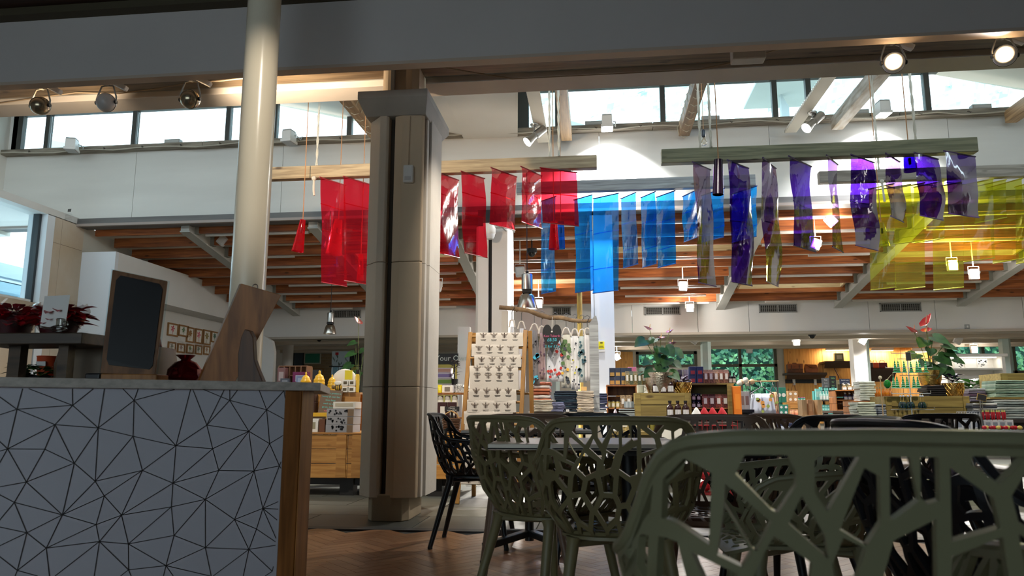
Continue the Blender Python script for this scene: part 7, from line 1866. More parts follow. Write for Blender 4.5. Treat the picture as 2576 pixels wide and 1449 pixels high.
for i in range(4): item('box', 'grey_tin', 'tin', '%s flat grey tin in the stack below the thin books' % ORD[i], 1557, 1599, 1044 - i * 5.2, 1050 - i * 5.2, YC + .05, (132, 142, 142), (170, 178, 178), 'flat grey tins', .2, z0=zc1 + i * (P(1580, 1044, YC).z - P(1580, 1050, YC).z), prt=(.02, .98, .1, .4))
item('bottle', 'spray_bottle', 'bottle', 'slim white and pink spray bottle in front of the open brown crate', 1544, 1552, 1026, 1050, YC + .03, (196, 186, 200), (206, 120, 130), z0=zc1)
for r_i in range(2):
    row('box', 'blue_tin', 'tin', 4, 1533, 1590, 946 - r_i * 20, 966 - r_i * 20, YC + .3, 'navy tin with a gold picture, %s row on the open brown crate' % ['lower', 'upper'][r_i], 'navy tins', [(34, 48, 72)], (170, 140, 76), .06, .1, z0=ca1 + r_i * (P(1550, 946, YC + .3).z - P(1550, 966, YC + .3).z + .001), prt=(.12, .88, .1, .5))
row('packet', 'snack_packet', 'packet', 5, 1573, 1624, 934, 966, YC + .17, 'gold green speckled packet with a white label on the open brown crate', 'gold packets', [(150, 128, 72), (92, 100, 66)], (226, 224, 216), .05, .05, z0=ca1)
item('box', 'pink_box', 'box', 'pink topped box behind the navy tins', 1580, 1600, 924, 966, YC + .44, (200, 110, 150), (60, 70, 110), z0=ca1, depth=.08)
cr2, cb0, cb1 = crate_box('green_crate', 'greenish pine crate standing on end in front, pots on top', 1597, 1738, 988, 1050, YC - .06, .42, GREENPINE, 2, z0=zc1)
dz_ = P(1600, 1090, YC - .1)
lattice_pot('champagne_pot', 'hammered champagne pot holding the tall anthurium', 1622, 1699, 938, 988, YC + .12, SILVERG, False, z0=cb1)
pc = P(1660, 940, YC + .12)
anthurium('anthurium', 'tall dark leaved anthurium with pink flowers in the champagne pot', pc.x, YC + .12, cb1 + .2, [(-.16, .42, .17, 1.6, -.1), (-.04, .44, .13, .6, .2), (.06, .32, .18, -.6, -.2), (.02, .24, .15, .4, -.5), (.17, .30, .15, -1.4, .0), (.16, .16, .13, -1.2, -.5), (-.12, .18, .12, 1.9, -.4), (-.08, .06, .16, 1.4, -.3), (.10, .04, .17, -1.0, -.3), (.02, .12, .16, 2.9, -.5), (.22, .24, .08, -1.7, -.4), (-.17, .08, .12, 2.2, -.3), (.09, .2, .15, 2.6, -.6), (0, .34, .12, 3.0, -.4)],
          [(-.10, .56, .10, 1.3, .5), (.13, .52, .09, -1.0, .5), (.02, .44, .10, .4, .2), (.15, .38, .08, -1.2, .1)], 12, (196, 112, 150), 1.2)
row('bottle', 'dark_bottle', 'bottle', 3, 1641, 1697, 950, 988, YC + .0, 'square shouldered dark sauce bottle with white label on the greenish crate', 'upper dark bottles', [(44, 20, 22)], (220, 220, 222), .12, z0=cb1)
lattice_pot('gold_lattice_pot', 'gold lattice pot with a purple plant on the greenish crate', 1697, 1738, 962, 988, YC + .12, GOLD, z0=cb1)
pp_ = P(1717, 962, YC + .12); pu = thing('purple_plant', 'dark purple rosette plant in the gold lattice pot', 'plant', (pp_.x, YC + .12, cb1 + .11)); bushy(pu, 'leaf', CM((58, 40, 64)), 22, .02, .08, 0, .06, .09, .04, 31, each=True, lift=.8); MB().lathe([(.05, -.04), (.06, 0), (0, .01)], 10).build('soil', CM((40, 30, 26)), pu)
mg = thing('mug', 'pale mug with a handle beside the champagne pot', 'mug', (P(1610, 985, YC + .1).x, YC + .02, cb1)); MB().lathe([(.035, 0), (.04, .005), (.042, .085), (.037, .085), (.035, .01), (0, .01)], 18).build('cup', CM((178, 180, 160), .3), mg, smooth=True); MB().tube([(.04, 0, .07), (.065, 0, .06), (.065, 0, .03), (.04, 0, .018)], .006, 6).build('handle', CM((178, 180, 160), .3), mg)
row('bottle', 'dark_bottle', 'bottle', 3, 1677, 1736, 1008, 1050, YC - .18, 'dark sauce bottle with a white label standing before the greenish crate', 'lower dark bottles', [(44, 20, 22)], (220, 220, 222), .14, z0=zc1)
cr3, cc0, cc1 = crate_box('open_crate', 'open fronted pale crate of red packets with blue boxes on top', 1737, 1846, 964, 1050, YC + .14, .42, GREENPINE, 3, True, z0=zc1)
shz = P(1790, 1026, YC + .16).z - zc1; x, w_, _, _ = span(1739, 1844, 1000, 1026, YC + .16); MB().box(-w_ / 2 + .016, w_ / 2 - .016, -.2, .17, shz - .012, shz).build('inner_shelf', OAK, cr3)
MB().box(w_ * .36, w_ / 2 + .003, -.224, -.212, .0, cc1 - zc1).build('corner_batten', GREENPINE, cr3)
for r_i in range(2): row('jar', 'dark_jar', 'jar', 2, 1739, 1764, 1008 - r_i * 18, 1026 - r_i * 18, YC + .28, 'dark jar with a white oval label, %s row in the pale crate' % ['lower', 'upper'][r_i], 'dark jars', [(34, 22, 30)], (222, 216, 224), .08, z0=zc1 + shz + r_i * (P(1750, 1008, YC + .28).z - P(1750, 1026, YC + .28).z + .001), lid=(30, 40, 70))
row('packet', 'snack_packet', 'packet', 4, 1766, 1832, 992, 1026, YC + .24, 'red speckled packet with a white oval label inside the pale crate', 'red packets', [(150, 74, 60), (120, 60, 56)], (224, 220, 214), .06, .06, z0=zc1 + shz)
for r_i in range(2): row('box', 'blue_box', 'box', 2, 1733, 1769, 943 - r_i * 20, 963 - r_i * 20, YC + .3, 'blue box with a red berry picture, %s row on the pale crate' % ['lower', 'upper'][r_i], 'blue boxes', [(46, 60, 104)], (170, 60, 70), .08, .1, z0=cc1 + r_i * (P(1750, 943, YC + .3).z - P(1750, 963, YC + .3).z + .001), prt=(.2, .8, .15, .55))
row('packet', 'snack_packet', 'packet', 5, 1769, 1833, 930, 964, YC + .26, 'red and gold packet with a white oval label on top of the pale crate', 'top red packets', [(140, 84, 66), (150, 100, 84), (166, 120, 90)], (224, 222, 220), .05, .06, z0=cc1)
row('jar', 'patterned_jar', 'jar', 3, 1690, 1733, 930, 962, YC + .40, 'violet patterned jar between the anthurium and the blue boxes', 'patterned jars', [(120, 104, 130)], (206, 200, 214), .06, z0=cb1, lid=(150, 140, 160))
row('bottle', 'wine_bottle', 'bottle', 2, 1833, 1851, 938, 966, YC + .22, 'black wine bottle with pale label at the end of the pale crate', 'wine bottles', [(20, 18, 20)], (190, 186, 180), .05, z0=cc1)
item('box', 'orange_box', 'box', 'tall bright orange box at the end of the pale crate', 1845, 1861, 972, 1050, YC + .1, (226, 122, 24), (236, 140, 40), None, .12, z0=zc1)
# gonks with red hats and the red wire basket
GRE = CM((186, 180, 172)); RDH = CM((176, 22, 34), .8)
bs3, zb3 = bench('low_table', 'low dark table of red hatted plush gnomes in front of the pale crate', 1730, 1850, 1062, YC - .62, .36, CM((60, 48, 40)))
for i, (px, yb, c, dx) in enumerate(((1752, 1044, (214, 212, 210), 0), (1772, 1047, (186, 182, 176), 1), (1793, 1047, (200, 30, 40), 2), (1817, 1046, (190, 190, 186), 3))):
    q = P(px, yb, YC - .42); o = thing('plush_gnome', ['white plush gnome at the sauce bottle end of the low table', 'grey plush gnome with a drooping red hat', 'red plush gnome with a red hat between two grey ones', 'pale grey plush gnome with a dark nosed red hat at the orange box end'][i], 'toy', (q.x, YC - .42, zb3), 0, 'plush gnomes')
    MB().ball((0, 0, .055), .055, 14, 10, (1.1, .9, 1)).build('body', CM(c, .9), o, smooth=True)
    MB().lathe([(.058, .066), (.05, .088), (.03, .12), (.012, .15), (0, .156)], 14).build('hat', RDH if i else CM((210, 210, 208)), o, smooth=True); MB().ball((0, -.035, .042), .036, 12, 8).build('beard', CM((222, 220, 214), .9), o, smooth=True); MB().ball((0, -.066, .066), .013, 8, 6).build('nose', CM((206, 160, 130)), o, smooth=True)
    for s_ in (-1, 1): MB().ball((s_ * .05, -.02, .02), .018, 8, 6).build('foot', CM((40, 38, 40)), o)
wb = thing('wire_basket', 'red wire basket behind the brown chair back', 'basket', (P(1795, 1085, YC - .66).x, YC - .8, 0)); ww, hh_ = .40, P(1790, 1052, YC - .8).z; m = MB()
for i in range(10): m.tube([(-ww / 2, -.12, .1 + i * (hh_ - .1) / 9), (ww / 2, -.12, .1 + i * (hh_ - .1) / 9), (ww / 2, .10, .1 + i * (hh_ - .1) / 9), (-ww / 2, .10, .1 + i * (hh_ - .1) / 9), (-ww / 2, -.12, .1 + i * (hh_ - .1) / 9)], .0035, 4)
for i in range(9): m.tube([(-ww / 2 + i * ww / 8, -.12, .0), (-ww / 2 + i * ww / 8, -.12, hh_)], .0035, 4)
m.build('wire', CM((150, 30, 34), .4), wb, kind='stuff'); MB().box(-ww / 2 + .02, ww / 2 - .02, -.1, .08, .0, .02).build('floor_plate', CM((120, 24, 30)), wb)
for i in range(7):
    o = MB().ball((0, 0, 0), .055, 12, 8).build('red_bauble', CM((150, 16, 28), .3), smooth=True); o.location = (wb.location.x - .13 + .13 * (i % 3), wb.location.y - .02, .08 + (i // 3) * .11); tag(o, '%s red bauble heaped in the red wire basket' % ORD[i], 'bauble', 'basket baubles')
gj = bench('low_table', 'low bench of glittery gold goods below the open brown crate', 1535, 1660, 1085, YC - .5, .3, GREENPINE)
row('packet', 'gold_packet', 'packet', 3, 1560, 1632, 1050, 1085, YC - .34, 'glittery gold packet on the low bench seen through the olive chair back', 'glitter packets', [(200, 176, 110), (176, 160, 110)], (220, 216, 200), .06, .08, z0=gj[1])
row('jar', 'green_jar', 'jar', 2, 1634, 1662, 1052, 1085, YC - .34, 'tall olive green jar on the low bench', 'olive jars', [(130, 124, 60)], None, .08, z0=gj[1])
# ------------------------------------------------------------ bag wall on the honey panels
def shelf_board(p0, p1, yt, yb, Y, label, mat):
    x, w_, z0_, z1_ = span(p0, p1, yt, yb, Y); o = thing('wall_shelf', label, 'shelf', (x, Y, z0_))
    MB().box(-w_ / 2, w_ / 2, -.15, YF - .095 - Y, (z1_ - z0_) - .05, z1_ - z0_).build('board', mat, o)
    MB().slab([(-w_ / 2, -.15, (z1_ - z0_) - .05), (w_ / 2, -.15, (z1_ - z0_) - .05), (w_ / 2 - .03, .05, 0), (-w_ / 2 + .03, .05, 0)], (0, .02, 0)).build('front_lip', mat, o); return z1_
DKOAK = CM((58, 40, 30)); YB2 = YF - .42
zs1 = shelf_board(1977, 2076, 938, 953, YB2, 'dark oak bag shelf below the satchel and the tan tote', DKOAK)
zs2 = shelf_board(2072, 2150, 909, 926, YB2, 'upper dark oak shelf holding the patterned box', DKOAK)
zs3 = shelf_board(2186, 2250, 927, 960, YB2, 'dark shelf of red and orange bags past the slim white column', DKOAK)
TANL = M('tan leather', (170, 96, 50), .45, c2=(132, 70, 34), scale=9); BRL = M('brown leather', (120, 66, 34), .5, c2=(86, 46, 24), scale=9)
x, w_, z0_, z1_ = span(1980, 2018, 914, 938, YB2); o = thing('satchel', 'brown leather satchel with two straps on the dark bag shelf', 'bag', (x, YB2, zs1)); h_ = z1_ - zs1
MB().box(-w_ / 2, w_ / 2, -.06, .07, 0, h_ * .9).build('body', BRL, o, bevel=.02); MB().slab([(-w_ / 2, -.07, h_ * .95), (w_ / 2, -.07, h_ * .95), (w_ * .46, -.085, h_ * .42), (-w_ * .46, -.085, h_ * .42)], (0, .018, 0)).build('flap', TANL, o)
for s_ in (-1, 1): MB().box(s_ * w_ * .25 - .012, s_ * w_ * .25 + .012, -.095, -.085, h_ * .2, h_ * .8).build('strap', BRL, o)
MB().tube([(-.05, 0, h_ * .9), (-.04, 0, h_ * 1.02), (.04, 0, h_ * 1.02), (.05, 0, h_ * .9)], .01, 6).build('handle', BRL, o)
x, w_, z0_, z1_ = span(2025, 2056, 916, 938, YB2); o = thing('tote_bag', 'orange tan leather tote slumped on the dark bag shelf', 'bag', (x, YB2, zs1)); h_ = z1_ - zs1
MB().add([(-w_ / 2, -.06, .0), (w_ / 2, -.06, 0), (w_ / 2, .06, 0), (-w_ / 2, .06, 0), (-w_ * .52, -.05, h_ * .5), (w_ * .52, -.05, h_ * .5), (w_ * .52, .06, h_ * .5), (-w_ * .52, .06, h_ * .5), (-w_ * .48, -.02, h_), (w_ * .44, -.02, h_ * .95), (w_ * .44, .02, h_ * .95), (-w_ * .48, .02, h_)], [(3,2,1,0),(0,1,5,4),(1,2,6,5),(2,3,7,6),(3,0,4,7),(4,5,9,8),(5,6,10,9),(6,7,11,10),(7,4,8,11),(8,9,10,11)]).build('body', TANL, o, bevel=.015)
MB().tube([(-w_ * .4, -.03, h_ * .95), (-w_ * .1, -.062, h_ * .6), (w_ * .3, -.062, h_ * .55)], .007, 5).build('strap', BRL, o)
item('box', 'patterned_box', 'box', 'camouflage patterned box on the upper dark shelf', 2099, 2120, 889, 909, YB2, (140, 136, 100), (206, 200, 176), z0=zs2, depth=.12)
for i, (a, b, c, lab) in enumerate(((2184, 2194, (60, 48, 44), 'dark brown handbag at the column end of the far dark shelf'), (2194, 2209, (206, 84, 34), 'bright orange handbag on the far dark shelf'), (2209, 2230, (110, 30, 32), 'dark red handbag on the far dark shelf'))):
    x, w_, z0_, z1_ = span(a, b, 912, 927, YB2); o = thing('handbag', lab, 'bag', (x, YB2, zs3), 0, 'far handbags'); MB().box(-w_ / 2, w_ / 2, -.07, .07, 0, z1_ - zs3).build('body', CM(c, .4), o, bevel=.025); MB().tube([(-w_ * .3, 0, z1_ - zs3), (-w_ * .2, 0, z1_ - zs3 + .05), (w_ * .2, 0, z1_ - zs3 + .05), (w_ * .3, 0, z1_ - zs3)], .009, 6).build('handle', CM(c, .4), o)
x, w_, z0_, z1_ = span(1976, 2072, 954, 964, YF - .12); o = thing('hook_rail', 'black hook rail with white hooks below the dark bag shelf', 'rail', (x, YF - .095, z0_)); MB().box(-w_ / 2, w_ / 2, -.03, 0, 0, z1_ - z0_).build('board', BLACK, o)
for u in (-.28, .27): MB().box(w_ * u - .03, w_ * u + .03, -.06, -.03, -.05, z1_ - z0_).build('hook', WPLASTIC, o)
hk_ = P(1998, 962, YF - .3); o = thing('hanging_tote', 'tan bag hanging by long straps from the hook rail', 'bag', (hk_.x, YF - .2, hk_.z - .62)); MB().tube([(-.12, 0, .22), (0, 0, .62), (.12, 0, .22)], .012, 6).build('strap', TANL, o); MB().box(-.24, .24, -.05, .05, 0, .24).build('body', TANL, o, bevel=.02)
hk_ = P(2100, 925, YF - .3); o = thing('hanging_tote', 'cream canvas bag with a brown strap under the upper dark shelf', 'bag', (hk_.x + .06, YF - .25, hk_.z - .75)); MB().tube([(-.06, 0, .75), (.02, -.02, .55), (.05, 0, .42)], .014, 6).build('strap', BRL, o); MB().slab([(-.2, -.05, 0), (.3, -.05, 0), (.2, -.05, .44), (-.04, -.05, .44)], (0, .1, 0)).build('body', CM((206, 196, 160)), o, bevel=.01); MB().box(-.02, .10, -.056, -.05, .12, .34).build('print', CM((112, 96, 70)), o)
for i, (p0, p1, a, b, lines) in enumerate(((2068, 2084, 951, 975, ('Bags', 'from', '£25')), (2087, 2101, 946, 974, ('Gifts', 'for', 'her')), (2112, 2136, 953, 966, ('Bath & body', '3 for 2')))):
    o, w_, h_ = wallpanel('chalk_card', 'sign', ['grey slanted chalk card at the turquoise shelf', 'black upright chalk card with green writing above the turquoise bottles', 'navy chalk card with white writing above the pump bottles'][i], p0, p1, a, b, [(92, 96, 100), (28, 34, 34), (34, 44, 72)][i], 13.2)
    for j, s_ in enumerate(lines): text(s_, h_ / len(lines) * .55, CM([(200, 204, 206), (130, 180, 120), (196, 200, 206)][i]), o, (0, -.033, h_ * (1 - (j + .6) / len(lines))))
# ------------------------------------------------------------ turquoise bath goods
YT2 = 13.0
DKW = CM((66, 50, 38))
ts = thing('bath_shelf', 'brown shelf unit of turquoise bath goods in front of the bag wall', 'shelf unit', (P(2078, 1040, YT2).x, YT2 + .16, 0)); x, w_, z0_, z1_ = span(2045, 2108, 1006, 1080, YT2); zsa = z1_; zsb = P(2080, 1042, YT2).z
for z_ in (zsa, zsb): MB().box(-w_ / 2, w_ / 2, -.18, .18, z_ - .02, z_).build('shelf_board', DKW, ts)
for s_ in (-1, 1): MB().box(s_ * w_ / 2 - .015, s_ * w_ / 2 + .015, -.18, .18, 0, zsa).build('side_panel', DKW, ts)
TQ = [(96, 196, 188), (110, 206, 196), (86, 184, 180)]
row('box', 'turquoise_box', 'box', 6, 2062, 2104, 974, 988, YT2 + .22, 'turquoise box in the back row above the bath bottles', 'turquoise boxes', TQ, (150, 220, 210), .06, .08, z0=zsa + .155)
rb = MB().box(-.24, .24, -.05, .06, 0, .15).build('riser_block', CM((76, 170, 164))); rb.location = (P(2083, 1000, YT2 + .22).x, YT2 + .22, zsa); tag(rb, 'teal riser block behind the row of pale bath bottles', 'riser')
row('bottle', 'bath_bottle', 'bottle', 6, 2062, 2103, 984, 1006, YT2 + .08, 'pale turquoise bath bottle in the front row of the shelf', 'bath bottles', [(176, 216, 208)], (226, 232, 228), .14, z0=zsa, lid=(190, 220, 214))
row('box', 'turquoise_tin', 'tin', 2, 2052, 2062, 978, 1006, YT2 + .12, 'tall turquoise tin at the end of the bath bottles', 'turquoise tins', [(118, 200, 196)], (180, 224, 216), .08, .06, z0=zsa)
for r_i in range(3): row('box', 'soap_box', 'box', 6, 2066, 2104, 1034 - r_i * 8, 1042 - r_i * 8, YT2 + .08, 'small turquoise soap box, %s layer of the lower shelf' % ['bottom', 'middle', 'top'][r_i], 'soap boxes', TQ, (170, 226, 218), .06, .1, z0=zsb + r_i * (P(2080, 1034, YT2).z - zsb + .001))
cr4, cd0, cd1 = crate_box('open_crate', 'open fronted brown crate of white labelled pump bottles', 2105, 2156, 980, 1032, 12.2, .36, OAK, 3, True)
bm4, zb4 = bench('display_table', 'brown table under the crate of pump bottles', 2095, 2200, 1033, 12.1, .6, DKW); 
cr4.location.z = zb4; zin = P(2130, 1006, 12.3).z - zb4
x, w_, _, _ = span(2106, 2155, 1000, 1010, 12.2); MB().box(-w_ / 2 + .014, w_ / 2 - .014, -.16, .15, zin - .01, zin).build('inner_shelf', OAK, cr4)
row('pump', 'pump_bottle', 'bottle', 3, 2118, 2156, 964, 981, 12.32, 'pump bottle with a white label on top of the brown crate', 'top pump bottles', [(120, 100, 70)], (226, 228, 230), .14, z0=cd1 + (zb4 - cd0))
row('pump', 'pump_bottle', 'bottle', 3, 2122, 2154, 1002 - 16, 1006, 12.34, 'pump bottle on the middle shelf of the brown crate', 'middle pump bottles', [(60, 64, 96)], (226, 228, 232), .14, z0=zb4 + zin)
row('pump', 'pump_bottle', 'bottle', 3, 2122, 2154, 1012, 1031, 12.34, 'pump bottle on the floor of the brown crate', 'lower pump bottles', [(84, 80, 66)], (224, 226, 226), .14, z0=zb4 + .017)
# teal round label boxes, tan boxes, stool, aprons
YG = 12.4
bm5, zb5 = bench('display_table', 'dark folding table under the teal round labelled boxes', 1925, 2022, 1044, YG, .6, CM((44, 40, 38)))
TEAL = [(44, 138, 116), (38, 124, 108)]
hrow = P(1950, 1032, YG + .15).z - P(1950, 1044, YG + .15).z
for r_i in range(2): row('round', 'teal_box', 'box', 2, 1958, 1981, 1031 - r_i * 13, 1044 - r_i * 13, YG + .12, 'small teal box with a white disc, %s layer of the front pile' % ['bottom', 'top'][r_i], 'small teal boxes', TEAL, (224, 228, 226), .05, .12, z0=zb5 + r_i * (hrow + .006))
row('round', 'teal_box', 'box', 2, 1934, 1957, 1012, 1044, YG + .2, 'mid sized teal box with a white disc beside the small ones', 'mid teal boxes', TEAL, (224, 228, 226), .05, .12, z0=zb5)
ri2 = MB().box(-.3, .3, -.06, .06, 0, P(1950, 1013, YG + .4).z - zb5).build('riser_block', CM((30, 96, 82))); ri2.location = (P(1955, 1020, YG + .4).x, YG + .4, zb5); tag(ri2, 'dark teal riser behind the round labelled boxes', 'riser')
row('round', 'tall_teal_box', 'box', 4, 1930, 1975, 975, 1013, YG + .4, 'tall teal box with a white disc in the top row', 'tall teal boxes', TEAL, (226, 230, 228), .05, .1, z0=P(1950, 1013, YG + .4).z)
cr5, ce0, ce1 = crate_box('small_crate', 'small wooden tray crate under the tan round labelled boxes', 1978, 2021, 1012, 1044, YG + .1, .34, PINE, 2, z0=zb5)
for r_i in range(2): row('round', 'tan_box', 'box', 2, 1981, 2005, 998 - r_i * 14, 1012 - r_i * 14, YG + .2, 'tan box with a white disc, %s layer on the small crate' % ['lower', 'upper'][r_i], 'tan boxes', [(180, 140, 92)], (230, 228, 222), .06, .1, z0=ce1 + r_i * (P(1990, 998, YG + .2).z - P(1990, 1012, YG + .2).z + .001))
row('jar', 'small_teal_jar', 'jar', 3, 2005, 2026, 999, 1012, YG + .22, 'small teal jar on the small crate beside the tan boxes', 'teal jars', [(60, 150, 130)], (200, 220, 214), .08, z0=ce1, lid=(190, 120, 150))
row('jar', 'peach_tub', 'tub', 3, 1987, 2018, 1031, 1046, YG - .02, 'peach coloured tub before the small crate', 'peach tubs', [(214, 172, 132)], None, .06, z0=zb5, lid=(224, 190, 156))
st2 = thing('step_stool', 'rough pale wooden trestle stand with a slatted box on top', 'stand', (P(2041, 1080, 11.6).x, 11.6, 0)); x, w_, z0_, z1_ = span(2020, 2062, 1006, 1080, 11.6); zm = P(2040, 1044, 11.6).z
PLW = WOOD('raw pale timber', (168, 138, 100), (134, 104, 70), 2, knots=False)
MB().box(-w_ * .62, w_ * .62, -.16, .16, zm - .02, zm).build('tabletop', PLW, st2)
for s_ in (-1, 1):
    MB().bar((s_ * w_ * .32, 0, zm - .02), (s_ * w_ * .48, -.12, 0), .05, .04).build('leg', PLW, st2); MB().bar((s_ * w_ * .32, 0, zm - .02), (s_ * w_ * .48, .12, 0), .05, .04).build('leg', PLW, st2)
    MB().box(s_ * w_ * .42 - .03, s_ * w_ * .42 + .03, -.12, .12, zm, z1_).build('slat', PLW, st2); MB().box(s_ * w_ * .17 - .025, s_ * w_ * .17 + .025, .08, .12, zm, z1_).build('slat', PLW, st2)
item('box', 'kraft_bottle_box', 'box', 'tall brown kraft box inside the raw timber stand', 2033, 2042, 1006, 1044, 11.56, (150, 110, 76), (170, 130, 92), z0=zm)
rb_ = thing('clothes_rail', 'brass clothes rail with printed aprons in front of the ivy window', 'rail', (P(1925, 1040, 11.4).x, 11.4, 0)); zra = P(1925, 959, 11.4).z; x, w_, _, _ = span(1893, 1968, 950, 960, 11.4)
MB().tube([(-w_ / 2, 0, zra), (w_ / 2, 0, zra)], .010, 8).build('bar', CM((190, 160, 110), .3), rb_)
for s_ in (-1, 1): MB().tube([(s_ * w_ * .46, 0, 0), (s_ * w_ * .46, 0, zra)], .010, 8).build('post', CM((70, 66, 62)), rb_)
for i, (a, b, yt, c, pc, lab) in enumerate(((1886, 1950, 990, (196, 198, 204), (206, 140, 60), 'pale apron printed with pears and lemons on the brass rail'), (1938, 1956, 986, (206, 170, 130), (150, 90, 70), 'peach apron hanging behind the pear printed one'))):
    x, w_, z0_, z1_ = span(a, b, yt, 1042, 11.25 + i * .08); o = thing('hung_apron', lab, 'apron', (x, 11.25 + i * .08, z0_)); h_ = z1_ - z0_; m = MB(); nx = 12
    for j in range(5):
        for k in range(nx + 1): m.v.append(((k / nx - .5) * w_ * (.8 + .2 * (1 - j / 4)), .03 * math.sin(k * 1.3) * (1 - j / 8), h_ * j / 4))
    m.f += [(j * (nx + 1) + k, j * (nx + 1) + k + 1, (j + 1) * (nx + 1) + k + 1, (j + 1) * (nx + 1) + k) for j in range(4) for k in range(nx)]
    m.build('cloth', CL(c), o, smooth=True, angle=180).modifiers.new('thick', 'SOLIDIFY').thickness = .004
    r_ = random.Random(i); splodge(o, 9, CM(pc), w_, h_, r_, .035, .06, 'fruit_print', -.04); splodge(o, 6, CM((150, 160, 70)), w_, h_, r_, .03, .05, 'leaf_print', -.042)
    MB().tube([(-w_ * .42, 0, h_), (0, 0, h_ + .10), (w_ * .42, 0, h_)], .008, 6).build('hanger', CM((70, 70, 72), .4), o); MB().tube([(0, 0, h_ + .10), (.01, .08, zra - z0_ - .01), (.0, .15 - i * .08, zra - z0_ + .012)], .004, 5).build('hook', STEEL, o)
for i in range(5):
    x = P(1896 + i * 7, 968, 13.4); o = thing('paper_lantern', '%s small pale paper globe in the cluster before the ivy window' % ORD[i], 'lantern', (x.x, 13.4 + .1 * (i % 2), P(1870 + i * 8, 964 - (i % 3) * 4, 13.4).z)); o.location.x = P(1860 + i * 8, 964, 13.4).x
    MB().ball((0, 0, 0), .05, 12, 8).build('globe', CM([(214, 204, 190), (196, 160, 130), (222, 216, 206)][i % 3]), o, smooth=True); MB().tube([(0, 0, -.05), (0, 0, -(o.location.z))], .005, 5).build('stem', CM((90, 80, 70)), o); MB().lathe([(.05, 0), (.05, .012), (0, .012)], 10, (0, 0, -o.location.z)).build('foot', CM((90, 80, 70)), o)
bt, zbt = bench('black_table', 'black metal side table by the orange box', 1852, 1898, 1030, 9.6, .4, BLACK)
row('box', 'white_carton', 'box', 2, 1860, 1884, 985, 1030, 9.72, 'pale carton of glass jars on the black metal table', 'pale cartons', [(176, 170, 166), (190, 186, 180)], (140, 110, 100), .08, .1, z0=zbt)
o, w_, h_ = wallpanel('black_board', 'board', 'black board standing before the printed aprons', 1906, 1954, 1034, 1112, (22, 24, 30), 10.4); o.location.z = 0
x, _, z0_, z1_ = span(1958, 2000, 1064, 1084, 10.9)
row('round', 'navy_bag', 'bag', 3, 1957, 2002, 1064, 1092, 10.9, 'navy paper bag with a white disc on the low bench', 'navy bags', [(34, 44, 74)], (206, 212, 220), .05, .1, z0=bench('low_table', 'low bench of navy paper bags', 1950, 2010, 1092, 10.75, .3, DKW)[1])
row('box', 'red_carton', 'box', 2, 1993, 2027, 1048, 1072, 12.25, 'red carton under the dark folding table', 'red cartons', [(186, 60, 52)], (160, 44, 40), .05, .2, z0=bench('low_table', 'low bench of red cartons below the dark folding table', 1988, 2032, 1072, 12.1, .3, DKW)[1])
# ------------------------------------------------------------ ornaments, crates and linens on the far side
YO = 8.6
bo, zo = bench('display_table', 'long dark display table of crates, linens and ornaments', 2120, 2640, 1054, YO - .2, 1.55, CM((48, 42, 40)))
cr6, cf0, cf1 = crate_box('long_crate', 'long greenish pine crate under the glass tree ornaments', 2228, 2438, 996, 1050, YO, .45, GREENPINE, 2, z0=zo)
folded('folded_linen', 7, 2148, 2190, 1012, 1052, YO + .1, 'pale green linen in the near pile, counting', 'pale linens', [(190, 198, 182), (176, 186, 172)], 'linen', .3, zo)
folded('folded_linen', 6, 2190, 2230, 1018, 1052, YO + .14, 'grey blue linen in the low pile beside the long crate, counting', 'grey linens', [(136, 146, 160), (170, 176, 180), (110, 120, 136)], 'linen', .3, zo)
bh2, zh2 = crate_box('tall_crate', 'tall crate behind the linens carrying towels and amber bottles', 2150, 2245, 1008, 1052, YO + .5, .4, OAK, 3, z0=zo)[0], P(2200, 1008, YO + .5).z
folded('folded_towel', 8, 2156, 2192, 960, 1008, YO + .62, 'white ribbed towel in the pile on the tall crate, counting', 'white towels', [(206, 210, 200), (196, 200, 190)], 'towel', .22, zh2)
row('bottle', 'amber_bottle', 'bottle', 8, 2178, 2244, 974, 1008, YO + .56, 'amber gold bottle in the row on the tall crate', 'amber bottles', [(196, 120, 24), (176, 100, 20)], (150, 84, 20), .1, z0=zh2, lid=(150, 130, 90))
# ornament stand
SW = P(2289, 1000, YO - .12); os_ = thing('ornament_stand', 'slim metal ornament stand with three tiers of hooks', 'stand', (SW.x, YO - .14, zo)); zt1, zt2, zt3, zt4 = [P(2289, y, YO - .14).z - zo for y in (889, 925, 990, 1031)]
MB().tube([(0, 0, 0), (0, 0, zt1)], .007, 8).build('post', STEEL, os_); MB().lathe([(.09, 0), (.09, .01), (0, .012)], 16).build('base', STEEL, os_)
for z_, hw in ((zt1, .17), (zt2, .24), (zt3, .20), (zt4, .22)):
    MB().tube([(-hw, -.02, z_ + .015), (-hw, -.02, z_), (hw, -.02, z_), (hw, -.02, z_ + .03)], .004, 6).build('arm', STEEL, os_)
MB().ball((P(2214, 950, YO - .14).x - SW.x, 0, P(2214, 950, YO - .14).z - zo), .02, 10, 8).build('finial', CM((190, 180, 160)), os_); MB().tube([(P(2214, 950, YO - .14).x - SW.x, 0, 0), (P(2214, 950, YO - .14).x - SW.x, 0, P(2214, 950, YO - .14).z - zo)], .006, 6).build('side_post', CM((176, 150, 110)), os_)
sgx = MB().box(-.025, .025, -.035, -.028, zt1 - .08, zt1 + .01).build('slate_tag', DARKGREY, os_); MB().box(-.028, .028, -.034, -.027, zt1 - .083, zt1 + .013).build('tag_frame', CM((190, 176, 140)), sgx)
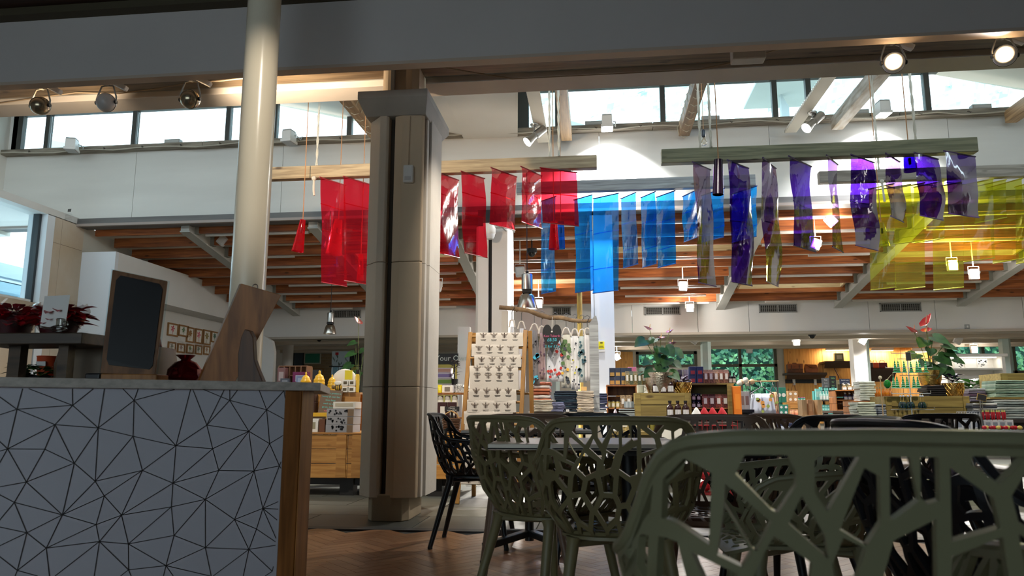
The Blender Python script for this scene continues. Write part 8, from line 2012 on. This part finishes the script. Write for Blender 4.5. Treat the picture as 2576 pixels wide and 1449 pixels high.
def glass_tree(x, y, z, label, first=[]):
    if first: return dup(first[0], (x, y, z), 0, label)
    o = thing('glass_tree', label, 'ornament', (x, y, z), 0, 'green glass trees'); pr = []
    for i in range(5): pr += [(.030 - i * .0055, .012 + i * .024), (.014 - i * .002, .032 + i * .024)]
    MB().lathe([(0, .008), (.028, .010)] + pr + [(.0, .142)], 14).build('body', M('green mercury glass', (44, 156, 96), .2, .25), o, smooth=True, angle=30)
    m = MB()
    for i in range(5): m.lathe([(.0305 - i * .0055, .012 + i * .024), (.029 - i * .0052, .0155 + i * .024)], 14)
    m.build('frosting', CM((206, 230, 214)), o, kind='stuff'); MB().tube([(0, 0, .14), (0, 0, .172)], .0025, 5).build('loop', CM((200, 190, 160)), o); first.append(o); return o
for ti, (zt_i, yy, xs_) in enumerate(((zt2, -.02, (2253, 2264, 2276, 2296, 2308, 2318, 2330)), (zt3 - 0, -.02, (2246, 2258, 2270, 2283, 2297, 2310)))):
    for i, px in enumerate(xs_):
        zb_ = P(px, 940 if ti == 0 else 979, YO - .16).z
        o = glass_tree(P(px, 940, YO - .16).x, YO - .16 + (i % 2) * .03, zb_, '%s green glass tree ornament of the %s tier on the stand' % (ORD[i], ['upper', 'lower'][ti]))
ru = MB()
for i in range(2):
    z_ = [P(2290, 903, YO - .14).z, P(2290, 944, YO - .14).z][i] - zo
    MB().tube([(P(2246, 900, YO).x - SW.x, -.01, z_), (P(2334, 900, YO).x - SW.x, -.01, z_)], .004, 6).build('hook_bar', STEEL, os_)
gb = thing('green_bauble', 'round green glass bauble hanging beside the lower glass trees', 'ornament', P(2232, 966, YO - .15)); MB().ball((0, 0, -.0), .042, 14, 10, (.9, .9, 1.15)).build('body', CM((20, 120, 40), .15), gb, smooth=True); MB().tube([(0, 0, .045), (.05, .0, .10)], .003, 5).build('loop', CM((190, 180, 150)), gb)
for i, px in enumerate((2268, 2277, 2287, 2297, 2318, 2326)):
    q = P(px, 1030, YO - .2); o = thing('glass_bird', '%s pale blue glass bell on the lowest tier of the ornament stand' % ORD[i], 'ornament', (q.x, YO - .2 + .02 * (i % 2), q.z + .01), 0, 'blue glass bells')
    MB().lathe([(.026, 0), (.030, .02), (.026, .05), (.012, .068), (0, .072)], 14).build('bell', FILM('pale blue glass', (150, 196, 214), .25, .1), o, smooth=True); MB().tube([(0, 0, .07), (0, .0, zt3 + zo - q.z - .01)], .0025, 5).build('ribbon', CM((190, 160, 80)), o); MB().ball((0, 0, .13), .012, 8, 6).build('bead', CM((206, 210, 222), .2), o)
# pots on the long crate
blk_n = 6
folded('folded_black_cloth', 5, 2322, 2376, 970, 996, YO + .2, 'black cloth in the pile below the hammered gold pot, counting', 'black cloths', [(30, 26, 28), (38, 32, 34)], 'cloth', .26, cf1)
zbk = P(2350, 970, YO + .2).z
lattice_pot('gold_pot', 'round hammered gold pot on the pile of black cloths', 2314, 2366, 932, 970, YO + .2, GOLD, False, z0=zbk + .004)
pc = P(2340, 935, YO + .2)
anthurium('anthurium', 'tall anthurium with red flowers in the round gold pot', pc.x, YO + .2, zbk + .15, [(.08, .40, .20, -1.0, .1), (-.02, .36, .16, .8, .0), (.16, .30, .16, -1.5, .3), (.18, .22, .12, -1.8, -.3), (.08, .18, .18, -.7, -.3), (.06, .08, .19, .3, -.9), (-.16, .20, .16, 1.6, .1), (-.06, .12, .12, 2.2, -.3), (.13, .02, .15, -1.0, -1.0), (.24, .14, .12, -1.3, .0), (.02, .26, .12, 2.8, -.2)],
          [(.02, .56, .17, -1.3, 1.0), (-.14, .46, .13, 1.3, .7), (-.02, .46, .12, -.6, .5), (.18, .10, .10, -1.0, .2)], 19, (206, 50, 54), 1.3)
lattice_pot('gold_lattice_pot', 'gold lattice pot on the long crate beside the black cloths', 2376, 2421, 964, 996, YO + .1, GOLD, z0=cf1)
lattice_pot('silver_lattice_pot', 'small silver lattice pot half behind the gold lattice one', 2368, 2392, 964, 996, YO + .26, SILVERG, z0=cf1)
q = P(2398, 968, YO + .1); o = thing('purple_plant', 'dark violet rosette plant in the gold lattice pot on the long crate', 'plant', (q.x, YO + .1, q.z + .02)); bushy(o, 'leaf', CM((44, 36, 70)), 26, .02, .09, 0, .07, .12, .045, 41, each=True, lift=.7); MB().lathe([(.05, -.05), (.06, 0), (0, .01)], 10).build('soil', CM((40, 30, 26)), o)
folded('folded_linen', 5, 2424, 2500, 978, 1010, YO + .35, 'plum and grey cloth in the pile behind the slate tag, counting', 'plum cloths', [(120, 112, 132), (150, 148, 156), (86, 64, 84)], 'linen', .3, P(2450, 1010, YO + .35).z)
bq, zbq = crate_box('low_crate', 'low pine crate under the plum cloths', 2424, 2500, 1010, 1052, YO + .3, .4, GREENPINE, 2, z0=zo)[0], 0
folded('folded_linen', 6, 2434, 2494, 1014, 1052, YO - .02, 'dark and pale striped cloth in the front pile, counting', 'striped cloths', [(66, 72, 84), (180, 182, 184)], 'linen', .26, zo)
cr7, cg0, cg1 = crate_box('end_crate', 'tall green pine crate at the outer end of the long table', 2528, 2640, 938, 1050, YO + .42, .5, GREENPINE, 3, z0=zo)
folded('folded_towel', 8, 2486, 2566, 1006, 1052, YO + .12, 'grey striped towel in the lower end pile, counting', 'end towels', [(150, 160, 158), (190, 194, 190), (120, 132, 132)], 'towel', .32, zo)
shp = P(2525, 1004, YO + .12).z
o, _ = thing('towel_shelf', 'thin shelf board between the two end towel piles', 'shelf', (P(2526, 1004, YO + .14).x, YO + .14, shp)), 0
x, w_, _, _ = span(2470, 2580, 1000, 1004, YO + .14); MB().box(-w_ / 2, w_ / 2, -.17, .17, .0, .018).build('board', GREENPINE, o)
for s_ in (-1, 1): MB().box(s_ * w_ * .47 - .012, s_ * w_ * .47 + .012, .12, .16, zo - shp, 0).build('leg', GREENPINE, o)
folded('folded_towel', 10, 2487, 2564, 958, 1002, YO + .14, 'sage green towel in the upper end pile, counting', 'sage towels', [(136, 160, 140), (160, 178, 160), (108, 136, 118)], 'towel', .3, shp + .019)
o = pot_plant(2484, 0, 'leafy pale green plant behind the sage towels', DKPOT, LEAFPALE, .42, .36, 51, 40, 'leafy_plant', 0)
q = P(2484, 990, YO + .9); o.location = (q.x - .05, YO + 1.12, P(2484, 1004, YO + 1.0).z - .1)
sc_ = thing('plant_stand', 'dark stand under the leafy pale green plant', 'stand', (q.x - .05, YO + 1.12, zo)); hp_ = o.location.z - zo; MB().box(-.12, .12, -.12, .12, hp_ - .02, hp_).build('top', DKW, sc_); MB().box(-.04, .04, -.04, .04, .02, hp_ - .02).build('post', DKW, sc_); MB().box(-.12, .12, -.12, .12, 0, .02).build('base', DKW, sc_)
q = P(2470, 1000, YO - .2); st_ = thing('slate_tag', 'tilted black slate tag in a brass frame among the striped cloths', 'sign', (q.x, YO - .2, zo)); zz_ = q.z - zo
mt = Matrix.Rotation(R(14), 3, 'Y'); MB().cbox((0, 0, zz_), (.085, .006, .06), mt).build('slate', DARKGREY, st_); MB().cbox((0, .004, zz_), (.095, .004, .07), mt).build('tag_frame', CM((190, 160, 90), .3), st_); MB().tube([(0, .006, 0), (0, .006, zz_)], .004, 6).build('stem', STEEL, st_)
wt_ = thing('wire_tray', 'white wire tray standing at the front of the long table', 'tray', (P(2436, 1050, YO - .15).x, YO - .12, zo)); x, w_, z0_, z1_ = span(2406, 2466, 1036, 1052, YO - .15); m = MB()
for i in range(16): m.tube([(-w_ / 2 + w_ * i / 15, -.06, .0), (-w_ / 2 + w_ * i / 15, -.05, z1_ - zo)], .002, 4)
for i in range(5): m.tube([(-w_ / 2, -.06 + .002 * i, (z1_ - zo) * i / 4), (w_ / 2, -.06 + .002 * i, (z1_ - zo) * i / 4)], .003, 4)
m.build('wire', CM((200, 206, 216)), wt_, kind='stuff'); MB().box(-w_ / 2, w_ / 2, -.06, .05, 0, .006).build('floor_plate', CM((190, 196, 206)), wt_)
rk = thing('chilli_stand', 'wire stand of red chilli ornaments at the outer end of the long table', 'stand', (P(2500, 1050, YO - .3).x, YO - .3, P(2497, 1082, YO - .55).z)); zka = P(2500, 1030, YO - .3).z; zk = zka - rk.location.z; MB().tube([(-.14, 0, zk), (.14, 0, zk)], .004, 6).build('arm', STEEL, rk); MB().tube([(-.12, 0, 0), (-.12, 0, zk + .1)], .006, 6).build('post', STEEL, rk); MB().box(-.2, .14, -.1, .1, 0, .015).build('base', STEEL, rk)
for i in range(9):
    q = rk.location.x - .10 + i * .026; o = thing('chilli_ornament', '%s red glass chilli hanging on the wire stand' % ORD[i], 'ornament', (q, YO - .3 - .012 * (i % 2), zka - .115), 0, 'red chillies'); MB().lathe([(0, 0), (.008, .02), (.0125, .06), (.011, .09), (.004, .098)], 8).build('body', CM((160, 20, 34), .2), o, smooth=True); MB().lathe([(.012, .09), (.006, .104), (.002, .116)], 8).build('stalk', CM((150, 150, 70)), o)
row('box', 'magazine', 'magazine', 4, 2476, 2548, 1056, 1080, YO - .3, 'pale magazine in the rack below the long table edge', 'magazines', [(176, 180, 186), (190, 190, 194)], (120, 128, 140), .05, .02, z0=bench('low_table', 'low rack of magazines before the long table', 2395, 2600, 1082, YO - .55, .34, CM((54, 48, 46)))[1])
row('box', 'magazine', 'magazine', 3, 2402, 2462, 1056, 1080, YO - .32, 'grey striped notebook in the rack below the long table edge', 'notebooks', [(196, 200, 206), (160, 170, 182)], (130, 140, 156), .05, .02, z0=P(2400, 1082, YO - .55).z)
zlr = P(2520, 1082, YO - .55).z
for i in range(11):
    q = P(2476 + i * 9, 1080, YO - .47); o = MB().ball((0, 0, .022), .022, 10, 7, (1.2, .8, 1)).build('red_ornament', CM([(170, 26, 44), (196, 170, 90), (150, 20, 30)][i % 3], .25), smooth=True); o.location = (q.x, YO - .47 + .02 * (i % 2), zlr); tag(o, '%s shiny ornament along the front of the magazine rack' % ORD[i], 'ornament', 'rack ornaments')
# white shelf unit with prints
YW2 = 15.9; x, w_, z0_, z1_ = span(2396, 2528, 890, 1100, YW2)
ws = thing('white_shelf_unit', 'white moulded shelf unit with lit prints before the garden window', 'shelf unit', (x, YW2 + .18, 0)); z1_ = P(2460, 890, YW2).z
WSM = M('white lacquer', (226, 222, 214), .4)
for s_ in (-1, 1): MB().box(s_ * (w_ / 2 - .04) - .03, s_ * (w_ / 2 - .04) + .03, -.18, .18, 0, z1_ - .06).build('side_panel', WSM, ws)
MB().prism([(-w_ / 2 - .04, -.22), (w_ / 2 + .04, -.22), (w_ / 2 + .04, .2), (-w_ / 2 - .04, .2)], z1_ - .06, z1_).build('cornice', WSM, ws, bevel=.015)
MB().box(-w_ / 2 + .04, w_ / 2 - .04, .16, .18, .1, z1_ - .06).build('back_panel', WSM, ws); zsw = P(2460, 926, YW2).z
for z_ in (zsw, zsw - .42, .1): MB().box(-w_ / 2 + .04, w_ / 2 - .04, -.16, .16, z_ - .03, z_).build('shelf_board', WSM, ws)
l = lamp('AREA', 'shelf light', ws, (0, -.05, z1_ - .08), .35, (1, .96, .88), shape='RECTANGLE', size=.9, size_y=.06); aim(l, (0, .1, -1))
MB().box(-.45, .45, -.09, -.04, z1_ - .075, z1_ - .062).build('light_tube', EMIT('cool strip', (255, 250, 240), 2), ws)
for i, (a, b) in enumerate(((2412, 2432), (2438, 2464), (2470, 2492))):
    xx_, ww_, _, _ = span(a, b, 902, 926, YW2); h_ = P(a, 902, YW2).z - zsw; o = thing('standing_print', ['black and white foliage print on the white shelf unit, nearest the anthurium', 'plain white framed print in the middle of the white shelf unit', 'black and white flower print on the white shelf unit, outer end'][i], 'picture', (xx_, YW2 + .16, zsw), 0, 'standing prints')
    MB().box(-ww_ / 2, ww_ / 2, -.012, .0, 0, h_).build('board', CM((226, 226, 222)), o); r_ = random.Random(i); m = MB()
    if i != 1:
        for k in range(16):
            x_, z_, s_ = r_.uniform(-.4, .4) * ww_, r_.uniform(.15, .9) * h_, r_.uniform(.012, .03); m.slab([(x_ - s_, -.0125, z_), (x_, -.0125, z_ - s_ * .5), (x_ + s_, -.0125, z_), (x_, -.0125, z_ + s_ * .5)], (0, -.0005, 0))
        m.build('foliage_print', CM((60, 62, 60)), o, kind='stuff')
    else: MB().box(-ww_ / 2, ww_ / 2, -.018, -.012, 0, .015).build('frame_rail', CM((206, 204, 198)), o)
# curved dark goods near the middle
